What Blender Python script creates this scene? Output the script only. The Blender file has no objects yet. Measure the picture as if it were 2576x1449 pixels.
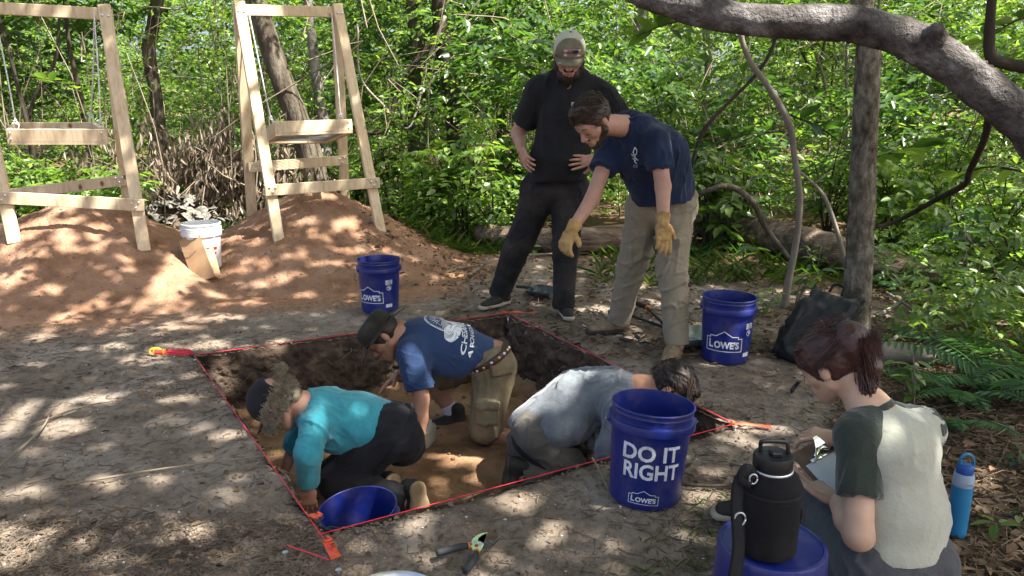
import bpy, bmesh, math, random
import numpy as np
from mathutils import Vector, Matrix
from mathutils.bvhtree import BVHTree

random.seed(7)
rng = np.random.default_rng(7)
R = math.radians
scene = bpy.context.scene
COL = scene.collection

# ------------------------------------------------------------------ camera
TH, CAMH, FPX = R(13.4), 1.42, 1925.0          # pitch, height, focal length for a 2576 px wide frame
cam = bpy.data.cameras.new('camera')
cam.sensor_width = 36.0
cam.lens = 36.0 * FPX / 2576.0
cam.clip_start, cam.clip_end = 0.05, 400.0
cam_o = bpy.data.objects.new('camera', cam)
COL.objects.link(cam_o)
cam_o.location = (0, 0, CAMH)
cam_o.rotation_euler = (math.pi / 2 - TH, 0, 0)
scene.camera = cam_o

# ------------------------------------------------------------------ sky and sun
SUN_EL, SUN_AZ = R(58), R(25)                  # azimuth measured from +X towards -Y (from the right, a little behind the camera)
SUN = np.array([math.cos(SUN_EL) * math.cos(SUN_AZ), -math.cos(SUN_EL) * math.sin(SUN_AZ), math.sin(SUN_EL)])
world = bpy.data.worlds.new('World')
scene.world = world
world.use_nodes = True
wn = world.node_tree
bg = wn.nodes['Background']
sky = wn.nodes.new('ShaderNodeTexSky')
sky.sky_type = 'NISHITA'
sky.sun_disc = False
sky.sun_elevation = SUN_EL
sky.sun_rotation = math.atan2(SUN[0], SUN[1])
sky.dust_density = 5.0
sky.air_density = 0.7
sky.ozone_density = 0.4
wn.links.new(sky.outputs[0], bg.inputs[0])
bg.inputs[1].default_value = 0.105
sl = bpy.data.lights.new('sun', 'SUN')
sl.energy, sl.angle, sl.color = 5.0, R(0.53), (1.0, 0.955, 0.90)
so = bpy.data.objects.new('sun', sl)
COL.objects.link(so)
so.rotation_euler = Vector(-SUN).to_track_quat('-Z', 'Y').to_euler()
scene.view_settings.view_transform = 'Standard'
scene.view_settings.look = 'None'
scene.view_settings.gamma = 1.0
scene.view_settings.exposure = 2.0
scene.render.engine = 'CYCLES'
scene.cycles.use_denoising = True
scene.cycles.max_bounces = 7
scene.cycles.diffuse_bounces = 4
scene.cycles.transmission_bounces = 6
scene.cycles.transparent_max_bounces = 4
scene.cycles.sample_clamp_indirect = 6.0

# ------------------------------------------------------------------ small vector helpers
def A(*v): return np.array(v, float)
def nrm(v):
    v = np.asarray(v, float)
    return v / (np.linalg.norm(v) + 1e-12)
def ray(u, v):
    x, y = (u - 1288.0) / FPX, (v - 724.5) / FPX
    return A(x, math.cos(TH) - y * math.sin(TH), -math.sin(TH) - y * math.cos(TH))
def at(u, v, Y):                               # the point seen at (u, v) that stands Y metres out
    d = ray(u, v)
    return A(0, 0, CAMH) + d * (Y / d[1])
def gd(u, v, z=0.0):                           # the point seen at (u, v) at height z
    d = ray(u, v)
    return A(0, 0, CAMH) + d * ((z - CAMH) / d[2])

# ------------------------------------------------------------------ value noise
def vnoise(P, scale=1.0, seed=0):
    P = np.asarray(P, np.float64) * scale + 100.0
    i = np.floor(P).astype(np.int64)
    f = P - i
    f = f * f * (3 - 2 * f)
    out = 0.0
    for dx in (0, 1):
        for dy in (0, 1):
            for dz in (0, 1):
                n = (i[..., 0] + dx) * 374761393 + (i[..., 1] + dy) * 668265263 + (i[..., 2] + dz) * 2147483647 + seed * 974711
                n = (n ^ (n >> 13)) * 1274126177
                n = (n ^ (n >> 16)) & 0xFFFF
                w = (f[..., 0] if dx else 1 - f[..., 0]) * (f[..., 1] if dy else 1 - f[..., 1]) * (f[..., 2] if dz else 1 - f[..., 2])
                out = out + w * (n / 65535.0)
    return out * 2 - 1
def fbm(P, scale, oct=4, seed=0):
    s, a, t = 0.0, 1.0, 0.0
    for k in range(oct):
        s = s + a * vnoise(P, scale * 2 ** k, seed + k)
        t += a
        a *= 0.5
    return s / t

# ------------------------------------------------------------------ meshes
def mk(name, V, Fs, smooth=True, sharp=None):
    V = np.asarray(V, np.float32)
    Fs = [np.asarray(f, np.int32) for f in Fs if len(f)]
    me = bpy.data.meshes.new(name)
    me.vertices.add(len(V))
    me.vertices.foreach_set('co', V.ravel())
    idx = np.concatenate([f.ravel() for f in Fs])
    tot = np.concatenate([np.full(len(f), f.shape[1], np.int32) for f in Fs])
    st = np.concatenate([[0], np.cumsum(tot)[:-1]]).astype(np.int32)
    me.loops.add(len(idx))
    me.loops.foreach_set('vertex_index', idx)
    me.polygons.add(len(tot))
    me.polygons.foreach_set('loop_start', st)
    me.update(calc_edges=True)
    me.validate()
    me.polygons.foreach_set('use_smooth', np.full(len(me.polygons), bool(smooth)))
    if sharp is not None and smooth:
        me.set_sharp_from_angle(angle=R(sharp))
    me.update()
    return me

def link(name, me, mat, parent=None, world_coords=True):
    o = bpy.data.objects.new(name, me)
    COL.objects.link(o)
    if mat is not None and len(me.materials) == 0:
        me.materials.append(mat)
    if parent is not None:
        o.parent = parent
        if world_coords:
            M_ = parent.matrix_basis.copy()
            q = parent.parent
            while q is not None:
                M_ = q.matrix_basis @ q_inv(parent) @ M_
                parent, q = q, q.parent
            o.matrix_parent_inverse = M_.inverted()
    return o
def q_inv(o): return o.matrix_parent_inverse

def tag(o, label=None, cat=None, group=None, kind=None):
    if label: o['label'] = label
    if cat: o['category'] = cat
    if group: o['group'] = group
    if kind: o['kind'] = kind
    return o
def thing(name, label, cat, loc=(0, 0, 0), group=None, rot=None):
    o = bpy.data.objects.new(name, None)
    o.empty_display_size = 0.1
    COL.objects.link(o)
    o.location = Vector([float(c) for c in loc])
    if rot is not None:
        o.rotation_euler = rot
    return tag(o, label, cat, group)

def frame_from(d, hint=(0, 0, 1)):
    d = nrm(d)
    h = np.asarray(hint, float)
    if abs(np.dot(d, nrm(h))) > 0.98:
        h = A(1, 0, 0) if abs(d[0]) < 0.9 else A(0, 1, 0)
    s = nrm(np.cross(h, d))
    return s, np.cross(d, s), d

def spline(pts, n):
    pts = np.asarray(pts, float)
    m = len(pts)
    if m == 2:
        t = np.linspace(0, 1, n)[:, None]
        return pts[0] * (1 - t) + pts[1] * t
    P = np.vstack([2 * pts[0] - pts[1], pts, 2 * pts[-1] - pts[-2]])
    t = np.linspace(0, m - 1 - 1e-9, n)
    i = t.astype(int)
    f = (t - i)[:, None]
    p0, p1, p2, p3 = P[i], P[i + 1], P[i + 2], P[i + 3]
    return 0.5 * (2 * p1 + (p2 - p0) * f + (2 * p0 - 5 * p1 + 4 * p2 - p3) * f ** 2 + (3 * p1 - p0 - 3 * p2 + p3) * f ** 3)

class MB:
    def __init__(s):
        s.V, s.F, s.n = [], {}, 0
    def add(s, V, Fs):
        V = np.asarray(V, float).reshape(-1, 3)
        for f in Fs:
            f = np.asarray(f, np.int64)
            if f.size:
                s.F.setdefault(f.shape[1], []).append(f + s.n)
        s.V.append(V)
        s.n += len(V)
        return s
    def tube(s, path, radii, n=8, cap=True, hint=(0.13, 0.21, 0.97), noise=0.0, seed=0, flat=1.0):
        P = np.asarray(path, float)
        m = len(P)
        r = np.broadcast_to(np.asarray(radii, float), (m,)) if np.ndim(radii) == 0 or len(np.atleast_1d(radii)) == m else np.interp(np.linspace(0, 1, m), np.linspace(0, 1, len(radii)), radii)
        T = np.gradient(P, axis=0)
        T /= np.linalg.norm(T, axis=1, keepdims=True) + 1e-12
        s0, _, _ = frame_from(T[0], hint)
        U = np.zeros_like(P)
        u = s0
        for k in range(m):
            u = u - T[k] * np.dot(u, T[k])
            u = nrm(u)
            U[k] = u
        W = np.cross(T, U)
        a = np.linspace(0, 2 * math.pi, n, endpoint=False)
        ring = P[:, None] + r[:, None, None] * (np.cos(a)[None, :, None] * U[:, None] + flat * np.sin(a)[None, :, None] * W[:, None])
        V = ring.reshape(-1, 3)
        if noise:
            c = np.repeat(P, n, 0)
            V = V + (V - c) * (noise * fbm(V, 14.0, 3, seed))[:, None]
        k = np.arange(m - 1)[:, None] * n
        j = np.arange(n)[None]
        q = np.stack([k + j, k + (j + 1) % n, k + n + (j + 1) % n, k + n + j], -1).reshape(-1, 4)
        Fs = [q]
        if cap:
            V = np.vstack([V, P[0], P[-1]])
            b = m * n
            jj = np.arange(n)
            Fs.append(np.stack([np.full(n, b), (jj + 1) % n, jj], -1))
            Fs.append(np.stack([np.full(n, b + 1), (m - 1) * n + jj, (m - 1) * n + (jj + 1) % n], -1))
        return s.add(V, Fs)
    def box(s, c, size, rot=None, bev=0.0):
        V, F = chamfer_box(np.asarray(size, float), bev)
        if rot is not None:
            V = V @ np.asarray(rot, float)          # rows of rot = local axes in world
        return s.add(V + np.asarray(c, float), F)
    def lathe(s, prof, n=32, centre=(0, 0, 0), caps=False):
        prof = np.asarray(prof, float)
        a = np.linspace(0, 2 * math.pi, n, endpoint=False)
        V = np.stack([prof[:, 0][:, None] * np.cos(a), prof[:, 0][:, None] * np.sin(a), np.repeat(prof[:, 1][:, None], n, 1)], -1).reshape(-1, 3)
        m = len(prof)
        k = np.arange(m - 1)[:, None] * n
        j = np.arange(n)[None]
        q = np.stack([k + j, k + (j + 1) % n, k + n + (j + 1) % n, k + n + j], -1).reshape(-1, 4)
        return s.add(V + np.asarray(centre, float), [q])
    def arrays(s):
        return np.concatenate(s.V), [np.concatenate(f) for f in s.F.values()]
    def mesh(s, name, smooth=True, sharp=None):
        V, F = s.arrays()
        return mk(name, V, F, smooth, sharp)
    def build(s, name, mat, parent=None, smooth=True, sharp=None, world_coords=True):
        return link(name, s.mesh(name, smooth, sharp), mat, parent, world_coords)

_cb = {}
def chamfer_box(size, bev):
    key = (tuple(np.round(size, 5)), round(bev, 5))
    if key in _cb: return _cb[key]
    h = size / 2
    if bev <= 0:
        V = np.array([[x, y, z] for x in (-1, 1) for y in (-1, 1) for z in (-1, 1)]) * h
        F = [np.array([[0, 1, 3, 2], [4, 6, 7, 5], [0, 4, 5, 1], [2, 3, 7, 6], [0, 2, 6, 4], [1, 5, 7, 3]])]
    else:
        bm = bmesh.new()
        bmesh.ops.create_cube(bm, size=1.0)
        for v in bm.verts:
            v.co = Vector((v.co.x * size[0], v.co.y * size[1], v.co.z * size[2]))
        bmesh.ops.bevel(bm, geom=list(bm.edges), offset=bev, segments=1, affect='EDGES', profile=0.5)
        bm.verts.index_update()
        V = np.array([v.co[:] for v in bm.verts])
        d = {}
        for f in bm.faces:
            d.setdefault(len(f.verts), []).append([v.index for v in f.verts])
        F = [np.array(x) for x in d.values()]
        bm.free()
    _cb[key] = (V, F)
    return V, F

def board(mb, a, b, wdir, w=0.089, t=0.038, bev=0.003):
    """a plank from a to b, its wide face spanning wdir"""
    a, b = np.asarray(a, float), np.asarray(b, float)
    d = nrm(b - a)
    wv = np.asarray(wdir, float)
    wv = nrm(wv - d * np.dot(wv, d))
    tv = np.cross(d, wv)
    mb.box((a + b) / 2, (np.linalg.norm(b - a), w, t), np.array([d, wv, tv]), bev)

def mesh_arrays(me):
    V = np.empty(len(me.vertices) * 3, np.float32)
    me.vertices.foreach_get('co', V)
    F = [list(p.vertices) for p in me.polygons]
    return V.reshape(-1, 3).astype(float), F

def vnormals(V, Q):
    """area weighted vertex normals for quads or triangles"""
    N = np.zeros_like(V)
    for q in Q:
        a = V[q[:, 2]] - V[q[:, 0]]
        b = V[q[:, -1]] - V[q[:, 1]]
        n = np.cross(a, b)
        for k in range(q.shape[1]):
            np.add.at(N, q[:, k], n)
    return N / (np.linalg.norm(N, axis=1, keepdims=True) + 1e-12)

# ------------------------------------------------------------------ text as geometry
def text_geo(body, size, bold=0.0, align='CENTER', cut=0.0, shear=0.0):
    cu = bpy.data.curves.new('text', 'FONT')
    cu.body, cu.size, cu.offset, cu.align_x, cu.shear = body, size, bold, align, shear
    cu.resolution_u = 3
    o = bpy.data.objects.new('text', cu)
    COL.objects.link(o)
    bpy.context.view_layer.update()
    me = bpy.data.meshes.new_from_object(o.evaluated_get(bpy.context.evaluated_depsgraph_get()))
    bm = bmesh.new()
    bm.from_mesh(me)
    bpy.data.objects.remove(o)
    bpy.data.curves.remove(cu)
    bpy.data.meshes.remove(me)
    bmesh.ops.triangulate(bm, faces=bm.faces[:])
    if cut and len(bm.verts):
        for ax in (0, 1):
            c = [v.co[ax] for v in bm.verts]
            x = min(c) + cut
            while x < max(c):
                no = [0, 0, 0]; no[ax] = 1
                co = [0, 0, 0]; co[ax] = x
                bmesh.ops.bisect_plane(bm, geom=bm.verts[:] + bm.edges[:] + bm.faces[:], plane_co=co, plane_no=no)
                x += cut
        bmesh.ops.triangulate(bm, faces=bm.faces[:])
    bm.verts.index_update()
    V = np.array([v.co[:] for v in bm.verts]).reshape(-1, 3)
    F = np.array([[v.index for v in f.verts] for f in bm.faces])
    bm.free()
    return V, F

def ribbon2d(pts, w, closed=False, step=0.008):
    """a flat stroke along a 2-D line"""
    pts = [np.asarray(p, float) for p in pts]
    if closed: pts = pts + [pts[0]]
    V, F = [], []
    for a, b in zip(pts[:-1], pts[1:]):
        d = b - a
        L = np.linalg.norm(d)
        if L < 1e-6: continue
        d = d / L
        n = np.array([-d[1], d[0]]) * w / 2
        a2, b2 = a - d * w * 0.45, b + d * w * 0.45
        k = max(1, int(L / step))
        for i in range(k + 1):
            p = a2 + (b2 - a2) * i / k
            V += [p - n, p + n]
        base = len(V) - 2 * (k + 1)
        for i in range(k):
            F.append([base + 2 * i, base + 2 * i + 2, base + 2 * i + 3, base + 2 * i + 1])
    V = np.array([[v[0], v[1], 0.0] for v in V])
    return V, np.array(F)

# ------------------------------------------------------------------ signed distance modelling (bodies, clothes, bags)
def C(a, b, ra, rb=None, side=None, ratio=1.0, k=None, cut=None, sub=False):
    return dict(t='c', a=np.asarray(a, float), b=np.asarray(b, float), ra=ra, rb=ra if rb is None else rb,
                side=None if side is None else nrm(side), ratio=ratio, k=k, cut=cut, sub=sub)
def E(c, axes, rad, k=None, cut=None, sub=False):
    return dict(t='e', c=np.asarray(c, float), ax=np.asarray(axes, float), r=np.asarray(rad, float), k=k, cut=cut, sub=sub)
def B(c, axes, half, rnd=0.01, k=None, cut=None, sub=False):
    return dict(t='b', c=np.asarray(c, float), ax=np.asarray(axes, float), r=np.asarray(half, float), rnd=rnd, k=k, cut=cut, sub=sub)

def _bounds(p):
    if p['t'] == 'c':
        m = max(p['ra'], p['rb']) * max(1.0, p['ratio'])
        return np.minimum(p['a'], p['b']) - m, np.maximum(p['a'], p['b']) + m
    e = np.abs(p['ax']).T @ p['r'] + (p.get('rnd', 0) or 0)
    return p['c'] - e, p['c'] + e

def sdf_grid(prims, res, k=0.02, inflate=0.0):
    lo = np.min([_bounds(p)[0] for p in prims if not p['sub']], 0) - 3 * res - inflate - k
    hi = np.max([_bounds(p)[1] for p in prims if not p['sub']], 0) + 3 * res + inflate + k
    n = np.ceil((hi - lo) / res).astype(int) + 1
    f = np.full(n, 1.0, np.float32)
    X = [(lo[i] + np.arange(n[i]) * res).astype(np.float32) for i in range(3)]
    for p in prims:
        kk = k if p['k'] is None else p['k']
        a, b = _bounds(p)
        m = kk + 2.5 * res + abs(inflate)
        i0 = np.clip(np.floor((a - m - lo) / res).astype(int), 0, n)
        i1 = np.clip(np.ceil((b + m - lo) / res).astype(int) + 1, 0, n)
        if np.any(i1 <= i0): continue
        sl_ = tuple(slice(i0[i], i1[i]) for i in range(3))
        x = X[0][sl_[0]][:, None, None]; y = X[1][sl_[1]][None, :, None]; z = X[2][sl_[2]][None, None, :]
        if p['t'] == 'c':
            ab = p['b'] - p['a']
            vx, vy, vz = x - p['a'][0], y - p['a'][1], z - p['a'][2]
            t = np.clip((vx * ab[0] + vy * ab[1] + vz * ab[2]) / (ab @ ab + 1e-12), 0, 1)
            qx, qy, qz = vx - t * ab[0], vy - t * ab[1], vz - t * ab[2]
            if p['side'] is not None and p['ratio'] != 1.0:
                s = p['side']
                w = (qx * s[0] + qy * s[1] + qz * s[2]) * (1.0 / p['ratio'] - 1.0)
                qx = qx + w * s[0]; qy = qy + w * s[1]; qz = qz + w * s[2]
            d = np.sqrt(qx * qx + qy * qy + qz * qz) - (p['ra'] + (p['rb'] - p['ra']) * t)
        else:
            vx, vy, vz = x - p['c'][0], y - p['c'][1], z - p['c'][2]
            q = [vx * p['ax'][i][0] + vy * p['ax'][i][1] + vz * p['ax'][i][2] for i in range(3)]
            if p['t'] == 'e':
                k0 = np.sqrt(sum((q[i] / p['r'][i]) ** 2 for i in range(3))) + 1e-9
                k1 = np.sqrt(sum((q[i] / p['r'][i] ** 2) ** 2 for i in range(3))) + 1e-9
                d = k0 * (k0 - 1.0) / k1
            else:
                q = [np.abs(q[i]) - p['r'][i] + p['rnd'] for i in range(3)]
                d = np.sqrt(sum(np.maximum(c, 0) ** 2 for c in q)) + np.minimum(np.maximum(np.maximum(q[0], q[1]), q[2]), 0) - p['rnd']
        d = (d - inflate).astype(np.float32)
        if p['cut'] is not None:
            cs = p['cut'] if isinstance(p['cut'], list) else [p['cut']]
            for cp, cn in cs:
                cn = nrm(cn)
                d = np.maximum(d, (x - cp[0]) * cn[0] + (y - cp[1]) * cn[1] + (z - cp[2]) * cn[2]).astype(np.float32)
        s0 = f[sl_]
        if p['sub']:
            d = -d
            h = np.clip(0.5 - 0.5 * (s0 - d) / kk, 0, 1)
            f[sl_] = s0 * (1 - h) + d * h + kk * h * (1 - h)
        else:
            h = np.clip(0.5 + 0.5 * (s0 - d) / kk, 0, 1)
            f[sl_] = s0 * (1 - h) + d * h - kk * h * (1 - h)
    return f, lo

def surface_nets(f, lo, res):
    s = f < 0
    n = np.array(f.shape)
    c = np.zeros(n - 1, np.int8)
    for dx in (0, 1):
        for dy in (0, 1):
            for dz in (0, 1):
                c += s[dx:n[0] - 1 + dx, dy:n[1] - 1 + dy, dz:n[2] - 1 + dz]
    I = np.argwhere((c > 0) & (c < 8))
    ids = np.full(n - 1, -1, np.int32)
    ids[tuple(I.T)] = np.arange(len(I))
    corner = np.array([[dx, dy, dz] for dx in (0, 1) for dy in (0, 1) for dz in (0, 1)])
    val = np.stack([f[I[:, 0] + q[0], I[:, 1] + q[1], I[:, 2] + q[2]] for q in corner], 1)
    acc = np.zeros((len(I), 3)); cnt = np.zeros(len(I))
    for i in range(8):
        for j in range(i + 1, 8):
            if np.abs(corner[i] - corner[j]).sum() == 1:
                m = (val[:, i] < 0) != (val[:, j] < 0)
                t = val[m, i] / (val[m, i] - val[m, j])
                acc[m] += corner[i] + t[:, None] * (corner[j] - corner[i])
                cnt[m] += 1
    V = lo + (I + acc / cnt[:, None]) * res
    Q = []
    for ax in range(3):
        u, w = (ax + 1) % 3, (ax + 2) % 3
        sa = [slice(None)] * 3; sb = [slice(None)] * 3
        sa[ax] = slice(0, n[ax] - 1); sb[ax] = slice(1, n[ax])
        d = s[tuple(sa)] != s[tuple(sb)]
        e = np.argwhere(d)
        e = e[(e[:, u] > 0) & (e[:, u] < n[u] - 1) & (e[:, w] > 0) & (e[:, w] < n[w] - 1)]
        if not len(e): continue
        inside = s[e[:, 0], e[:, 1], e[:, 2]]
        def cid(du, dw):
            g = e.copy(); g[:, u] -= du; g[:, w] -= dw
            return ids[g[:, 0], g[:, 1], g[:, 2]]
        q = np.stack([cid(1, 1), cid(0, 1), cid(0, 0), cid(1, 0)], 1)
        q[~inside] = q[~inside][:, ::-1]
        Q.append(q)
    Q = np.concatenate(Q)
    return V, Q[(Q >= 0).all(1)]

def relax(V, Q, it=1, lam=0.5):
    for _ in range(it):
        s = np.zeros_like(V); c = np.zeros(len(V))
        for a, b in ((0, 1), (1, 2), (2, 3), (3, 0)):
            np.add.at(s, Q[:, a], V[Q[:, b]]); np.add.at(s, Q[:, b], V[Q[:, a]])
            np.add.at(c, Q[:, a], 1); np.add.at(c, Q[:, b], 1)
        V = V + lam * (s / np.maximum(c, 1)[:, None] - V)
    return V

def blob(prims, res=0.008, k=0.02, inflate=0.0, disp=None, smooth_it=1):
    f, lo = sdf_grid(prims, res, k, inflate)
    V, Q = surface_nets(f, lo, res)
    V = relax(V, Q, smooth_it)
    if disp is not None:
        V = V + vnormals(V, [Q]) * disp(V)[:, None]
    return V, Q

# ------------------------------------------------------------------ materials
def _n(nt, typ, **kw):
    n = nt.nodes.new(typ)
    for k, v in kw.items():
        if k.startswith('_'): setattr(n, k[1:], v)
        else: n.inputs[k].default_value = v
    return n
def _ramp(nt, fac, stops):
    r = nt.nodes.new('ShaderNodeValToRGB')
    e = r.color_ramp.elements
    while len(e) < len(stops): e.new(0.5)
    for i, (p, c) in enumerate(stops):
        e[i].position = p
        e[i].color = (*c, 1)
    nt.links.new(fac, r.inputs[0])
    return r.outputs[0]
def mat(name, cols, scale=6.0, rough=0.75, bump=0.0, bscale=60.0, spec=0.3, metal=0.0, stretch=(1, 1, 1), detail=5.0,
        rvar=0.0, sheen=0.0, bdist=0.01, sss=0.0, coat=0.0, transl=0.0, dist=0.0, bstretch=None):
    m = bpy.data.materials.new(name)
    m.use_nodes = True
    nt = m.node_tree
    p = nt.nodes['Principled BSDF']
    tc = nt.nodes.new('ShaderNodeTexCoord')
    mp = _n(nt, 'ShaderNodeMapping')
    mp.inputs['Scale'].default_value = stretch
    nt.links.new(tc.outputs['Object'], mp.inputs[0])
    nz = _n(nt, 'ShaderNodeTexNoise', Scale=scale, Detail=detail, Roughness=0.6, Distortion=dist)
    nt.links.new(mp.outputs[0], nz.inputs[0])
    if len(cols) == 1:
        c = cols[0]
        cols = [tuple(x * 0.86 for x in c), tuple(min(1, x * 1.1) for x in c)]
    lo, hi = 0.3, 0.7
    col = _ramp(nt, nz.outputs[0], [(lo + (hi - lo) * i / (len(cols) - 1), c) for i, c in enumerate(cols)])
    nt.links.new(col, p.inputs['Base Color'])
    p.inputs['Roughness'].default_value = rough
    p.inputs['Specular IOR Level'].default_value = spec
    p.inputs['Metallic'].default_value = metal
    p.inputs['Sheen Weight'].default_value = sheen
    p.inputs['Coat Weight'].default_value = coat
    if sss:
        p.inputs['Subsurface Weight'].default_value = sss
        p.inputs['Subsurface Radius'].default_value = (0.012, 0.005, 0.003)
        p.inputs['Subsurface Scale'].default_value = 0.6
    if rvar:
        mr = _n(nt, 'ShaderNodeMapRange')
        mr.inputs[3].default_value = rough - rvar
        mr.inputs[4].default_value = min(1, rough + rvar)
        nt.links.new(nz.outputs[0], mr.inputs[0])
        nt.links.new(mr.outputs[0], p.inputs['Roughness'])
    if bump:
        nb = _n(nt, 'ShaderNodeTexNoise', Scale=bscale, Detail=4.0, Roughness=0.65)
        mp2 = _n(nt, 'ShaderNodeMapping')
        mp2.inputs['Scale'].default_value = bstretch or stretch
        nt.links.new(tc.outputs['Object'], mp2.inputs[0])
        nt.links.new(mp2.outputs[0], nb.inputs[0])
        b = _n(nt, 'ShaderNodeBump', Strength=bump, Distance=bdist)
        nt.links.new(nb.outputs[0], b.inputs['Height'])
        nt.links.new(b.outputs[0], p.inputs['Normal'])
    if transl:
        t = nt.nodes.new('ShaderNodeBsdfTranslucent')
        nt.links.new(col, t.inputs[0])
        mx = nt.nodes.new('ShaderNodeMixShader')
        mx.inputs[0].default_value = transl
        nt.links.new(p.outputs[0], mx.inputs[1])
        nt.links.new(t.outputs[0], mx.inputs[2])
        nt.links.new(mx.outputs[0], nt.nodes['Material Output'].inputs[0])
    return m

def leaf_mat(name, stops, transl=0.45, rough=0.36, tmul=(1.5, 1.6, 0.55), spec=0.6):
    m = bpy.data.materials.new(name)
    m.use_nodes = True
    nt = m.node_tree
    p = nt.nodes['Principled BSDF']
    g = nt.nodes.new('ShaderNodeNewGeometry')
    oi = nt.nodes.new('ShaderNodeObjectInfo')
    ad = _n(nt, 'ShaderNodeMath', _operation='ADD')
    nt.links.new(g.outputs['Random Per Island'], ad.inputs[0])
    nt.links.new(oi.outputs['Random'], ad.inputs[1])
    fr = _n(nt, 'ShaderNodeMath', _operation='FRACT')
    nt.links.new(ad.outputs[0], fr.inputs[0])
    col = _ramp(nt, fr.outputs[0], stops)
    nt.links.new(col, p.inputs['Base Color'])
    p.inputs['Roughness'].default_value = rough
    p.inputs['Specular IOR Level'].default_value = spec
    t = nt.nodes.new('ShaderNodeBsdfTranslucent')
    mu = _n(nt, 'ShaderNodeMix', _data_type='RGBA', _blend_type='MULTIPLY')
    mu.inputs[0].default_value = 1.0
    nt.links.new(col, mu.inputs[6])
    mu.inputs[7].default_value = (*tmul, 1)
    nt.links.new(mu.outputs[2], t.inputs[0])
    mx = nt.nodes.new('ShaderNodeMixShader')
    mx.inputs[0].default_value = transl
    nt.links.new(p.outputs[0], mx.inputs[1])
    nt.links.new(t.outputs[0], mx.inputs[2])
    nt.links.new(mx.outputs[0], nt.nodes['Material Output'].inputs[0])
    return m

def ground_mat(name):
    """soil whose kind (sand spread from the heaps, leaf mould, plain trodden earth) comes from the mesh"""
    m = bpy.data.materials.new(name)
    m.use_nodes = True
    nt = m.node_tree
    L = nt.links.new
    p = nt.nodes['Principled BSDF']
    tc = nt.nodes.new('ShaderNodeTexCoord')
    at_ = nt.nodes.new('ShaderNodeAttribute')
    at_.attribute_name = 'soil'
    sp = nt.nodes.new('ShaderNodeSeparateColor')
    L(at_.outputs['Color'], sp.inputs[0])
    n1 = _n(nt, 'ShaderNodeTexNoise', Scale=2.2, Detail=8.0, Roughness=0.65)
    n2 = _n(nt, 'ShaderNodeTexNoise', Scale=26.0, Detail=6.0, Roughness=0.7)
    n3 = _n(nt, 'ShaderNodeTexNoise', Scale=130.0, Detail=3.0, Roughness=0.7)
    for q in (n1, n2, n3): L(tc.outputs['Object'], q.inputs[0])
    soil = _ramp(nt, n1.outputs[0], [(0.3, (0.125, 0.096, 0.068)), (0.5, (0.205, 0.168, 0.130)), (0.7, (0.31, 0.262, 0.215))])
    speck = _ramp(nt, n2.outputs[0], [(0.32, (0.45, 0.42, 0.38)), (0.5, (1, 1, 1)), (0.72, (1.25, 1.18, 1.1))])
    sand = _ramp(nt, n2.outputs[0], [(0.3, (0.20, 0.105, 0.055)), (0.7, (0.36, 0.20, 0.115))])
    mould = _ramp(nt, n2.outputs[0], [(0.3, (0.045, 0.032, 0.02)), (0.55, (0.13, 0.085, 0.05)), (0.75, (0.24, 0.16, 0.09))])
    mu = _n(nt, 'ShaderNodeMix', _data_type='RGBA', _blend_type='MULTIPLY'); mu.inputs[0].default_value = 0.8
    L(soil, mu.inputs[6]); L(speck, mu.inputs[7])
    def wfac(src, noise):
        a = _n(nt, 'ShaderNodeMath', _operation='ADD'); L(src, a.inputs[0]); L(noise, a.inputs[1])
        r = _n(nt, 'ShaderNodeMapRange'); r.inputs[1].default_value = 0.75; r.inputs[2].default_value = 1.25
        L(a.outputs[0], r.inputs[0])
        return r.outputs[0]
    m1 = _n(nt, 'ShaderNodeMix', _data_type='RGBA'); L(wfac(sp.outputs[0], n2.outputs[0]), m1.inputs[0]); L(mu.outputs[2], m1.inputs[6]); L(sand, m1.inputs[7])
    m2 = _n(nt, 'ShaderNodeMix', _data_type='RGBA'); L(wfac(sp.outputs[1], n2.outputs[0]), m2.inputs[0]); L(m1.outputs[2], m2.inputs[6]); L(mould, m2.inputs[7])
    L(m2.outputs[2], p.inputs['Base Color'])
    p.inputs['Roughness'].default_value = 0.95
    p.inputs['Specular IOR Level'].default_value = 0.15
    ad = _n(nt, 'ShaderNodeMath', _operation='MULTIPLY_ADD'); ad.inputs[1].default_value = 0.35
    L(n3.outputs[0], ad.inputs[0]); L(n2.outputs[0], ad.inputs[2])
    b = _n(nt, 'ShaderNodeBump', Strength=0.9, Distance=0.012)
    L(ad.outputs[0], b.inputs['Height']); L(b.outputs[0], p.inputs['Normal'])
    return m

M = {}
M['ground'] = ground_mat('soil')
M['sand'] = mat('sifted_sand', [(0.16, 0.086, 0.048), (0.285, 0.165, 0.10), (0.37, 0.23, 0.15)], 4.0, 0.95, 1.0, 30, 0.12, bdist=0.03, detail=10)
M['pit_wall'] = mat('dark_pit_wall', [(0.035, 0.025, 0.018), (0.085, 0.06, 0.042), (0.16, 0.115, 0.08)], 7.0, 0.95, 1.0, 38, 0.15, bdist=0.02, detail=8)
M['pit_floor'] = mat('orange_subsoil', [(0.10, 0.062, 0.038), (0.20, 0.115, 0.062), (0.30, 0.175, 0.095), (0.36, 0.225, 0.135)], 3.0, 0.95, 1.0, 30, 0.12, bdist=0.02, detail=10)
M['pine'] = mat('pine_lumber', [(0.46, 0.34, 0.20), (0.60, 0.47, 0.30), (0.66, 0.54, 0.37)], 5.0, 0.65, 0.15, 30, 0.25, stretch=(6, 6, 1.2), bdist=0.003, detail=6, dist=0.6)
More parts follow.
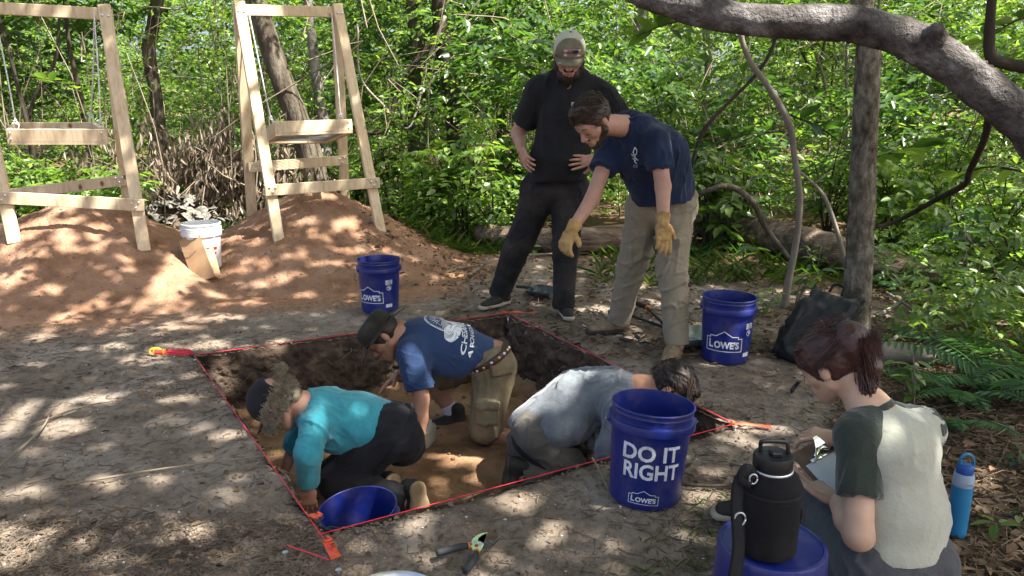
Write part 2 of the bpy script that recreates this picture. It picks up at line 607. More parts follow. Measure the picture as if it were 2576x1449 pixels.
def add_knots(m, sc=2.3):
    nt = m.node_tree; L = nt.links.new; p = nt.nodes['Principled BSDF']
    tc = nt.nodes.new('ShaderNodeTexCoord'); v = _n(nt, 'ShaderNodeTexVoronoi', Scale=sc); v.inputs['Randomness'].default_value = 1.0
    mp = _n(nt, 'ShaderNodeMapping'); mp.inputs['Scale'].default_value = (2.2, 2.2, 1.6); L(tc.outputs['Object'], mp.inputs[0]); L(mp.outputs[0], v.inputs['Vector'])
    f = _ramp(nt, v.outputs['Distance'], [(0.05, (1, 1, 1)), (0.12, (0, 0, 0))])
    src = p.inputs['Base Color'].links[0].from_socket
    mx = _n(nt, 'ShaderNodeMix', _data_type='RGBA'); L(f, mx.inputs[0]); L(src, mx.inputs[6]); mx.inputs[7].default_value = (0.17, 0.085, 0.04, 1)
    L(mx.outputs[2], p.inputs['Base Color'])
add_knots(M['pine'])
def add_dust(m, col, amount, sc=7.0, lo=.48, hi=.75):
    nt = m.node_tree; L = nt.links.new; p = nt.nodes['Principled BSDF']
    tc = nt.nodes.new('ShaderNodeTexCoord'); n = _n(nt, 'ShaderNodeTexNoise', Scale=sc, Detail=9.0, Roughness=0.7); L(tc.outputs['Object'], n.inputs[0])
    f = _ramp(nt, n.outputs[0], [(lo, (0, 0, 0)), (hi, (amount,) * 3)])
    src = p.inputs['Base Color'].links[0].from_socket
    mx = _n(nt, 'ShaderNodeMix', _data_type='RGBA'); L(f, mx.inputs[0]); L(src, mx.inputs[6]); mx.inputs[7].default_value = (*col, 1)
    L(mx.outputs[2], p.inputs['Base Color'])
M['steel'] = mat('zinc_steel', [(0.52, 0.54, 0.56), (0.70, 0.72, 0.74)], 30, 0.35, metal=0.9)
M['rope'] = mat('white_rope', [(0.55, 0.55, 0.52), (0.75, 0.75, 0.72)], 120, 0.8, 0.5, 300, bdist=0.003)
M['mesh'] = mat('wire_mesh', [(0.25, 0.25, 0.25), (0.42, 0.42, 0.42)], 90, 0.5, metal=0.6)
M['blue'] = mat('blue_plastic', [(0.006, 0.014, 0.125), (0.010, 0.022, 0.18)], 3.0, 0.36, 0.05, 60, 0.5, rvar=0.10, bdist=0.002)
M['white_plastic'] = mat('white_plastic', [(0.62, 0.64, 0.62), (0.74, 0.76, 0.73)], 4.0, 0.42, 0.03, 30, 0.45, rvar=0.08)
M['print'] = mat('white_print', [(0.62, 0.66, 0.68), (0.74, 0.77, 0.78)], 60, 0.6)
M['print_dim'] = mat('faded_blue_print', [(0.03, 0.05, 0.20), (0.06, 0.09, 0.28)], 200, 0.6)
M['print_black'] = mat('black_print', [(0.02, 0.02, 0.025)], 60, 0.6)
M['red_print'] = mat('red_print', [(0.48, 0.015, 0.012)], 60, 0.5)
M['kraft'] = mat('kraft_paper', [(0.34, 0.21, 0.11), (0.44, 0.29, 0.16)], 9.0, 0.8, 0.2, 40, 0.2, bdist=0.004)
M['black_fabric'] = mat('black_cloth', [(0.010, 0.010, 0.012), (0.022, 0.022, 0.024)], 8.0, 0.9, 0.25, 300, 0.2, sheen=0.04, bdist=0.002)
M['charcoal_tee'] = mat('charcoal_tee', [(0.013, 0.013, 0.014), (0.024, 0.024, 0.025)], 5.0, 0.9, 0.55, 42, 0.15, sheen=0.04, bdist=0.008)
M['black_pants'] = mat('dusty_black_trousers', [(0.012, 0.012, 0.013), (0.022, 0.021, 0.021), (0.045, 0.04, 0.036)], 4.0, 0.9, 0.55, 42, 0.15, sheen=0.04, bdist=0.008)
M['navy_tee'] = mat('navy_tee', [(0.010, 0.018, 0.042), (0.018, 0.030, 0.066)], 5.0, 0.9, 0.55, 42, 0.15, sheen=0.12, bdist=0.008)
M['blue_tee'] = mat('faded_navy_tee', [(0.018, 0.036, 0.088), (0.030, 0.056, 0.125)], 5.0, 0.9, 0.55, 42, 0.15, sheen=0.12, bdist=0.008)
M['teal_tee'] = mat('teal_jersey', [(0.034, 0.225, 0.265), (0.05, 0.30, 0.345)], 22.0, 0.9, 0.55, 42, 0.15, sheen=0.3, bdist=0.008)
M['grey_tee'] = mat('grey_jersey', [(0.105, 0.118, 0.128), (0.155, 0.17, 0.18)], 16.0, 0.9, 0.55, 42, 0.15, sheen=0.3, bdist=0.008)
M['cream_tee'] = mat('cream_jersey', [(0.33, 0.335, 0.265), (0.41, 0.415, 0.335)], 7.0, 0.92, 0.55, 42, 0.1, sheen=0.3, bdist=0.008)
M['green_sleeve'] = mat('dark_green_jersey', [(0.022, 0.030, 0.022), (0.036, 0.046, 0.034)], 7.0, 0.92, 0.55, 42, 0.1, sheen=0.35, bdist=0.008)
M['khaki'] = mat('khaki_canvas', [(0.22, 0.185, 0.12), (0.31, 0.265, 0.185)], 5.0, 0.9, 0.55, 42, 0.15, sheen=0.15, bdist=0.008)
M['khaki_dusty'] = mat('muddy_khaki', [(0.13, 0.10, 0.055), (0.21, 0.17, 0.10), (0.27, 0.225, 0.145)], 5.0, 0.9, 0.55, 42, 0.15, bdist=0.008)
M['grey_pants'] = mat('grey_trousers', [(0.07, 0.065, 0.055), (0.115, 0.105, 0.09)], 5.0, 0.9, 0.55, 42, 0.15, sheen=0.1, bdist=0.008)
M['slate_pants'] = mat('slate_trousers', [(0.045, 0.05, 0.055), (0.08, 0.085, 0.088)], 5.0, 0.9, 0.55, 42, 0.15, sheen=0.1, bdist=0.008)
M['skin'] = mat('fair_skin', [(0.40, 0.215, 0.145), (0.50, 0.285, 0.20)], 14.0, 0.55, 0.15, 160, 0.35, sss=0.12, bdist=0.002)
M['skin_tan'] = mat('tanned_skin', [(0.30, 0.15, 0.09), (0.40, 0.21, 0.13)], 14.0, 0.55, 0.15, 160, 0.35, sss=0.12, bdist=0.002)
M['skin_pale'] = mat('pale_skin', [(0.42, 0.26, 0.17), (0.52, 0.34, 0.235)], 14.0, 0.55, 0.15, 160, 0.35, sss=0.12, bdist=0.002)
M['lip'] = mat('lips', [(0.33, 0.11, 0.085), (0.40, 0.15, 0.11)], 40, 0.5)
M['hair_dark'] = mat('dark_brown_hair', [(0.012, 0.007, 0.005), (0.035, 0.020, 0.013)], 30, 0.5, 0.5, 120, 0.4, bdist=0.004)
M['hair_brown'] = mat('brown_hair', [(0.022, 0.014, 0.008), (0.06, 0.038, 0.020)], 30, 0.5, 0.5, 120, 0.4, bdist=0.004)
M['hair_red'] = mat('dark_auburn_hair', [(0.022, 0.008, 0.007), (0.070, 0.027, 0.019)], 30, 0.42, 0.5, 120, 0.5, bdist=0.004)
M['hair_blond'] = mat('dirty_blond_hair', [(0.085, 0.064, 0.038), (0.20, 0.158, 0.098), (0.31, 0.262, 0.18)], 40, 0.5, 0.5, 120, 0.4, bdist=0.004)
M['eye_white'] = mat('eye_white', [(0.7, 0.68, 0.65)], 10, 0.2)
M['eye_dark'] = mat('iris', [(0.03, 0.018, 0.01)], 10, 0.15)
M['cap_olive'] = mat('olive_cap_cloth', [(0.14, 0.128, 0.088), (0.20, 0.182, 0.132)], 20, 0.9, 0.2, 300, 0.1, bdist=0.002)
M['cap_mesh'] = mat('cream_cap_mesh', [(0.42, 0.41, 0.33), (0.56, 0.55, 0.46)], 260, 0.9, 0.5, 300, 0.1, bdist=0.002, detail=1)
M['felt'] = mat('olive_felt', [(0.016, 0.016, 0.011), (0.038, 0.036, 0.026), (0.075, 0.07, 0.055)], 6, 0.95, 0.3, 120, 0.1, sheen=0.04, bdist=0.003)
M['leather'] = mat('brown_leather', [(0.035, 0.014, 0.009), (0.065, 0.026, 0.016)], 12, 0.5, 0.2, 90, 0.4, bdist=0.002)
M['brass'] = mat('brass', [(0.55, 0.42, 0.16)], 10, 0.35, metal=0.9)
M['glove'] = mat('tan_work_glove', [(0.26, 0.145, 0.045), (0.42, 0.26, 0.10), (0.46, 0.31, 0.14)], 14, 0.75, 0.3, 110, 0.25, bdist=0.003)
M['shoe_dark'] = mat('dark_shoe', [(0.018, 0.017, 0.015), (0.045, 0.04, 0.034)], 14, 0.75, 0.3, 140, 0.25, bdist=0.003)
M['shoe_tan'] = mat('tan_hiking_shoe', [(0.15, 0.11, 0.065), (0.32, 0.24, 0.15)], 22, 0.8, 0.4, 120, 0.2, bdist=0.004)
M['sole_pale'] = mat('pale_sole', [(0.34, 0.29, 0.21), (0.46, 0.41, 0.31)], 12, 0.8, 0.2, 60, 0.2)
M['sole_tan'] = mat('gum_sole', [(0.24, 0.17, 0.09), (0.34, 0.25, 0.145)], 12, 0.8, 0.2, 60, 0.2)
M['sole_dark'] = mat('dark_sole', [(0.03, 0.028, 0.025), (0.06, 0.055, 0.05)], 12, 0.85, 0.2, 60, 0.2)
M['sock'] = mat('white_sock', [(0.5, 0.5, 0.48), (0.62, 0.62, 0.6)], 60, 0.9, 0.4, 150, bdist=0.003)
M['black_metal'] = mat('black_powder_coat', [(0.006, 0.006, 0.007), (0.011, 0.011, 0.012)], 30, 0.5, 0.1, 400, 0.4, bdist=0.001)
M['neoprene'] = mat('black_neoprene', [(0.006, 0.006, 0.007), (0.011, 0.011, 0.012)], 12, 0.85, 0.3, 350, 0.2, bdist=0.002)
M['webbing'] = mat('black_webbing', [(0.007, 0.007, 0.008), (0.014, 0.014, 0.015)], 60, 0.8, 0.4, 300, 0.3, bdist=0.002)
M['bottle_blue'] = mat('blue_bottle', [(0.02, 0.16, 0.33), (0.03, 0.21, 0.40)], 6, 0.42, 0.1, 400, 0.4, bdist=0.001)
M['bottle_lid'] = mat('blue_grey_lid', [(0.30, 0.38, 0.47), (0.38, 0.46, 0.55)], 6, 0.4)
M['bottle_dark'] = mat('deep_blue_lid', [(0.02, 0.07, 0.26), (0.03, 0.10, 0.33)], 6, 0.4)
M['hardboard'] = mat('hardboard', [(0.10, 0.065, 0.04), (0.16, 0.105, 0.066)], 25, 0.7, 0.1, 200)
M['paper'] = mat('paper', [(0.60, 0.66, 0.74), (0.68, 0.73, 0.80)], 5, 0.7)
M['chrome'] = mat('bright_clip', [(0.62, 0.66, 0.52), (0.80, 0.82, 0.74)], 8, 0.16, metal=1.0)
M['pack'] = mat('black_nylon', [(0.010, 0.011, 0.011), (0.022, 0.024, 0.023)], 9, 0.6, 0.4, 60, 0.35, bdist=0.004)
M['galvan'] = mat('galvanised', [(0.26, 0.30, 0.29), (0.42, 0.46, 0.44)], 14, 0.42, 0.1, 50, metal=0.75, rvar=0.1)
M['grip'] = mat('dark_rubber_grip', [(0.028, 0.032, 0.032), (0.045, 0.05, 0.05)], 20, 0.7, 0.2, 200)
M['tool_green'] = mat('pale_green_steel', [(0.45, 0.62, 0.30), (0.54, 0.70, 0.38)], 12, 0.35, spec=0.5)
M['tool_orange'] = mat('orange_plastic', [(0.60, 0.19, 0.02)], 12, 0.45)
M['blade'] = mat('dark_blade', [(0.05, 0.06, 0.065), (0.10, 0.11, 0.115)], 25, 0.4, metal=0.7)
M['rust'] = mat('rusty_screw', [(0.22, 0.07, 0.02), (0.30, 0.11, 0.04)], 60, 0.8)
M['pink'] = mat('pink_cord', [(0.75, 0.045, 0.075), (0.85, 0.07, 0.10)], 200, 0.6, transl=0.2)
M['flag'] = mat('orange_flagging', [(0.82, 0.13, 0.05), (0.9, 0.17, 0.08)], 30, 0.45, transl=0.25)
M['red_plastic'] = mat('red_plastic', [(0.55, 0.03, 0.02), (0.66, 0.05, 0.03)], 12, 0.4)
M['yellow_plastic'] = mat('yellow_plastic', [(0.60, 0.42, 0.03), (0.68, 0.50, 0.05)], 12, 0.4)
M['milky'] = mat('milky_plastic', [(0.42, 0.42, 0.32), (0.58, 0.58, 0.48)], 7, 0.5, 0.1, 30, transl=0.35)
M['shell'] = mat('oyster_shell', [(0.045, 0.04, 0.032), (0.12, 0.108, 0.085), (0.26, 0.24, 0.21)], 30, 0.8, 0.6, 90, bdist=0.006)
M['shell_bit'] = mat('white_shell_bits', [(0.42, 0.42, 0.38), (0.62, 0.62, 0.58)], 24, 0.8)
M['bark'] = mat('rough_bark', [(0.045, 0.036, 0.026), (0.10, 0.082, 0.06), (0.19, 0.165, 0.125)], 9, 0.95, 1.0, 28, 0.1, stretch=(1, 1, 0.32), bdist=0.03, detail=7)
M['bark_grey'] = mat('smooth_grey_bark', [(0.05, 0.042, 0.036), (0.15, 0.132, 0.115), (0.22, 0.20, 0.18), (0.34, 0.32, 0.30)], 7, 0.8, 1.0, 34, 0.2, bdist=0.014, detail=10)
M['bark_limb'] = mat('dark_grey_limb', [(0.026, 0.02, 0.017), (0.085, 0.072, 0.063), (0.15, 0.135, 0.124), (0.32, 0.30, 0.285)], 11, 0.75, 1.0, 55, 0.25, bdist=0.03, detail=12)
M['bark_knob'] = mat('knobbly_bark', [(0.05, 0.043, 0.03), (0.155, 0.135, 0.098), (0.32, 0.29, 0.23)], 26, 0.95, 1.0, 75, 0.1, stretch=(1, 1, 0.5), bdist=0.016, detail=6)
M['bark_pale'] = mat('pale_stem', [(0.17, 0.145, 0.11), (0.28, 0.245, 0.195)], 14, 0.85, 0.5, 60, 0.15, stretch=(1, 1, 0.4), bdist=0.006)
M['bark_dark'] = mat('dark_stem', [(0.028, 0.022, 0.016), (0.065, 0.052, 0.038)], 14, 0.9, 0.6, 60, 0.15, stretch=(1, 1, 0.4), bdist=0.008)
M['log'] = mat('weathered_log', [(0.06, 0.042, 0.028), (0.19, 0.14, 0.10), (0.36, 0.29, 0.22)], 5, 0.95, 1.0, 18, 0.1, stretch=(0.35, 3, 3), bdist=0.03, detail=8)
M['twig'] = mat('dry_twigs', [(0.10, 0.075, 0.05), (0.20, 0.16, 0.11), (0.32, 0.265, 0.19)], 3, 0.9)
M['twig_dark'] = mat('dark_twigs', [(0.055, 0.042, 0.03), (0.12, 0.095, 0.068), (0.21, 0.17, 0.125)], 3, 0.9)
M['straw'] = mat('pine_straw', [(0.16, 0.11, 0.065), (0.30, 0.22, 0.13)], 3, 0.9)
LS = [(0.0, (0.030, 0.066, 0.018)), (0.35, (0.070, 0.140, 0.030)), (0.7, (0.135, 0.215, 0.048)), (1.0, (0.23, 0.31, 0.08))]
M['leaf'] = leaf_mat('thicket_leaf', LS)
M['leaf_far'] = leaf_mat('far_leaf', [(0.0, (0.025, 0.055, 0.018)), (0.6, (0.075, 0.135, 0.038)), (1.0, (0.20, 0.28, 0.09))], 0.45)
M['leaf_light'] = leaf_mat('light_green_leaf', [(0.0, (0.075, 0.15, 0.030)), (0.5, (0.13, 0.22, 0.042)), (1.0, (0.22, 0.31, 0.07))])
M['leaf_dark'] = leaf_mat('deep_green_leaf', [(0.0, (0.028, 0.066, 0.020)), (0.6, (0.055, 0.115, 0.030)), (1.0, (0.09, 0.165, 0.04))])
M['fern'] = leaf_mat('fern_green', [(0.0, (0.024, 0.085, 0.022)), (0.6, (0.040, 0.125, 0.026)), (1.0, (0.085, 0.19, 0.030))], 0.4, 0.5)
M['grass'] = leaf_mat('grass_blade', [(0.0, (0.045, 0.11, 0.018)), (0.7, (0.10, 0.18, 0.03)), (1.0, (0.22, 0.22, 0.08))], 0.4, 0.5)
M['dead_leaf'] = leaf_mat('dead_leaf', [(0.0, (0.06, 0.042, 0.026)), (0.5, (0.14, 0.098, 0.06)), (0.9, (0.23, 0.17, 0.115)), (1.0, (0.27, 0.14, 0.07))], 0.25, 0.8, (1.2, 1.1, 1.0), 0.2)
M['dead_brush'] = leaf_mat('withered_leaf', [(0.0, (0.12, 0.09, 0.06)), (0.5, (0.27, 0.21, 0.15)), (1.0, (0.42, 0.35, 0.27))], 0.3, 0.8, (1.1, 1.1, 1.0), 0.2)

add_dust(M['blue'], (0.17, 0.14, 0.12), .42, 9.0, .48, .80)
add_dust(M['print'], (0.20, 0.17, 0.15), .6, 25.0, .5, .7)
add_dust(M['black_fabric'], (0.08, 0.065, 0.05), .10, 6.0)
for k_ in ('neoprene', 'pack', 'charcoal_tee'): add_dust(M[k_], (0.10, 0.085, 0.07), .09, 6.0)
for k_ in ('black_pants', 'grey_pants', 'slate_pants'): add_dust(M[k_], (0.13, 0.105, 0.08), .28, 6.0)
for k_ in ('khaki', 'khaki_dusty', 'glove'): add_dust(M[k_], (0.12, 0.09, 0.06), .5, 5.0)
for k_ in ('skin_tan', 'skin'): add_dust(M[k_], (0.22, 0.10, 0.07), .35, 12.0, .5, .8)

# ------------------------------------------------------------------ ground, pit and sand heaps
PIT = [gd(490, 890)[:2], gd(1275, 787)[:2], gd(1845, 1066)[:2], gd(822, 1332)[:2]]   # back left, far, right, near corner
PIT_Z = -0.42
def pit_sd(x, y):
    """signed distance to the crumbling pit outline (negative inside) and the normal of the nearest side"""
    best = np.full(np.shape(x), -9.0)
    nx = np.zeros(np.shape(x)); ny = np.zeros(np.shape(x))
    for i in range(4):
        a, b = PIT[i], PIT[(i + 1) % 4]
        d = nrm(b - a)
        n = np.array([-d[1], d[0]])                    # outward for this winding
        s = (x - a[0]) * n[0] + (y - a[1]) * n[1]
        m = s > best
        best = np.where(m, s, best); nx = np.where(m, n[0], nx); ny = np.where(m, n[1], ny)
    P = np.stack([x, y, np.zeros_like(x)], -1)
    return best + 0.034 * fbm(P, 5.0, 4, 31), nx, ny
MOUNDS = [(-3.62, 6.35, 1.55, 1.55, 0.60), (-1.86, 7.15, 1.42, 1.45, 0.64)]          # x, y, radius along x, along y, height
def mound_h(x, y, k):
    cx, cy, rx, ry, h = MOUNDS[k]
    P = np.stack([x, y, np.zeros_like(x)], -1)
    r = np.sqrt(((x - cx) / rx) ** 2 + ((y - cy) / ry) ** 2) * (1 + 0.10 * fbm(P, 1.3, 3, 50 + k))
    z = h * np.clip(1.0 + 0.06 - np.sqrt(r * r + 0.012), 0, 2) ** 1.22 + h * 0.16 * np.exp(-(r / 0.9) ** 2) * np.clip(1.3 - r, 0, 1) - 0.02
    rough = 0.035 * fbm(P, 4.0, 3, 60 + k) + 0.026 * np.abs(fbm(P, 12.0, 3, 70 + k)) + 0.010 * fbm(P, 38.0, 2, 80)
    return z + rough * np.clip(z * 6, 0.2, 1) - 0.10 * np.clip(r - 1.02, 0, 1) * 4
def ground_h(x, y):
    P = np.stack([x, y, np.zeros_like(x)], -1)
    near = np.clip((9.5 - np.hypot(x, y - 4)) / 3, 0, 1)
    z = 0.018 * fbm(P, 0.8, 3, 3) + 0.014 * fbm(P, 4.5, 3, 9) + near * (0.018 * np.abs(fbm(P, 9.0, 3, 11)) + 0.009 * fbm(P, 28.0, 3, 12))
    z = z - 0.016
    # the bank that falls away to the right of the seated writer, and the far rise of the forest floor
    z = z + 0.05 * np.clip(np.hypot(x, y) - 14, 0, 60) * 0.35
    return z
def surf_h(x, y):
    z = ground_h(x, y)
    for k in (0, 1): z = np.maximum(z, mound_h(x, y, k))
    return z
def hit(u, v, tmax=30.0):
    """where the line of sight through (u, v) meets the ground or a heap"""
    d = ray(u, v)
    t = np.linspace(1.0, tmax, 3000)
    P = A(0, 0, CAMH) + d * t[:, None]
    below = P[:, 2] < surf_h(P[:, 0], P[:, 1])
    i = int(np.argmax(below)) if below.any() else len(t) - 1
    return P[i]

def axis(lo, hi, step, far_lo, far_hi, g=1.22):
    m = list(np.arange(lo, hi + 1e-6, step))
    s, x = step, m[-1]
    while x < far_hi: s *= g; x += s; m.append(x)
    s, x, pre = step, m[0], []
    while x > far_lo: s *= g; x -= s; pre.append(x)
    return np.array(pre[::-1] + m)
gx = axis(-4.2, 3.6, 0.022, -70, 70); gy = axis(1.2, 8.2, 0.022, -25, 90)
GX, GY = np.meshgrid(gx, gy, indexing='ij')
sd, nx, ny = pit_sd(GX, GY)
snap = np.abs(sd) < 0.0135
GXs = np.where(snap, GX - nx * sd, GX); GYs = np.where(snap, GY - ny * sd, GY)
GZ = ground_h(GXs, GYs)
lip = np.exp(-np.clip(sd, 0, 1) / 0.03)
GZ = GZ - 0.014 * lip * (1 + 0.8 * fbm(np.stack([GX, GY, GX * 0], -1), 9.0, 2, 5))
ni, nj = GX.shape
idx = np.arange(ni * nj).reshape(ni, nj)
Fq = np.stack([idx[:-1, :-1], idx[1:, :-1], idx[1:, 1:], idx[:-1, 1:]], -1).reshape(-1, 4)
inside = (np.where(snap, 0.0, sd) <= 1e-9).ravel()
strict = (np.where(snap, 0.0, sd) < -1e-9).ravel()
keep = ~(inside[Fq].all(1) | strict[Fq].any(1))
me = mk('ground', np.stack([GXs, GYs, GZ], -1).reshape(-1, 3), [Fq[keep]])
# what the soil is made of, point by point
P2 = np.stack([GX, GY, GX * 0], -1).reshape(-1, 3)
x, y = P2[:, 0], P2[:, 1]
sandw = np.zeros(len(x))
for (cx, cy, rx, ry, h) in MOUNDS:
    r = np.sqrt(((x - cx) / (rx + 0.45)) ** 2 + ((y - cy) / (ry + 0.45)) ** 2)
    sandw = np.maximum(sandw, np.clip(1.9 - 1.45 * r, 0, 1))
sandw = np.clip(sandw + 0.35 * fbm(P2, 1.5, 3, 90) * (sandw > 0.02), 0, 1)
edge = y - (6.35 + 0.35 * np.clip(-x, -3, 5) * 0.0) + 0.9 * np.clip(x - 1.2, 0, 4) + 0.35 * fbm(P2, 1.0, 3, 91)
mould = np.clip(edge / 1.2, 0, 1)
mould = np.maximum(mould, np.clip((x - 1.45) / 0.8, 0, 1) * np.clip((4.6 - y) / 0.8 + 1, 0, 1))
mould = np.maximum(mould, np.clip((-(y - 2.1) + 0.3 * fbm(P2, 2.0, 2, 92)) / 0.6, 0, 0.45) * (x < -0.4))
mould = mould * (1 - np.clip(sandw * 1.5, 0, 1))
mould = np.where(np.hypot(x, y - 4) > 9, 1.0, mould)
col = me.color_attributes.new('soil', 'FLOAT_COLOR', 'POINT')
cc = np.ones((len(x), 4), np.float32); cc[:, 0] = sandw; cc[:, 1] = mould; cc[:, 2] = 0
col.data.foreach_set('color', cc.ravel())
tag(link('ground', me, M['ground']), kind='structure')

# pit walls: one sheet of cut earth for each side
def pit_side(i):
    a, b = PIT[i], PIT[(i + 1) % 4]
    d = b - a
    L = np.linalg.norm(d); d = d / L
    n = np.array([-d[1], d[0]])
    m, k = int(L / 0.012), 44
    s = np.linspace(-0.03, L + 0.03, m)
    t = np.linspace(0, 1, k)
    S, T = np.meshgrid(s, t, indexing='ij')
    x = a[0] + d[0] * S; y = a[1] + d[1] * S
    top = -0.034 * fbm(np.stack([x, y, x * 0], -1), 5.0, 4, 31)
    z = -0.006 + (PIT_Z - 0.05) * T
    Pw = np.stack([x, y, z], -1)
    o = top * (1 - T) + 0.014 * (1 - T) ** 6
    o = o - 0.035 * T - 0.034 * fbm(Pw, 6.0, 3, 32) * np.clip(T * 6, 0, 1) - 0.045 * np.abs(fbm(Pw, 15.0, 3, 33)) * np.clip(T * 8, 0, 1) - 0.020 * fbm(Pw, 40.0, 2, 34) * np.clip(T * 8, 0, 1)
    X, Y_ = x + n[0] * o, y + n[1] * o
    V = np.stack([X, Y_, z], -1).reshape(-1, 3)
    ii = np.arange(m * k).reshape(m, k)
    F = np.stack([ii[:-1, :-1], ii[:-1, 1:], ii[1:, 1:], ii[1:, :-1]], -1).reshape(-1, 4)
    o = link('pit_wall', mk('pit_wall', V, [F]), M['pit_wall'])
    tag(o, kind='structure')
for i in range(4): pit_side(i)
fx = np.arange(-2.0, 1.2, 0.02); fy = np.arange(2.2, 5.4, 0.02)
FX, FY = np.meshgrid(fx, fy, indexing='ij')
Pf = np.stack([FX, FY, FX * 0], -1)
fsd = pit_sd(FX, FY)[0]
FZ = PIT_Z + 0.018 * fbm(Pf, 3.0, 3, 41) + 0.020 * np.abs(fbm(Pf, 11.0, 3, 42)) + 0.05 * np.clip((fsd + 0.14) / 0.14, 0, 1) ** 2
ii = np.arange(FX.size).reshape(FX.shape)
Fq = np.stack([ii[:-1, :-1], ii[1:, :-1], ii[1:, 1:], ii[:-1, 1:]], -1).reshape(-1, 4)
Fq = Fq[(fsd.ravel()[Fq] < 0.05).all(1)]
tag(link('pit_floor', mk('pit_floor', np.stack([FX, FY, FZ], -1).reshape(-1, 3), [Fq]), M['pit_floor']), kind='structure')
def floor_h(x, y): return PIT_Z

# sand heaps below the sifting screens
for k, lab in ((0, 'left heap of reddish sifted sand under the wide wooden screen frame'),
               (1, 'right heap of reddish sifted sand, the one beside the white bucket, under the narrow frame')):
    cx, cy, rx, ry, h = MOUNDS[k]
    a = np.linspace(0, 2 * math.pi, 260, endpoint=False)
    r = np.linspace(0.0, 1.16, 90)
    RR, AA = np.meshgrid(r, a, indexing='ij')
    X = cx + RR * rx * np.cos(AA); Y_ = cy + RR * ry * np.sin(AA)
    Z = mound_h(X, Y_, k)
    ii = np.arange(X.size).reshape(X.shape)
    jn = np.roll(ii, -1, 1)
    F = np.stack([ii[:-1], ii[1:], jn[1:], jn[:-1]], -1).reshape(-1, 4)
    o = link('sand_heap', mk('sand_heap', np.stack([X, Y_, Z], -1).reshape(-1, 3), [F]), M['sand'])
    tag(o, lab, 'sand heap', 'sand heaps below the screens')

# ------------------------------------------------------------------ leaves
def rotz(az):
    c, s = np.cos(az), np.sin(az)
    return c, s
def leaves(P, az, pitch, roll, L, W, fold=0.35, curl=0.25):
    P = np.asarray(P, float); n = len(P)
    L = np.broadcast_to(np.asarray(L, float), (n,)); W = np.broadcast_to(np.asarray(W, float), (n,))
    az, pitch, roll = (np.broadcast_to(np.asarray(q, float), (n,)) for q in (az, pitch, roll))
    base = np.array([[0, 0, 0], [-.5, .34, 1], [-.36, .70, .7], [0, 1, 0], [.36, .70, .7], [.5, .34, 1]])
    x = base[None, :, 0] * W[:, None]
    y = base[None, :, 1] * L[:, None]
    z = base[None, :, 2] * 0.5 * fold * W[:, None] - curl * L[:, None] * base[None, :, 1] ** 2 * 0.5
    cr, sr = np.cos(roll)[:, None], np.sin(roll)[:, None]
    x, z = x * cr + z * sr, -x * sr + z * cr
    cp, sp = np.cos(pitch)[:, None], np.sin(pitch)[:, None]
    y, z = y * cp - z * sp, y * sp + z * cp
    ca, sa = np.cos(az)[:, None], np.sin(az)[:, None]
    x, y = x * ca - y * sa, x * sa + y * ca
    V = np.stack([x, y, z], -1) + P[:, None]
    b = np.arange(n)[:, None] * 6
    F = np.concatenate([b + np.array([[0, 5, 4, 3]]), b + np.array([[0, 3, 2, 1]])])
    return V.reshape(-1, 3), F

def sprays(P, az, pitch, length, m, L, rg, droop=0.25, spread=0.95):
    """twigs with m leaves set alternately along each; returns leaf arrays"""
    n = len(P)
    t = (np.arange(m) + 0.6) / m
    side = np.where(np.arange(m) % 2 == 0, 1.0, -1.0)
    side[-1] = 0
    d = np.stack([-np.sin(az) * np.cos(pitch), np.cos(az) * np.cos(pitch), np.sin(pitch)], -1)
    Q = P[:, None] + d[:, None] * (length[:, None] * t)[..., None]
    Q[..., 2] -= droop * length[:, None] * t ** 2
    la = az[:, None] + side * spread + rg.normal(0, 0.25, (n, m))
    lp = rg.normal(-0.22, 0.28, (n, m))
    lr = rg.normal(0, 0.35, (n, m))
    LL = np.broadcast_to(L, (n,))[:, None] * rg.uniform(0.7, 1.25, (n, m))
    return leaves(Q.reshape(-1, 3), la.ravel(), lp.ravel(), lr.ravel(), LL.ravel(), LL.ravel() * rg.uniform(0.40, 0.58, n * m))

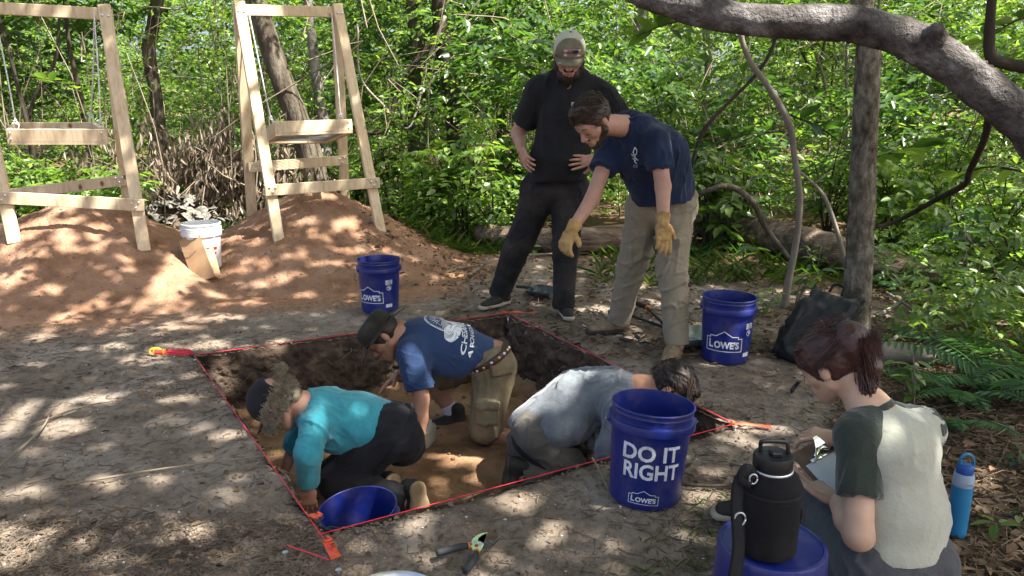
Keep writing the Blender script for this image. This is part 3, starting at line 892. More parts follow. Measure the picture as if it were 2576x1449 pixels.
# ------------------------------------------------------------------ where the photograph shows sun on the ground, (u, v, half width, half height) in the picture
LIT = [(56, 1053, 95, 55), (168, 1075, 78, 36), (240, 1002, 75, 20), (346, 907, 85, 16), (492, 866, 115, 16), (268, 874, 95, 13), (559, 1092, 35, 12),
       (458, 1005, 60, 15), (509, 1072, 22, 9), (134, 1338, 48, 36), (34, 1394, 48, 32), (50, 1237, 45, 26), (17, 1332, 28, 20), (34, 695, 65, 35),
       (134, 734, 60, 17), (235, 667, 60, 15), (246, 768, 45, 20), (347, 762, 40, 17), (402, 700, 33, 26), (168, 801, 60, 20), (302, 807, 40, 16),
       (447, 784, 50, 12), (537, 801, 85, 12), (620, 717, 65, 16), (643, 672, 60, 18), (280, 835, 60, 14), (414, 823, 55, 10), (84, 851, 70, 13),
       (130, 565, 80, 22), (250, 575, 55, 18), (60, 640, 55, 20), (170, 625, 60, 15), (612, 600, 55, 20), (832, 495, 34, 16), (882, 560, 40, 20), (747, 555, 30, 14),
       (862, 625, 60, 16), (937, 590, 40, 15), (962, 630, 50, 13), (1037, 650, 50, 15), (737, 640, 42, 15), (802, 660, 50, 13), (637, 665, 45, 13),
       (1102, 700, 35, 10), (720, 520, 30, 12), (790, 590, 40, 13), (900, 670, 60, 14), (1000, 690, 50, 10), (700, 700, 50, 12), (560, 690, 30, 12),
       (1317, 1264, 84, 30), (1502, 1280, 57, 23), (1404, 1316, 22, 10), (1775, 1249, 60, 20), (1796, 1192, 57, 18), (1497, 780, 45, 14), (1729, 1249, 30, 18),
       (905, 1378, 50, 25), (1090, 1414, 50, 18), (1885, 1041, 62, 18), (2052, 1030, 50, 14), (1930, 975, 40, 10), (2276, 885, 50, 14), (2471, 1198, 40, 20),
       (1160, 690, 40, 12), (1200, 605, 70, 18), (1600, 720, 45, 10), (1690, 760, 50, 12), (2250, 760, 40, 12), (620, 760, 60, 8), (760, 745, 60, 8), (700, 860, 40, 10),
       (1860, 1110, 50, 12), (330, 600, 30, 12), (420, 640, 30, 10), (2440, 1100, 30, 14), (2520, 1290, 40, 14), (2400, 760, 60, 25), (2480, 900, 42, 20), (2330, 960, 42, 15), (2540, 820, 42, 20), (2300, 700, 60, 16), (2440, 640, 60, 16), (2000, 700, 40, 12), (1860, 650, 50, 10), (1420, 610, 60, 10)]
FLOOR_LIT = [(1250, 1150, 55, 12), (1200, 1205, 36, 12), (1130, 1165, 26, 8)]
def lit_list():
    out = []
    for (u, v, ru, rv) in LIT:
        p = hit(u, v); a = hit(u + ru, v); b = hit(u, v + rv)
        g = p - SUN * (p[2] / SUN[2])
        out.append((g[0], g[1], abs(a[0] - p[0]) * .9 + 0.01, max(0.06, .9 * np.linalg.norm((b - p)[:2]))))
    for (u, v, ru, rv) in FLOOR_LIT:
        p = gd(u, v, PIT_Z); a = gd(u + ru, v, PIT_Z); b = gd(u, v + rv, PIT_Z)
        g = p - SUN * (p[2] / SUN[2])
        out.append((g[0], g[1], abs(a[0] - p[0]), max(0.06, np.linalg.norm((b - p)[:2]))))
    # sun on people and things above the ground: a shoulder, the shirt back, the leaning trunk, the frames
    for (u, v, Y, r) in [(2398, 1300, 1.95, 0.045), (2060, 40, 3.15, 0.15), (2390, 150, 3.1, 0.15),
                         (1900, 35, 3.25, 0.14), (2520, 250, 3.05, 0.22), (1730, 10, 3.3, 0.10), (2250, 80, 3.15, .12), (560, 925, 4.3, 0.08), (1660, 1140, 2.7, 0.04),
                         (605, 100, 6.8, 0.22), (880, 120, 6.9, 0.10), (900, 260, 6.8, 0.09), (930, 420, 6.6, 0.08), (700, 520, 6.3, 0.12), (255, 90, 5.9, 0.10), (290, 250, 5.8, 0.08),
                         (330, 420, 5.7, 0.07), (180, 510, 5.7, 0.10), (700, 25, 6.9, 0.14), (100, 30, 5.9, 0.12), (760, 315, 6.6, 0.07), (360, 590, 5.6, 0.07), (640, 300, 6.6, 0.12), (618, 200, 6.7, .16), (650, 400, 6.5, .10), (690, 560, 6.3, .08), (870, 60, 6.9, .14), (890, 190, 6.85, .08), (945, 500, 6.5, .08), (270, 150, 5.85, .10), (310, 340, 5.75, .08), (345, 520, 5.65, .08), (800, 25, 6.9, .10), (200, 30, 5.9, .12), (60, 512, 5.7, .1), (290, 505, 5.7, .09), (130, 340, 5.8, .1), (720, 465, 6.4, .09), (900, 460, 6.5, .08), (30, 560, 5.6, .08),
                         (830, 460, 6.5, 0.08), (455, 520, 9.0, .55), (540, 400, 9.6, .65), (400, 500, 9.0, .4), (1700, 720, 4.4, 0.06), (1720, 560, 4.5, 0.04), (1340, 195, 5.1, 0.04)]:
        p = at(u, v, Y)
        g = p - SUN * (p[2] / SUN[2])
        out.append((g[0], g[1], r, r))
    return np.array(out)
LITG = lit_list()
def lit_here(g):
    m = np.zeros(len(g), bool)
    wob = 1 + 0.25 * fbm(np.c_[g, np.zeros(len(g))], 7.0, 2, 77)
    for (cx, cy, rx, ry) in LITG:
        m |= ((g[:, 0] - cx) / rx) ** 2 + ((g[:, 1] - cy) / ry) ** 2 < wob
    return m

# ------------------------------------------------------------------ unseen trees added for shade; their crown leaves leave gaps above the sunlit spots
def shade_leaves(n, box, zlo, zhi, seed, L=0.15, dens=1.0):
    rg = np.random.default_rng(seed)
    g = np.c_[rg.uniform(box[0], box[1], n), rg.uniform(box[2], box[3], n)]
    back = np.clip((g[:, 1] - 7.5 - 0.10 * g[:, 0]) / 0.8, 0, 1)                 # the wood behind stands in open sun
    hole = (vnoise(np.c_[g, np.zeros(n)], 1.5, 88) > 0.62) & ((g[:, 0] < -2.1))
    keep = ~lit_here(g) & (rg.random(n) < (1 - 0.80 * back) * dens) & ~hole
    g = g[keep]
    z = rg.uniform(zlo, zhi, len(g))
    P = np.c_[g, np.zeros(len(g))] + SUN * (z / SUN[2])[:, None]
    LL = rg.uniform(0.7, 1.25, len(g)) * L
    P = P - np.c_[np.zeros((len(g), 2)), np.zeros(len(g))]
    az = rg.uniform(0, 6.28, len(g))
    P[:, 0] += np.sin(az) * LL * 0.5; P[:, 1] -= np.cos(az) * LL * 0.5
    return leaves(P, az, rg.normal(0, 0.25, len(g)), rg.normal(0, 0.25, len(g)), LL, LL * 0.62)

def unseen_shade_tree(label, base, lean, h, r, crown, seed, mat_='bark'):
    rg = np.random.default_rng(seed)
    t = thing('unseen_shade_tree', label, 'tree', base, 'unseen trees added to shade the clearing')
    b = np.asarray(base, float)
    top = b + A(lean[0], lean[1], h)
    path = spline([b - A(0, 0, 0.1), b + (top - b) * 0.35 + A(0.1, -0.1, 0), b + (top - b) * 0.7 + A(-0.1, 0.1, 0), top], 24)
    mb = MB().tube(path, [r * 1.3, r, r * 0.8, r * 0.35], 14, noise=0.12, seed=seed)
    V, F = crown
    c = V.reshape(-1, 6, 3)[:, 0]
    for q in c[rg.choice(len(c), 9)]:
        k = rg.integers(13, 22)
        mb.tube(spline([path[k], (path[k] + q) / 2 + A(0, 0, 0.4), q], 8), [r * 0.4, r * 0.2, 0.02], 6)
    mb.build('trunk', M[mat_], t)
    link('crown', mk('crown', V, [F]), M['leaf'], t)
def patchy_leaves(n, box, zlo, zhi, seed, L, scale, thr):  # unseen leaf clumps added by noise to cast patchy shade on the wood
    rg = np.random.default_rng(seed)
    g = np.c_[rg.uniform(box[0], box[1], n), rg.uniform(box[2], box[3], n)]
    g = g[(fbm(np.c_[g, np.zeros(n)], scale, 2, seed) > thr) & ~lit_here(g)]
    z = rg.uniform(zlo, zhi, len(g)); P = np.c_[g, np.zeros(len(g))] + SUN * (z / SUN[2])[:, None]
    LL = rg.uniform(.7, 1.25, len(g)) * L
    return leaves(P, rg.uniform(0, 6.28, len(g)), rg.normal(0, .25, len(g)), rg.normal(0, .25, len(g)), LL, LL * .62)
NSH = 19000
unseen_shade_tree('unseen tall tree added at the right, crown shaped to shade the pit', (6.6, 0.6, 0), (-0.6, 0.8, ), 11, 0.26, shade_leaves(NSH, (-1.2, 4.2, -0.5, 8.0), 5.8, 8.0, 1), 11)
unseen_shade_tree('unseen tall tree added behind the camera, crown shaped to shade the left bank', (3.2, -3.2, 0), (-0.4, 1.0), 10, 0.24, shade_leaves(NSH, (-6.5, -1.2, -0.5, 8.0), 6.0, 8.4, 2), 12)

unseen_shade_tree('unseen tall tree added at the right to shade patches of the wood', (13.5, 8.5, 0), (-0.5, 0.5), 12, 0.28, patchy_leaves(22000, (-10, 9, 7.6, 17), 8.5, 12, 3, 0.26, .75, .20), 13)

# ------------------------------------------------------------------ the trees that stand in the picture
def trunk_tree(name, label, cat, pts, radii, m, n=14, group=None, noise=0.10, seed=0, crown=None, seg=30, limbs=(), knob=0, leafm='leaf'):
    pts = [np.asarray(p, float) for p in pts]
    base = pts[0]
    t = thing(name, label, cat, base, group)
    path = spline(pts, seg)
    mb = MB().tube(path, radii, n, noise=noise, seed=seed)
    rg = np.random.default_rng(seed + 500)
    if knob:                                                                     # corky warts standing off the bark
        rr = np.interp(np.linspace(0, 1, seg), np.linspace(0, 1, len(radii)), radii)
        for _ in range(knob):
            k = rg.integers(0, seg - 1); a = rg.uniform(0, 6.283); f = rg.random()
            p = path[k] * (1 - f) + path[k + 1] * f
            u, w, d = frame_from(path[k + 1] - path[k])
            n_ = u * math.cos(a) + w * math.sin(a)
            r = rr[k] * 0.97
            s = rg.uniform(0.004, 0.010)
            q = p + n_ * r
            mb.add(np.array([q + d * s * 1.6 + n_ * -0.002, q - d * s * 1.6 + n_ * -0.002, q + np.cross(n_, d) * s, q - np.cross(n_, d) * s, q + n_ * s * 0.9]),
                   [np.array([[0, 2, 4], [2, 1, 4], [1, 3, 4], [3, 0, 4]])])
    for lp, lr in limbs:
        mb.tube(spline(lp, 14), lr, 7, noise=0.1, seed=seed + 3)
    mb.build('trunk', M[m], t)
    if crown:
        c, ext, ns, LL = crown
        P = np.asarray(c, float) + rg.normal(0, 1, (ns, 3)) * np.asarray(ext)
        P[:, 2] = np.maximum(P[:, 2], 0.6)
        V, F = sprays(P, rg.uniform(0, 6.283, ns), rg.normal(-0.1, 0.25, ns), rg.uniform(0.3, 0.6, ns), 9, LL, rg)
        link('crown', mk('crown', V, [F]), M[leafm], t)
    return t
def up(p, z): return A(p[0], p[1], z)
def col_pts(uvs, Y, low=None):
    """a stem through picture points, at distance Y, listed from the foot upwards"""
    P = [at(u, v, Y) for u, v in uvs]
    f = P[0].copy()
    f[2] = float(surf_h(np.array(f[0]), np.array(f[1]))) - 0.05
    return [f] + P
T = trunk_tree
g = gd(2152, 862)
T('tree', 'straight trunk with knobbly bark standing behind the seated writer', 'tree', [g - A(0, 0, .05), at(2156, 740, 4.5), at(2166, 560, 4.5), at(2172, 400, 4.5), at(2182, 200, 4.5), at(2186, 60, 4.5), at(2190, -150, 4.5), A(2.25, 4.6, 6.5)],
  [0.090, 0.080, 0.075, 0.072, 0.068, 0.066, 0.06, 0.03], 'bark_knob', 20, noise=0.07, seed=21, seg=60, knob=1500, crown=((2.6, 4.3, 7.2), (0.9, 0.9, 0.6), 120, 0.12))
T('leaning_tree', 'thick smooth grey trunk arching across the upper right corner', 'tree',
  [A(3.6, 2.5, -0.1), A(3.0, 2.75, 0.55), at(2700, 425, 2.95), at(2576, 306, 3.0), at(2470, 220, 3.05), at(2370, 145, 3.1), at(2270, 95, 3.15), at(2150, 62, 3.2), at(2000, 55, 3.25), at(1850, 45, 3.3), at(1700, 12, 3.35), at(1560, -45, 3.4), at(1300, -200, 3.6)],
  [0.11, 0.10, 0.086, 0.080, 0.077, 0.076, 0.075, 0.070, 0.066, 0.063, 0.058, 0.055, 0.05], 'bark_limb', 44, noise=0.16, seed=22, seg=170, knob=240,
  limbs=[([at(2340, 120, 3.1), at(2352, 88, 3.06), at(2362, 70, 3.02)], [0.06, 0.05, 0.02])], crown=((-0.6, 3.9, 3.6), (0.6, 0.5, 0.3), 40, 0.10))
T('sapling', 'slender pale curving sapling between the fallen log and the knobbly trunk', 'tree',
  [gd(1972, 768) - A(0, 0, .03), at(1985, 700, 5.4), at(2004, 600, 5.4), at(2012, 500, 5.4), at(1998, 390, 5.4), at(1984, 310, 5.35), at(1930, 215, 5.3), at(1885, 150, 5.3), at(1856, 60, 5.3), at(1840, -60, 5.3)],
  [0.030, 0.026, 0.023, 0.022, 0.021, 0.025, 0.021, 0.019, 0.018, 0.015], 'bark_pale', 10, noise=0.08, seed=23, seg=50, crown=(at(1830, -200, 5.3), (0.5, 0.5, 0.3), 60, 0.11))
T('tree', 'crooked grey trunk in the thicket between the two screen frames', 'tree', col_pts([(402, 350), (392, 240), (374, 130), (386, 60), (400, -30), (410, -200)], 11.0), [0.11, 0.10, 0.085, 0.09, 0.085, 0.08, 0.05], 'bark', 12, seed=24,
  crown=((-5.2, 11, 4.6), (1.0, 0.9, 0.6), 170, 0.11))
T('tree', 'thick leaning trunk seen through the right wooden screen frame', 'tree', col_pts([(792, 440), (752, 310), (705, 190), (665, 70), (630, -60), (600, -200)], 9.2), [0.17, 0.15, 0.135, 0.125, 0.12, 0.11, 0.08], 'bark', 16, seed=25,
  crown=((-3.6, 9.3, 4.6), (1.0, 0.8, 0.6), 170, 0.11))
T('tree', 'sunlit pale trunk just right of the leaning trunk inside the right frame', 'tree', col_pts([(815, 330), (800, 220), (786, 110), (775, 0), (770, -150)], 10.3), [0.09, 0.08, 0.07, 0.065, 0.06, 0.05], 'bark_grey', 12, seed=26,
  crown=((-2.9, 10.4, 4.9), (0.9, 0.8, 0.5), 140, 0.11))
T('tree', 'straight grey ridged trunk in the middle of the background', 'tree', col_pts([(1048, 350), (1050, 200), (1047, 80), (1043, -40), (1040, -200)], 12.0), [0.15, 0.14, 0.135, 0.13, 0.125, 0.1], 'bark', 14, seed=27,
  crown=((-1.6, 12, 5.2), (1.1, 0.9, 0.6), 170, 0.11))
T('tree', 'dark trunk right of the straight ridged trunk in the background', 'tree', col_pts([(1146, 340), (1134, 220), (1114, 110), (1105, 20), (1095, -150)], 10.6), [0.13, 0.125, 0.115, 0.11, 0.10, 0.08], 'bark_dark', 14, seed=28,
  crown=((-1.0, 10.6, 4.9), (0.9, 0.8, 0.5), 150, 0.11), limbs=[(col_pts([(1030, 340), (1000, 240), (1060, 150), (1110, 100)], 10.5)[1:], [0.03, 0.028, 0.025, 0.03])])
T('tree', 'thin trunk in the thicket just left of the bearded man in the cap', 'tree', col_pts([(1262, 330), (1256, 200), (1262, 80), (1270, -60)], 14.0), [0.10, 0.09, 0.085, 0.08, 0.07], 'bark', 10, seed=29,
  crown=((-0.3, 14, 5.2), (1.1, 0.9, 0.6), 150, 0.12))
T('tree', 'trunk in the far thicket right of the cap of the bearded man', 'tree', col_pts([(1610, 250), (1604, 120), (1612, 20), (1615, -100)], 15.0), [0.13, 0.12, 0.11, 0.105, 0.09], 'bark_grey', 10, seed=30,
  crown=((2.6, 15, 5.4), (1.2, 0.9, 0.6), 150, 0.12))
T('tree', 'pale trunk half hidden in the far thicket above the fallen log', 'tree', col_pts([(1770, 330), (1782, 180), (1775, 60), (1780, -80)], 14.0), [0.08, 0.075, 0.07, 0.065, 0.06], 'bark_pale', 10, seed=31,
  crown=((3.6, 14, 5.0), (1.0, 0.9, 0.6), 150, 0.12))
T('tree', 'dark stem rising at the right edge above the arching trunk', 'tree', [A(3.35, 4.2, -.05), A(3.3, 4.2, .7), at(2640, 190, 4.2), at(2580, 170, 4.2), at(2530, 160, 4.2), at(2492, 140, 4.2), at(2490, 60, 4.2), at(2500, -40, 4.2)], [0.05, 0.045, 0.036, 0.034, 0.032, 0.03, 0.026, 0.022], 'bark_dark', 9, seed=32)
T('sapling', 'thin dark sapling seen through the left wooden screen frame', 'tree', col_pts([(215, 320), (200, 230), (175, 120), (160, -30)], 9.5), [0.035, 0.032, 0.03, 0.026, 0.02], 'bark_dark', 8, seed=33,
  crown=((-5.9, 9.5, 3.9), (0.7, 0.7, 0.4), 90, 0.11), limbs=[(col_pts([(72, 300), (90, 240), (140, 150), (150, 40)], 9.4)[1:], [0.025, 0.022, 0.02, 0.015])])
T('sapling', 'dark forked sapling behind the near leg of the left screen frame', 'tree', col_pts([(72, 330), (50, 240), (20, 120), (-10, 20)], 9.0), [0.03, 0.03, 0.026, 0.02, 0.016], 'bark_dark', 8, seed=34,
  crown=((-6.6, 9.2, 3.6), (0.7, 0.7, 0.4), 90, 0.11))
rgs = np.random.default_rng(5)
for i in range(26):                                                              # thin stems the photograph gives no way to tell apart
    Y = rgs.uniform(10, 20); u = rgs.uniform(-50, 2600)
    dx = rgs.normal(0, 40)
    T('sapling', 'thin grey stem lost in the leafy background thicket', 'tree', col_pts([(u, 330), (u + dx * 0.3 + rgs.normal(0, 12), 200), (u + dx * 0.7 + rgs.normal(0, 12), 80), (u + dx, -60)], Y),
      [0.03, 0.03, 0.026, 0.022, 0.02], ('bark_dark', 'bark_pale', 'bark')[i % 3], 6, group='thin stems in the background thicket', seed=100 + i, seg=16,
      crown=(at(u + dx, -40, Y), (0.8, 0.8, 0.5), 45, 0.12))

# ------------------------------------------------------------------ shrubs at the edge of the thicket
def shrub_meshes(seed, h, spread, ns, nt, L, lm=9):
    rg = np.random.default_rng(seed)
    mb = MB(); P, az, pi_, ln = [], [], [], []
    for i in range(ns):
        a = rg.uniform(0, 6.283)
        tip = A(math.cos(a) * spread * rg.uniform(0.3, 1), math.sin(a) * spread * rg.uniform(0.3, 1), h * rg.uniform(0.6, 1.05))
        path = spline([A(rg.normal(0, 0.05), rg.normal(0, 0.05), -0.05), tip * A(0.3, 0.3, 0.55), tip], 10)
        mb.tube(path, [0.012, 0.008, 0.004], 5)
        for k in range(nt):
            f = rg.uniform(0.25, 1.0) ** 0.8
            P.append(path[min(9, int(f * 9.99))]); az.append(rg.uniform(0, 6.283)); pi_.append(rg.normal(0.12, 0.3)); ln.append(rg.uniform(0.22, 0.5) * min(1, h))
    V, F = sprays(np.array(P), np.array(az), np.array(pi_), np.array(ln), lm, L, rg)
    return mb.mesh('stem'), mk('foliage', V, [F])
SH = [shrub_meshes(200 + i, *a) for i, a in enumerate([(1.3, 0.55, 7, 9, 0.10), (0.8, 0.5, 7, 8, 0.09), (1.8, 0.7, 7, 11, 0.10), (0.55, 0.4, 6, 7, 0.075), (1.1, 0.6, 6, 8, 0.14)])]
def shrub(u, v, Y, kind, s, label, leafm='leaf_light', group=None):
    p = at(u, v, Y)
    p[2] = float(surf_h(np.array(p[0]), np.array(p[1])))
    t = thing('shrub', label, 'shrub', p, group or 'shrubs at the edge of the thicket', (0, 0, random.uniform(0, 6.28)))
    t.scale = (s, s, s)
    for me_, nm, mm in ((SH[kind][0], 'stem', 'bark_dark'), (SH[kind][1], 'foliage', leafm)):
        o = bpy.data.objects.new(nm, me_)
        COL.objects.link(o)
        o.parent = t
        if not me_.materials: me_.materials.append(M[mm])
        o.material_slots[0].link = 'OBJECT'
        o.material_slots[0].material = M[mm]
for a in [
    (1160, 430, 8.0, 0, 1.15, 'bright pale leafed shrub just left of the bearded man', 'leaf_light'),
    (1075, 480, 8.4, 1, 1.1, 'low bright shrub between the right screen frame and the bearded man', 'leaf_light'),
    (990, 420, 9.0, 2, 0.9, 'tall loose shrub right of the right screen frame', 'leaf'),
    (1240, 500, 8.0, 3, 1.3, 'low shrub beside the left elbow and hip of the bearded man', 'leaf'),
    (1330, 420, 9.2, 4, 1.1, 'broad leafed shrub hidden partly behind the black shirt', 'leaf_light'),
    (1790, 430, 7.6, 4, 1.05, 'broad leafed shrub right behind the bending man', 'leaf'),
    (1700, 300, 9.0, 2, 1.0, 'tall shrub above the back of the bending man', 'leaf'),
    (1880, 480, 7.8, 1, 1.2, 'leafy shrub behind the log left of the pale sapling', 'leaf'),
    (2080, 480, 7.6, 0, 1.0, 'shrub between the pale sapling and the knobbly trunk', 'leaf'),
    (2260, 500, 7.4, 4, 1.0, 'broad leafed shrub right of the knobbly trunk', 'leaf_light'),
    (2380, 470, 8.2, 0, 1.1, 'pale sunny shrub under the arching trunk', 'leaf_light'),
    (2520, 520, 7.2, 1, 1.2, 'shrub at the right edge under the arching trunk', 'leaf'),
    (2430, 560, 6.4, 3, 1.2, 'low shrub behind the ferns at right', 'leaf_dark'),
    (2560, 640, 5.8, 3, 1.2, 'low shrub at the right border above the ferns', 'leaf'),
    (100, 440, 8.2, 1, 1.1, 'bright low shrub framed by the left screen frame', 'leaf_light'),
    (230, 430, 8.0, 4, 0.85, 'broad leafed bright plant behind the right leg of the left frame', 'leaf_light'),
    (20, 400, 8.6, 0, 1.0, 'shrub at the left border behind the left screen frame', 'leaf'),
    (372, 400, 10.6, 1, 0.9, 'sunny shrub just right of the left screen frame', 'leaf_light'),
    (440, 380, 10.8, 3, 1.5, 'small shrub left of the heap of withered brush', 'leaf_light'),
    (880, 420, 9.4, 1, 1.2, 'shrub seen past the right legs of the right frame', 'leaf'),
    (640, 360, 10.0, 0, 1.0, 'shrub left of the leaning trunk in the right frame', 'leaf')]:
    shrub(*a)

# ------------------------------------------------------------------ the wood behind, one mass of leaves
def thicket(n, ylo, yhi, seed, L, m, zfun, dens_scale, thr, xm=0.78, opn=0.72):
    rg = np.random.default_rng(seed)
    Y = ylo + (yhi - ylo) * rg.random(n) ** 0.9
    X = rg.uniform(-1, 1, n) * (xm * Y + 1.5)
    Z = rg.random(n) * zfun(Y)
    Y = Y - 0.22 * np.clip(X - 1.0, 0, 4)
    P = np.c_[X, Y, Z]
    d = fbm(P * A(1, 0.6, 1.2), dens_scale, 3, seed)
    keep = ~((X > -4.9) & (X < -2.9) & (Y < 10.4)) & (d > thr) & ~((Y < 12.5) & (Z > 0.75) & (rg.random(n) < opn))
    P = P[keep]
    P[:, 2] += ground_h(P[:, 0], P[:, 1]) + 0.1
    n = len(P)
    return sprays(P, rg.uniform(0, 6.283, n), rg.normal(-0.05, 0.25, n), rg.uniform(0.3, 0.6, n), m, L, rg)
V, F = thicket(25000, 8.0, 14.0, 301, 0.09, 9, lambda Y: 1.0 + 0.19 * Y, 0.8, 0.09)
tag(link('thicket', mk('thicket', V, [F]), M['leaf']), 'dense sunlit green undergrowth filling the wood behind', 'undergrowth', kind='stuff')
V, F = thicket(22000, 13.0, 24.0, 302, 0.13, 9, lambda Y: 1.2 + 0.20 * Y, 0.45, -0.04)
tag(link('middle_wood', mk('middle_wood', V, [F]), M['leaf']), 'leafy middle wood behind the thicket', 'wood', kind='stuff')
V, F = thicket(19000, 24.0, 44.0, 303, 0.26, 8, lambda Y: 1.5 + 0.22 * Y, 0.25, -0.3)
tag(link('far_wood', mk('far_wood', V, [F]), M['leaf_far']), 'far wood closing the view with bright leaves', 'wood', kind='stuff')
V, F = thicket(7200, 8.7, 12.5, 305, 0.15, 9, lambda Y: 1.5 + 0.17 * Y, 0.55, 0.10, opn=0.0)
k_ = V.reshape(-1, 6, 3)[:, 0, 2] > 1.35 - 1.6 * np.clip(V.reshape(-1, 6, 3)[:, 0, 0] - .3, 0, .7)                                          # hanging boughs: only what is above head height
V = V.reshape(-1, 6, 3)[k_].reshape(-1, 3); n_ = len(V) // 6; b_ = np.arange(n_)[:, None] * 6
F = np.concatenate([b_ + np.array([[0, 5, 4, 3]]), b_ + np.array([[0, 3, 2, 1]])])
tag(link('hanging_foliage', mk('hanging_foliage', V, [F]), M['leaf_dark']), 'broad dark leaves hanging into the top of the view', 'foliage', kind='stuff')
# fine bare stems and vines tangled through the thicket
rg = np.random.default_rng(9)
mb = MB()
for i in range(260):
    Y = rg.uniform(8.3, 15); X = rg.uniform(-1, 1) * (0.75 * Y + 1); h = rg.uniform(0.8, 3.2)
    b = A(X, Y - 0.2 * max(0, X - 1), 0)
    mb.tube(spline([b, b + A(rg.normal(0, .15), rg.normal(0, .1), h * .5), b + A(rg.normal(0, .4), rg.normal(0, .2), h)], 6), [0.010, 0.007, 0.004], 4, cap=False)
for i in range(70):
    Y = rg.uniform(8.5, 13); X = rg.uniform(-1, 1) * (0.75 * Y + 1); z = rg.uniform(0.5, 2.8)
    p = A(X, Y, z)
    mb.tube(spline([p, p + A(rg.normal(0, .4), 0.1, rg.normal(0, .5)), p + A(rg.normal(0, .9), 0, rg.normal(0, .7)), p + A(rg.normal(0, 1.2), .1, rg.normal(0, .9))], 12), [0.009, 0.008, 0.006], 4, cap=False)
mb.build('vine_tangle', M['twig'])
tag(bpy.data.objects['vine_tangle'], 'tangle of thin bare stems and vines in the thicket', 'vines', kind='stuff')

# ------------------------------------------------------------------ sifting frames
def bolt(parent, p, n, r=0.011):
    n = nrm(n)
    MB().tube([p - n * 0.004, p + n * 0.004, p + n * 0.009], [r, r, r * 0.5], 8).build('bolt', M['steel'], parent, sharp=40)
def grounded(p, drop=0.03):
    p = p.copy()
    p[2] = min(p[2], float(surf_h(np.array(p[0]), np.array(p[1])))) - drop
    return p
def frame(label, ap, ff, rf, bars, group='wooden A-frames that carry the sifting screens'):
    """ap: the two tops; ff, rf: front and rear feet, each (left, right)"""
    base = (ff[0] + ff[1] + rf[0] + rf[1]) / 4
    t = thing('screen_frame', label, 'wooden frame', base, group)
    side = nrm(ap[1] - ap[0])
    fwd = nrm(np.cross(side, A(0, 0, 1)))                     # towards the camera
    if fwd[1] > 0: fwd = -fwd
    for i in (0, 1):
        s = -1 if i == 0 else 1
        d = nrm(ap[i] - ff[i])
        mb = MB(); board(mb, ff[i], ap[i] + d * 0.05, side, 0.089, 0.038); mb.build('leg', M['pine'], t, smooth=False)
        off = -fwd * 0.040
        mb = MB(); board(mb, rf[i] , ap[i] + off + A(0, 0, 0.02), side, 0.089, 0.038); mb.build('leg', M['pine'], t, smooth=False)
        n = nrm(np.cross(side, d)); n = n if n @ fwd > 0 else -n
        for q in (-0.02, 0.022):
            bolt(t, ap[i] + side * q - d * (0.02 + abs(q)) + n * 0.02, n)
    def cross(f0, pairs, name, push, ext=0.06):
        p = [f0[i] + (ap[i] - f0[i]) * pairs for i in (0, 1)]
        n = fwd if push > 0 else -fwd
        o = n * abs(push)
        a, b = p[0] + o - side * ext, p[1] + o + side * ext
        mb = MB(); board(mb, a, b, A(0, 0, 1), 0.092, 0.038); mb.build(name, M['pine'], t, smooth=False)
        if push > 0:
            for i, c in ((0, a), (1, b)):
                s = side if i == 0 else -side
                for (dx, dz) in ((0.035, 0.022), (0.06, -0.02), (0.085, 0.015)):
                    bolt(t, c + s * dx + A(0, 0, dz) + n * 0.019, n)
        return a, b
    cross(ff, bars[0], 'crossbar', 0.040)
    cross(rf, bars[1], 'crossbar', 0.040, 0.02)
    a, b = ap[0] - fwd * 0.02 - A(0, 0, 0.02), ap[1] - fwd * 0.02 - A(0, 0, 0.02)
    mb = MB(); board(mb, a - side * 0.0, b + side * 0.0, A(0, 0, 1), 0.089, 0.038); mb.build('top_bar', M['pine'], t, smooth=False)
    return t, side, fwd
def P3(u, v, Y): return at(u, v, Y)
# right frame
fR = [hit(702, 603), hit(958, 580)]
fR = [f - A(0, 0, 0.02) for f in fR]
rR = [at(634, 540, fR[0][1] + 0.85), at(868, 497, fR[1][1] + 0.85)]
aR = [at(603, 18, fR[0][1] + 0.42), at(850, 24, fR[1][1] + 0.42)]
frR, sideR, fwdR = frame('narrow pine A-frame standing on the right sand heap, beside the leaning trunk', aR, fR, [grounded(r) for r in rR], (0.225, 0.265))
# left frame
fL = [hit(37, 612), hit(364, 632)]
rL = [at(-30, 560, fL[1][1] + 0.85), at(330, 565, fL[1][1] + 0.75)]
aL = [at(-95, 8, fL[0][1] + 0.4), at(264, 28, fL[1][1] + 0.4)]
frL, sideL, fwdL = frame('wide pine A-frame on the left sand heap at the left edge', aL, fL, [grounded(r) for r in rL], (0.195, 0.245))

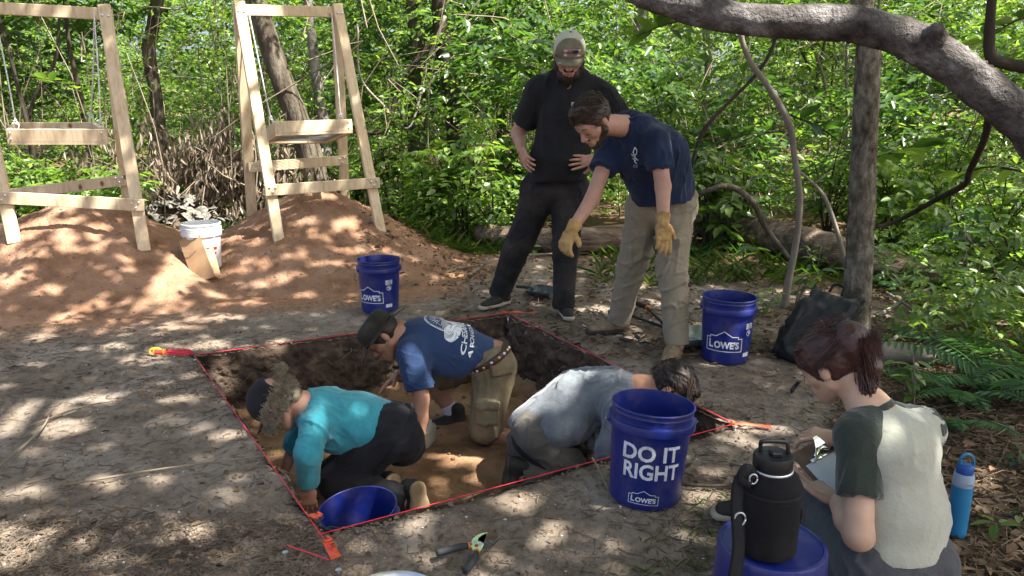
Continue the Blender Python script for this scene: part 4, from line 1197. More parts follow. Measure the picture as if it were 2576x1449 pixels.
def screen_tray(label, FLc, FRc, RLc, RRc, ropes, h=0.10):
    c = (FLc + FRc + RLc + RRc) / 4
    t = thing('sifting_screen', label, 'sifting screen', c, 'hanging sifting screens')
    ux = nrm(FRc - FLc); uy = nrm(RLc - FLc); n = nrm(np.cross(ux, uy))
    if n[2] < 0: n = -n
    ed = [(FLc, FRc, 0.019), (RLc, RRc, 0.019), (FLc, RLc, -0.0), (FRc, RRc, 0.0)]
    for k, (a, b, e) in enumerate(ed):
        mb = MB(); d = nrm(b - a)
        a2, b2 = (a - d * 0.019, b + d * 0.019) if k < 2 else (a + d * 0.021, b - d * 0.021)
        board(mb, a2, b2, n, h, 0.036); mb.build('side_board', M['pine'], t, smooth=False)
        mb = MB(); board(mb, a2 - n * (h / 2 + 0.011), b2 - n * (h / 2 + 0.011), n, 0.02, 0.036, 0.002); mb.build('batten', M['pine'], t, smooth=False)
    mb = MB(); z = -n * (h / 2 + 0.001)
    m = 44
    for i in range(m + 1):
        f = i / m
        mb.tube([FLc + (FRc - FLc) * f + z, RLc + (RRc - RLc) * f + z], 0.0013, 4, cap=False)
        mb.tube([FLc + (RLc - FLc) * f + z, FRc + (RRc - FRc) * f + z], 0.0013, 4, cap=False)
    mb.build('wire_mesh', M['mesh'], t)
    for q, s in ((FLc, ux), (FRc, -ux)):
        for dz in (0.024, -0.024):
            nn = nrm(np.cross(ux, n)); nn = nn if nn[1] < 0 else -nn
            bolt(t, q + s * 0.012 + n * dz + nn * 0.018, nn, 0.008)
    for a, b in ropes:
        mid = (a + b) / 2
        mb = MB().tube(spline([a, mid + A(0.004, 0, 0), b + A(0, 0, 0.07)], 10), 0.0055, 6)
        for q in (-1, 1):                                           # the knotted loop above the tray
            mb.tube(spline([b + A(0, 0, 0.09), b + A(0.018 * q, 0.004, 0.055), b + A(0.010 * q, 0, 0.01), b + A(0, 0, -0.015)], 10), 0.005, 6)
        mb.tube(spline([b + A(0, -0.006, 0.10), b + A(0.014, -0.012, 0.085), b + A(-0.012, -0.012, 0.08), b + A(0.02, -0.01, 0.055)], 10), 0.0055, 6)
        mb.build('rope', M['rope'], t)
    return t
Yr = fR[0][1]
FLc, FRc, RLc, RRc = at(697, 321, Yr + 0.22), at(880, 315, Yr + 0.42), at(668, 343, Yr + 0.78), at(822, 341, Yr + 0.98)
screen_tray('tilted pine sifting screen hanging in the right frame, its wire bottom showing', FLc, FRc, RLc, RRc,
            [(aR[0] + sideR * 0.07 - A(0, 0, 0.03), FLc * 0.55 + RLc * 0.45 + A(0, 0, .04)), (aR[1] - sideR * 0.06 - A(0, 0, 0.03), FRc * 0.65 + RRc * 0.35 + A(0, 0, 0.04))])
Yl = fL[1][1]
FLc, FRc, RLc, RRc = at(26, 341, Yl + 0.18), at(263, 341, Yl + 0.18), at(40, 323, Yl + 0.70), at(238, 323, Yl + 0.70)
screen_tray('level pine sifting screen hanging in the left frame', FLc, FRc, RLc, RRc,
            [(at(-8, 60, Yl + 0.4), FLc + A(0.02, 0.06, 0.03)), (aL[1] - sideL * 0.08 - A(0, 0, .02), FRc + A(-0.05, 0.06, 0.03)), (aL[1] - sideL * 0.10 + A(0, 0.04, -.02), RRc + A(-0.02, 0, 0.03))])

# ------------------------------------------------------------------ buckets
def bucket_r(z): return 0.130 + 0.019 * (z / 0.37)
def bucket_meshes():
    o = [(0.0, 0.004), (0.118, 0.004), (0.120, 0.0), (0.127, 0.002), (0.1305, 0.009)]
    for z in np.linspace(0.02, 0.286, 8): o.append((bucket_r(z), z))
    o += [(bucket_r(0.288), 0.288), (0.158, 0.289), (0.1595, 0.2905), (0.1600, 0.318), (0.1588, 0.3205), (0.1475, 0.3225), (bucket_r(0.325) + 0.0005, 0.326), (bucket_r(0.345), 0.345), (bucket_r(0.35) + 0.0012, 0.347), (bucket_r(0.352), 0.349),
          (0.1488, 0.360), (0.1525, 0.3612), (0.1540, 0.3640), (0.1540, 0.3675), (0.1525, 0.3702), (0.1492, 0.3705), (0.1472, 0.3690)]
    for z in np.linspace(0.355, 0.02, 8): o.append((bucket_r(z) - 0.0028, z))
    o += [(0.122, 0.0095), (0.0, 0.0095)]
    body = MB().lathe(o, 72).mesh('body', sharp=38)
    ear = MB().tube([A(0.150, 0, 0.305), A(0.164, 0, 0.305), A(0.168, 0, 0.305)], [0.013, 0.013, 0.009], 14).mesh('handle_ear', sharp=40)
    mb = MB()                                                        # bail hanging down round one side
    a = np.linspace(0, math.pi, 30)
    drop = 0.13 * np.sin(a) ** 0.8
    path = np.stack([0.172 * np.cos(a), 0.168 * np.sin(a), 0.303 - drop], -1)
    path = np.vstack([[0.160, 0, 0.303], path, [-0.160, 0, 0.303]])
    mb.tube(path, 0.0019, 6)
    bail = mb.mesh('wire_handle')
    return body, ear, bail
BK = bucket_meshes()
def wrap(V, F, ang, zc, name, m, parent, off=0.0012):
    """flat artwork (x right, y up) bent round the bucket wall, its middle facing ang"""
    z = V[:, 1] + zc
    r = bucket_r(z) + off
    a = ang + V[:, 0] / bucket_r(z)
    W = np.stack([r * np.cos(a), r * np.sin(a), z], -1)
    o = link(name, mk(name, W, [F], True), M[m], parent, False)
    return o
def lowes_outline(w, h):
    return [(-w / 2, -h / 2), (w / 2, -h / 2), (w / 2, h * 0.16), (w * 0.385, h * 0.16), (w * 0.385, h * 0.26), (w * 0.22, h * 0.26), (0, h * 0.52), (-w * 0.22, h * 0.26), (-w * 0.385, h * 0.26), (-w * 0.385, h * 0.16), (-w / 2, h * 0.16)]
def lowes_logo(parent, ang, zc, w, h, stroke):
    V, F = ribbon2d(lowes_outline(w, h), stroke, True)
    wrap(V, F, ang, zc, 'logo_outline', 'print', parent)
    s = h * 0.44
    V1, F1 = text_geo("L", s * 1.28, 0.0, 'LEFT', 0.006)
    V2, F2 = text_geo("OWE'S", s * 1.06, 0.0, 'LEFT', 0.006)
    V1, F1 = text_geo("L", s * 1.28, s * 0.045, 'LEFT', 0.006)
    V2, F2 = text_geo("OWE'S", s * 1.06, s * 0.045, 'LEFT', 0.006)
    x1 = V1[:, 0].max() + s * 0.12
    V2 = V2.copy(); V2[:, 0] += x1 - V2[:, 0].min()
    V = np.vstack([V1, V2]); F = np.vstack([F1, F2 + len(V1)])
    V[:, 0] -= (V[:, 0].max() + V[:, 0].min()) / 2
    V[:, 0] *= w * 0.84 / (V[:, 0].max() - V[:, 0].min())
    V[:, 1] += -h * 0.36 - V[:, 1].min()
    wrap(V, F, ang, zc, 'logo_lettering', 'print', parent)
def warning_label(parent, ang, zt=0.235):
    for i in range(3):
        V, F = ribbon2d([(-0.022, 0), (0.022, 0)], 0.010, step=0.006)
        wrap(V, F, ang, zt - i * 0.0115, 'warning_strip', 'print', parent)
        V, F = text_geo(('WARNING', 'ADVERTENCIA', 'AVERTISSEMENT')[i], 0.0075, 0.0003)
        V[:, 0] *= 0.03 / (np.ptp(V[:, 0])); V[:, 0] += 0.004; V[:, 1] -= 0.0026
        wrap(V, F, ang, zt - i * 0.0115, 'warning_lettering', 'print_black', parent, 0.002)
    a = np.linspace(0, 6.283, 20)
    V, F = ribbon2d(np.c_[0.017 * np.cos(a), 0.017 * np.sin(a)], 0.0035, step=0.01)
    wrap(V, F, ang, zt - 0.052, 'warning_symbol', 'print', parent)
    V, F = ribbon2d([(-0.012, 0.012), (0.012, -0.012)], 0.004, step=0.01)
    wrap(V, F, ang, zt - 0.052, 'warning_symbol', 'print', parent)
    V, F = ribbon2d([(-0.006, 0.006), (0.002, 0.008), (0.008, 0.0), (-0.002, -0.008)], 0.006, step=0.01)
    wrap(V, F, ang, zt - 0.052, 'warning_symbol', 'print', parent, 0.0016)
    for i in range(13):
        V, F = ribbon2d([(-0.021, 0), (random.uniform(0.008, 0.021), 0)], 0.0018, step=0.02)
        wrap(V, F, ang, zt - 0.082 - i * 0.0048, 'small_print', 'print_dim', parent)
    V, F = ribbon2d([(-0.014, 0), (0.014, 0)], 0.024, step=0.006)
    wrap(V, F, ang, 0.055, 'barcode', 'print', parent)
def bucket(label, loc, rot=(0, 0, 0), face=-1.5708, logo='side', mat_='blue', bail=0.3, group='blue plastic buckets', inverted=False, cat='bucket', name='bucket'):
    t = thing(name, label, cat, loc, group)
    Rm = Matrix.Rotation(rot[2], 4, 'Z') @ Matrix.Rotation(rot[0], 4, 'X') @ Matrix.Rotation(rot[1], 4, 'Y')
    t.rotation_euler = Rm.to_euler()
    link('body', BK[0], M[mat_], t, False)
    for q in (0, math.pi):
        e = bpy.data.objects.new('handle_ear', BK[1]); COL.objects.link(e); e.parent = t; e.rotation_euler = (0, 0, bail + q)
    w = link('wire_handle', BK[2], M['steel'], t, False); w.rotation_euler = (0, 0, bail)
    if not BK[1].materials: BK[1].materials.append(M[mat_])
    if logo == 'side':
        lowes_logo(t, face, 0.135, 0.205, 0.115, 0.0045)
        warning_label(t, face + 1.08)
    elif logo == 'doit':
        V, F = text_geo('DO IT', 0.082, 0.0022, 'LEFT', 0.008); V[:, 1] += 0.030; V[:, 0] -= 0.090; V[:, 0] *= 0.99
        wrap(V, F, face, 0.165, 'slogan_lettering', 'print', t)
        V, F = text_geo('RIGHT', 0.082, 0.0022, 'LEFT', 0.008); V[:, 1] -= 0.040; V[:, 0] -= 0.090; V[:, 0] *= 0.90
        wrap(V, F, face, 0.165, 'slogan_lettering', 'print', t)
        lowes_logo(t, face + 0.06, 0.052, 0.108, 0.052, 0.0022)
    return t
def gp(u, v, z=0.0):
    p = gd(u, v, z)
    return A(p[0], p[1], z)
p = gp(1620, 1240); NB = A(p[0], p[1], -0.01)
bucket('tilted blue bucket in the foreground lettered DO IT RIGHT, on the pit edge', NB, (R(-2), R(3.5), 0), -math.pi / 2 - 0.28, 'doit', bail=0.05)
p = gp(957, 778); bucket('blue bucket standing behind the man in the felt hat', A(p[0], p[1], 0.0), (0, 0, 0), -math.pi / 2 - 0.42, 'side', bail=0.62)
p = gp(1822, 900); bucket('blue bucket beside the right shoe of the bending man', A(p[0], p[1], 0.0), (0, R(1), 0), -math.pi / 2 - 0.36, 'side', bail=0.30)
bucket('blue bucket sunk in the near corner of the pit behind the pink string', A(-0.565, 2.70, -0.455), (R(4), R(-5), 0), 1.0, None, bail=1.9)
IB = A(0.645, 1.70, 0.37)
t = bucket('upturned blue bucket carrying the big black water jug', IB, (math.pi, 0, 0), 2.0, None, bail=1.4)
WB = hit(507, 672); WB = A(WB[0], WB[1] + 0.06, float(surf_h(np.array(WB[0]), np.array(WB[1]))) - 0.02)
# white bucket with ribbed neck
o = [(0.0, 0.004), (0.124, 0.004), (0.131, 0.006)]
for z in np.linspace(0.02, 0.268, 8): o.append((bucket_r(z), z))
o += [(0.1445, 0.27), (0.155, 0.271), (0.1558, 0.302), (0.150, 0.304), (0.149, 0.310), (0.1556, 0.311), (0.1556, 0.317), (0.149, 0.319), (0.149, 0.326), (0.1552, 0.327), (0.1552, 0.333), (0.149, 0.335), (0.149, 0.352),
      (0.1545, 0.354), (0.1545, 0.3675), (0.150, 0.369), (0.147, 0.367)]
for z in np.linspace(0.35, 0.02, 8): o.append((bucket_r(z) - 0.0028, z))
o += [(0.0, 0.0095)]
t = thing('bucket', 'white plastic bucket with red letters behind the paper bag', 'bucket', WB)
MB().lathe(o, 64).build('body', M['white_plastic'], t, sharp=38, world_coords=False)
V, F = text_geo('ACE', 0.135, 0.006, 'CENTER', 0.008, 0.25); V[:, 0] *= 0.82
wrap(V, F, -math.pi / 2 + 0.36, 0.085, 'red_lettering', 'red_print', t)
V, F = text_geo('Hardware.com', 0.024, 0.0006, 'CENTER', 0.01)
wrap(V, F, -math.pi / 2 + 0.42, 0.045, 'small_lettering', 'print_black', t)
w = link('wire_handle', BK[2].copy(), None, t, False); w.data.materials.clear(); w.data.materials.append(M['steel']); w.rotation_euler = (0, 0, 2.6); w.location = (0, 0, -0.02)

# ------------------------------------------------------------------ kraft bag leaning on the white bucket
def paper_bag():
    foot = hit(512, 703); foot[2] -= 0.01
    up_ = nrm(at(480, 600, foot[1] + 0.12) - foot)
    rt = nrm(A(0.93, -0.30, 0.12)); rt = nrm(rt - up_ * (rt @ up_))
    out = np.cross(rt, up_)
    out = out if out[1] < 0 else -out
    w, d, h = 0.205, 0.115, 0.385
    t = thing('paper_bag', 'open brown paper bag leaning on the white bucket', 'bag', foot)
    def pt(x, y, z): return foot + rt * (x * w) + out * (y * d - d * 0.4) + up_ * (z * h)
    rows = np.linspace(0, 1, 15)
    prof = [(-.5, .5), (-.25, .52), (0, .54), (.25, .52), (.5, .5), (.42, .15), (.40, 0), (.42, -.15), (.5, -.5), (.25, -.5), (0, -.5), (-.25, -.5), (-.5, -.5), (-.42, -.15), (-.40, 0), (-.42, .15)]
    V = []
    for k, z in enumerate(rows):
        op = 0.65 + 0.45 * z
        for (x, y) in prof:
            g = 1.0 if abs(x) > 0.45 or abs(y) > 0.3 else (1.0 - 0.22 * z)
            j = 0.010 * math.sin(9 * z + x * 7) + 0.008 * math.sin(17 * z + y * 5)
            fold = 0.02 if abs(z - 0.32) < 0.03 else 0
            V.append(pt(x * g, y * op + j - fold * 0.5, z + (0.05 * x if z > 0.95 else 0)))
    n = len(prof)
    k = np.arange(len(rows) - 1)[:, None] * n; j = np.arange(n)[None]
    F = np.stack([k + j, k + (j + 1) % n, k + n + (j + 1) % n, k + n + j], -1).reshape(-1, 4)
    V = np.array(V)
    V = np.vstack([V, V[:n].mean(0)])
    b = np.stack([np.full(n, len(V) - 1), (np.arange(n) + 1) % n, np.arange(n)], -1)
    o = link('bag_body', mk('bag_body', V, [F, b], True, 32), M['kraft'], t)
    s = o.modifiers.new('thickness', 'SOLIDIFY'); s.thickness = 0.0015
    return t
paper_bag()

# ------------------------------------------------------------------ people: shared builders
def folds(d, amp, scale=9.0, seed=0, squash=3.5):
    d = nrm(d)
    def f(V):
        a = V @ d
        P = V - np.outer(a, d) * (1 - 1.0 / squash)
        w = P + 0.03 * np.stack([vnoise(V, 7.0, seed + 20 + i) for i in range(3)], -1)
        rid = lambda q: np.clip(1 - 4.6 * np.abs(q), 0, 1) ** 1.3
        m = np.clip(vnoise(V, 5.0, seed + 7) * 0.9 + 0.6, 0.12, 1.2)
        r = 1.25 * rid(vnoise(w, scale, seed)) + 0.8 * rid(vnoise(w, scale * 1.9, seed + 1)) + 0.35 * rid(vnoise(w, scale * 3.9, seed + 2))
        return amp * (m * r + 0.5 * vnoise(V, 6.0, seed + 9)) - amp * 0.35
    return f
def part(name, prims, m, parent, res=0.008, k=0.02, disp=None, inflate=0.0, it=1):
    V, Q = blob(prims, res, k, inflate, disp, it)
    return link(name, mk(name, V, [Q]), M[m], parent)
class Head:
    def __init__(s, c, f, u, sc=1.0):
        s.c = np.asarray(c, float); s.f = nrm(f); s.u = nrm(np.asarray(u, float) - s.f * (np.asarray(u, float) @ s.f)); s.r = np.cross(s.f, s.u); s.s = sc
        s.ax = np.array([s.r, s.f, s.u])
    def __call__(s, x, y, z): return s.c + s.s * (s.r * x + s.f * y + s.u * z)
    def prims(s):
        L, q, ax = s, s.s, s.ax
        P = [E(L(0, -.010, .036), ax, q * A(.074, .094, .084)), C(L(0, .030, .0), L(0, .040, -.055), .061 * q, .045 * q, s.r, 1.03), C(L(0, .066, -.088), L(0, .068, -.092), .023 * q)]
        for i in (-1, 1):
            P += [C(L(i * .048, .005, -.045), L(i * .012, .066, -.084), .026 * q, .022 * q), C(L(i * .044, .058, -.016), L(i * .050, .045, -.012), .021 * q),
                  E(L(i * .077, -.010, -.002), np.array([nrm(s.r * i + s.f * -.35), nrm(s.f + s.r * i * .35), s.u]), q * A(.009, .019, .031), k=.006),
                  C(L(i * .077, -.012, .006), L(i * .072, -.004, -.010), .010 * q, .008 * q, k=.008)]
        P += [C(L(-.034, .077, .030), L(.034, .077, .030), .013 * q, k=.018), C(L(0, .088, .014), L(0, .108, -.022), .008 * q, .0125 * q, k=.010),
              C(L(-.012, .098, -.027), L(.012, .098, -.027), .0085 * q, k=.008), C(L(-.020, .084, -.055), L(.020, .084, -.055), .010 * q, k=.010), C(L(-.016, .083, -.066), L(.016, .083, -.066), .009 * q, k=.010)]
        for i in (-1, 1):
            P.append(E(L(i * .032, .096, .010), ax, q * A(.016, .012, .010), k=.012, sub=True))
            P.append(E(L(i * .032, .078, .011), ax, q * A(.0145, .0120, .0115), k=.004))
        return P
    def eyes(s, t):
        for i in (-1, 1):
            mb = MB().tube(spline([s(i * .020, .0865, .006), s(i * .032, .0905, .0035), s(i * .044, .0845, .006)], 9), [.0012, .0022, .0012], 6)
            mb.build('eyelashes', M['hair_dark'], t)
            mb = MB().tube(spline([s(i * .016, .0895, .033), s(i * .034, .0885, .038), s(i * .050, .076, .034)], 9), [.003, .0042, .002], 6, flat=.6)
            mb.build('eyebrow', M['hair_dark'], t)
        mb = MB().tube(spline([s(-.024, .088, -.060), s(0, .094, -.058), s(.024, .088, -.060)], 9), [.003, .006, .003], 8, flat=0.7)
        mb.build('lips', M['lip'], t)
    def hair(s, t, m, thick=.012, front=.070, frontz=.055, back=-.055, res=0.006, noise=.006, seed=1, extra=(), name='hair', top=None):
        L, q = s, s.s
        cut = [(L(0, front, frontz), s.f * .80 - s.u * .60), (L(0, -.03, back), -s.u), (L(0, .022, -.02), s.f * .75 - s.u * .66)]
        ears = [E(L(i * .088, -.006, -.010), s.ax, q * A(.030, .026, .040), k=.008, sub=True) for i in (-1, 1)]
        if top is not None: cut.append((L(0, 0, top), s.u))
        P = [E(L(0, -.012, .037), s.ax, q * (A(.074, .094, .084) + thick), cut=cut)] + list(extra) + ears
        dv = s.f * .7 + s.u * .3
        fn = folds(dv, noise, 26.0, seed, 5.0)
        return part(name, P, m, t, res, .012, disp=fn)

def hand_prims(W, d, n, thumb, curl, sc=1.0, fat=0.0, spread=0.06, tcurl=0.4):
    """W wrist, d towards the fingers, n out of the palm, thumb = +1/-1 side; curl per finger in radians per joint"""
    d = nrm(d); n = nrm(np.asarray(n, float) - d * (np.asarray(n, float) @ d)); s = np.cross(d, n) * thumb
    W = np.asarray(W, float)
    K = W + d * .088 * sc
    P = [C(W - d * .02, W + d * .03 * sc, (.024 + fat) * sc, (.019 + fat) * sc, s, 1.25), C(W + d * .02 * sc, K - d * .006, (.016 + fat) * sc, (.0145 + fat) * sc, s, 2.35)]
    offs = (.031, .0105, -.010, -.029); lens = (.072, .080, .074, .058)
    for i in range(4):
        p = K + s * offs[i] * sc - d * (.004, 0, .003, .010)[i]
        a = 0.0
        dd = nrm(d + s * spread * (1.5, .5, -.5, -1.6)[i])
        cu = curl[i] if np.ndim(curl) else curl
        for j, fr in enumerate((.44, .32, .24)):
            a += cu * (0.8 if j == 0 else 1.0)
            e = dd * math.cos(a) + n * math.sin(a)
            q = p + e * lens[i] * fr * sc
            P.append(C(p, q, (.0092 - .0009 * j + fat) * sc, (.0084 - .0009 * j + fat) * sc, k=.004))
            p = q
    p = W + d * .022 * sc + s * .024 * sc
    td = nrm(d * .62 + s * .72 + n * .30)
    q = p + td * .044 * sc
    P.append(C(p, q, (.0135 + fat) * sc, (.011 + fat) * sc, k=.012))
    td2 = nrm(td * math.cos(tcurl) + (n * .5 + d * .5 - s * .5) * math.sin(tcurl))
    P.append(C(q, q + td2 * .030 * sc, (.0108 + fat) * sc, (.0088 + fat) * sc, k=.004))
    return P
def skin_body(t, prims, hands, m, res=0.008, k=0.016):
    """the whole figure as one mesh: body grid plus finer hands grown out of the wrists"""
    V, Q = blob(prims, res, k)
    Vs, Qs = [V], [Q]; n = len(V)
    for hp in hands:
        v, q = blob(hp, 0.0036, .008)
        Vs.append(v); Qs.append(q + n); n += len(v)
    return link('body', mk('body', np.vstack(Vs), [np.vstack(Qs)]), M[m], t)
def shoe(t, heel, fwd, upv=(0, 0, 1), L=0.29, upper='shoe_dark', sole='sole_dark', name='shoe', high=0.095, laces=None, thick=0.024):
    """heel: the sole's centre under the ankle"""
    f = nrm(fwd); u = nrm(np.asarray(upv, float) - f * (np.asarray(upv, float) @ f)); s = np.cross(f, u)
    k = L / 0.29
    P_ = lambda x, y, z: np.asarray(heel, float) + k * (s * x + f * y) + u * z
    bot = (P_(0, 0, thick * .8), -u)
    pr = [C(P_(0, -.035, .045), P_(0, .05, .045), .040, .037, s, 1.0), C(P_(0, .05, .042), P_(0, .165, .026), .037, .027, s, 1.35), C(P_(0, -.032, .05), P_(0, -.026, high), .040, .041, s, .95)]
    for p in pr: p['cut'] = bot
    o = part(name, pr, upper, t, 0.006, .02)
    top = (P_(0, 0, thick), u); low = (P_(0, 0, 0), -u)
    sp = [C(P_(0, -.035, thick / 2), P_(0, .05, thick / 2), .042, .038, s, 1.0, cut=[top, low]), C(P_(0, .05, thick / 2), P_(0, .178, thick / 2), .038, .032, s, 1.28, cut=[top, low])]
    part('sole', sp, sole, o, 0.006, .02)
    mb = MB()
    for i in range(4):
        y = .045 + .022 * i; z = .083 - .010 * i
        mb.tube(spline([P_(-.026, y, z - .012), P_(0, y + .008, z), P_(.026, y, z - .012)], 7), .0028, 5)
    mb.build('lace', M[laces or 'webbing'], o)
    return o
def project(o, V, F, c, rt, up_, n, name, m, parent, off=0.0045):
    """lay flat artwork on a garment: every point dropped along -n onto the cloth"""
    me_ = o.data
    bv = BVHTree.FromPolygons([v.co for v in me_.vertices], [tuple(p.vertices) for p in me_.polygons])
    n = nrm(n); rt = nrm(np.asarray(rt, float) - n * (np.asarray(rt, float) @ n)); up_ = nrm(np.asarray(up_, float) - n * (np.asarray(up_, float) @ n) - rt * (np.asarray(up_, float) @ rt))
    W, ok = [], []
    for v in V:
        p = np.asarray(c, float) + rt * v[0] + up_ * v[1]
        h, hn, _, _ = bv.ray_cast(Vector(p + n * 0.25), Vector(-n))
        ok.append(h is not None)
        W.append(np.array(h) + n * off if h is not None else p)
    F = np.asarray(F); F = F[np.array(ok)[F].all(1)]
    if len(F): return link(name, mk(name, np.array(W), [F]), M[m], parent)
def merge2d(parts):
    Vs, Fs, n = [], [], 0
    for V, F in parts:
        F = np.asarray(F)
        if F.shape[1] == 4: F = np.vstack([F[:, :3], F[:, [0, 2, 3]]])
        Vs.append(V); Fs.append(F + n); n += len(V)
    return np.vstack(Vs), np.vstack(Fs)
def strands(t, name, m, roots, ends, mids, n, r=0.0022, curl=0.0, seed=0, jitter=0.01, turns=3.0, seg=12):
    """locks of hair drawn between matched curves: roots, mids, ends are functions of 0..1"""
    rg = np.random.default_rng(seed); mb = MB()
    for i in range(n):
        a = rg.random()
        p0, p1, p2 = roots(a) + rg.normal(0, jitter, 3), mids(a) + rg.normal(0, jitter * 1.3, 3), ends(a) + rg.normal(0, jitter * 1.6, 3)
        P = spline([p0, p1, p2], seg)
        if curl:
            tt = np.linspace(0, 1, seg); ph = rg.uniform(0, 6.28)
            P = P + curl * np.stack([np.cos(tt * turns * 6.28 + ph), np.sin(tt * turns * 6.28 + ph) * .6, np.sin(tt * turns * 6.28 + ph + 1)], -1) * (tt[:, None] ** .5)
        mb.tube(P, [r, r * 1.1, r * .35], 4, cap=False)
    return mb.build(name, M[m], t)
def tufts(H, t, m, n, L, seed, flow, zmin=.02, r=.0020, name='locks', lift=.35, ymax=.09):
    """short locks combed along flow over the crown"""
    rg = np.random.default_rng(seed); mb = MB()
    for i in range(n):
        v = nrm(rg.normal(0, 1, 3))
        p = v * A(.074, .094, .084) * 1.10 + A(0, -.012, .037)
        if p[2] < zmin or p[1] > ymax: continue
        n_ = nrm(v / A(.074, .094, .084))
        d = np.asarray(flow(p), float) + rg.normal(0, .25, 3); d = nrm(d - n_ * (d @ n_)); l = L * rg.uniform(.5, 1.2)
        q = [p, p + d * l * .5 + n_ * l * lift * .7, p + d * l + n_ * l * lift * .6]
        mb.tube([H(*x) for x in spline(q, 5)], [r, r, r * .4], 4, cap=False)
    return mb.build(name, M[m], t)
def band(name, prims, p, n, w, m, t, inflate=.006, res=.006, disp=None):
    """a belt: the slice of a garment between two planes, a little larger than the garment"""
    n = nrm(n); ps = []
    for q in prims:
        q = dict(q); c = [] if q['cut'] is None else (q['cut'] if isinstance(q['cut'], list) else [q['cut']])
        q['cut'] = c + [(np.asarray(p, float), n), (np.asarray(p, float) - n * w, -n)]; ps.append(q)
    return part(name, ps, m, t, res, .02, disp, inflate)
def dome_half(H, sc, keep_front, name, m, t, low=.028, inflate=0.0, split=0.012, rad=(.086, .106, .094), off=.040):
    cutp = (H(0, split, 0), -H.f if keep_front else H.f)
    return part(name, [E(H(0, -.006, off), H.ax, H.s * (A(*rad) + inflate), cut=[(H(0, 0, low), -H.u), cutp])], m, t, 0.006, .004)
def brim(H, name, m, t, y0=.088, reach=.078, width=.082, z0=.034, droop=.022, tilt=-.10):
    nu, nv = 21, 9
    V = []
    for top in (1, 0):
        for i in range(nu):
            a = -1.25 + 2.5 * i / (nu - 1)
            for j in range(nv):
                f = j / (nv - 1)
                x = math.sin(a) * (width + 0.0 * f)
                yb = y0 * math.cos(a) ** .7 * 0.98 - .008
                y = yb + reach * f * max(0.0, math.cos(a * 1.12)) ** .6
                z = z0 - droop * (x / width) ** 2 + tilt * (y - yb) + (0.0022 if top else -0.0022)
                V.append(H(x, y, z))
    ii = np.arange(nu * nv).reshape(nu, nv)
    q = np.stack([ii[:-1, :-1], ii[1:, :-1], ii[1:, 1:], ii[:-1, 1:]], -1).reshape(-1, 4)
    m_ = nu * nv
    e = np.stack([ii[:-1, -1], ii[1:, -1], ii[1:, -1] + m_, ii[:-1, -1] + m_], -1)
    return link(name, mk(name, np.array(V), [q, q[:, ::-1] + m_, e], True, 50), M[m], t)

# ------------------------------------------------------------------ string lines round the pit, nails, flagging
def string(label, a, b, sag=0.0):
    a, b = np.asarray(a, float), np.asarray(b, float)
    m = (a + b) / 2 - A(0, 0, sag)
    o = MB().tube(spline([a, m, b], 14), 0.0022, 5).build('string_line', M['pink'])
    tag(o, label, 'string', 'pink string lines squaring off the pit')
def nail(label, p, h=0.014, r=0.010):
    h = float(surf_h(np.array(p[0]), np.array(p[1]))) + .010
    t = thing('nail', label, 'nail', A(p[0], p[1], 0), 'big nails holding the strings')
    MB().tube([A(p[0], p[1], -.05), A(p[0], p[1], h)], .004, 8).build('shank', M['steel'], t)
    MB().tube([A(p[0], p[1], h), A(p[0], p[1], h + .003), A(p[0], p[1], h + .005)], [r, r, r * .7], 14).build('head', M['steel'], t, sharp=40)
zS = 0.022
cA, cB, cC = gd(488, 893, zS), gd(1277, 787, zS), gd(1848, 1066, zS)
string('pink string along the far left side of the pit', cA, cB)
string('pink string along the far right side of the pit, behind the grey shirt', cB, cC)
string('pink string along the near side of the pit, passing behind the near bucket', cC, gd(796, 1346, zS))
string('pink string along the left side of the pit down to the orange tag', cA, gd(836, 1385, zS))
string('short loose pink string between two nails in the near left foreground', gd(722, 1372, .02), gd(828, 1408, .012))
for (u, v), l in (((490, 893), 'nail at the back left corner of the pit under the pink strings'), ((1278, 788), 'nail at the far corner of the pit under orange flagging'), ((1850, 1066), 'nail at the right corner of the pit beside orange flagging'),
                  ((821, 1347), 'grey nail head beside the orange tag at the near corner'), ((716, 1368), 'grey nail head with a pink knot at the lower left'), ((850, 1408), 'nail at the lower end of the orange tag')):
    nail(l, gd(u, v, .03))
def strip(label, pts, w, m='flag', text=None):
    P = spline(pts, 14)
    d = np.gradient(P, axis=0); s = np.cross(d, A(0, 0, 1)); s = s / (np.linalg.norm(s, axis=1, keepdims=True) + 1e-9)
    k = len(P)
    tw = 0.35 * np.sin(np.arange(k) * .9)[:, None] * A(0, 0, 1)
    V = np.vstack([P - (s + tw * .4) * w / 2, P + (s + tw * .4) * w / 2])
    F = np.stack([np.arange(k - 1), np.arange(1, k), np.arange(1, k) + k, np.arange(k - 1) + k], -1)
    t = thing('flagging_tape', label, 'flagging tape', P[0], 'orange flagging at the pit corners')
    o = link('tape', mk('tape', V, [F]), M[m], t)
    o.modifiers.new('thickness', 'SOLIDIFY').thickness = .0012
    mb = MB(); r = np.random.default_rng(3)
    mb.tube(spline([P[0] + A(-.012, 0, .0), P[0] + A(.0, -.012, .010), P[0] + A(.012, .004, .004), P[0] + A(-.004, .010, .012)], 10), .005, 6)
    mb.build('knot', M[m], t)
    return t
strip('orange flagging tied at the far corner of the pit', [gd(1268, 787, .02), gd(1300, 784, .028), gd(1325, 787, .012), gd(1350, 785, .018)], .030)
strip('orange flagging lying beside the right corner of the pit', [gd(1842, 1067, .02), gd(1872, 1066, .022), gd(1905, 1070, .012), gd(1940, 1074, .010)], .026)
strip('orange flagging knotted on the left string by the near corner', [gd(800, 1300, .03), gd(790, 1297, .035), gd(782, 1293, .02)], .03)
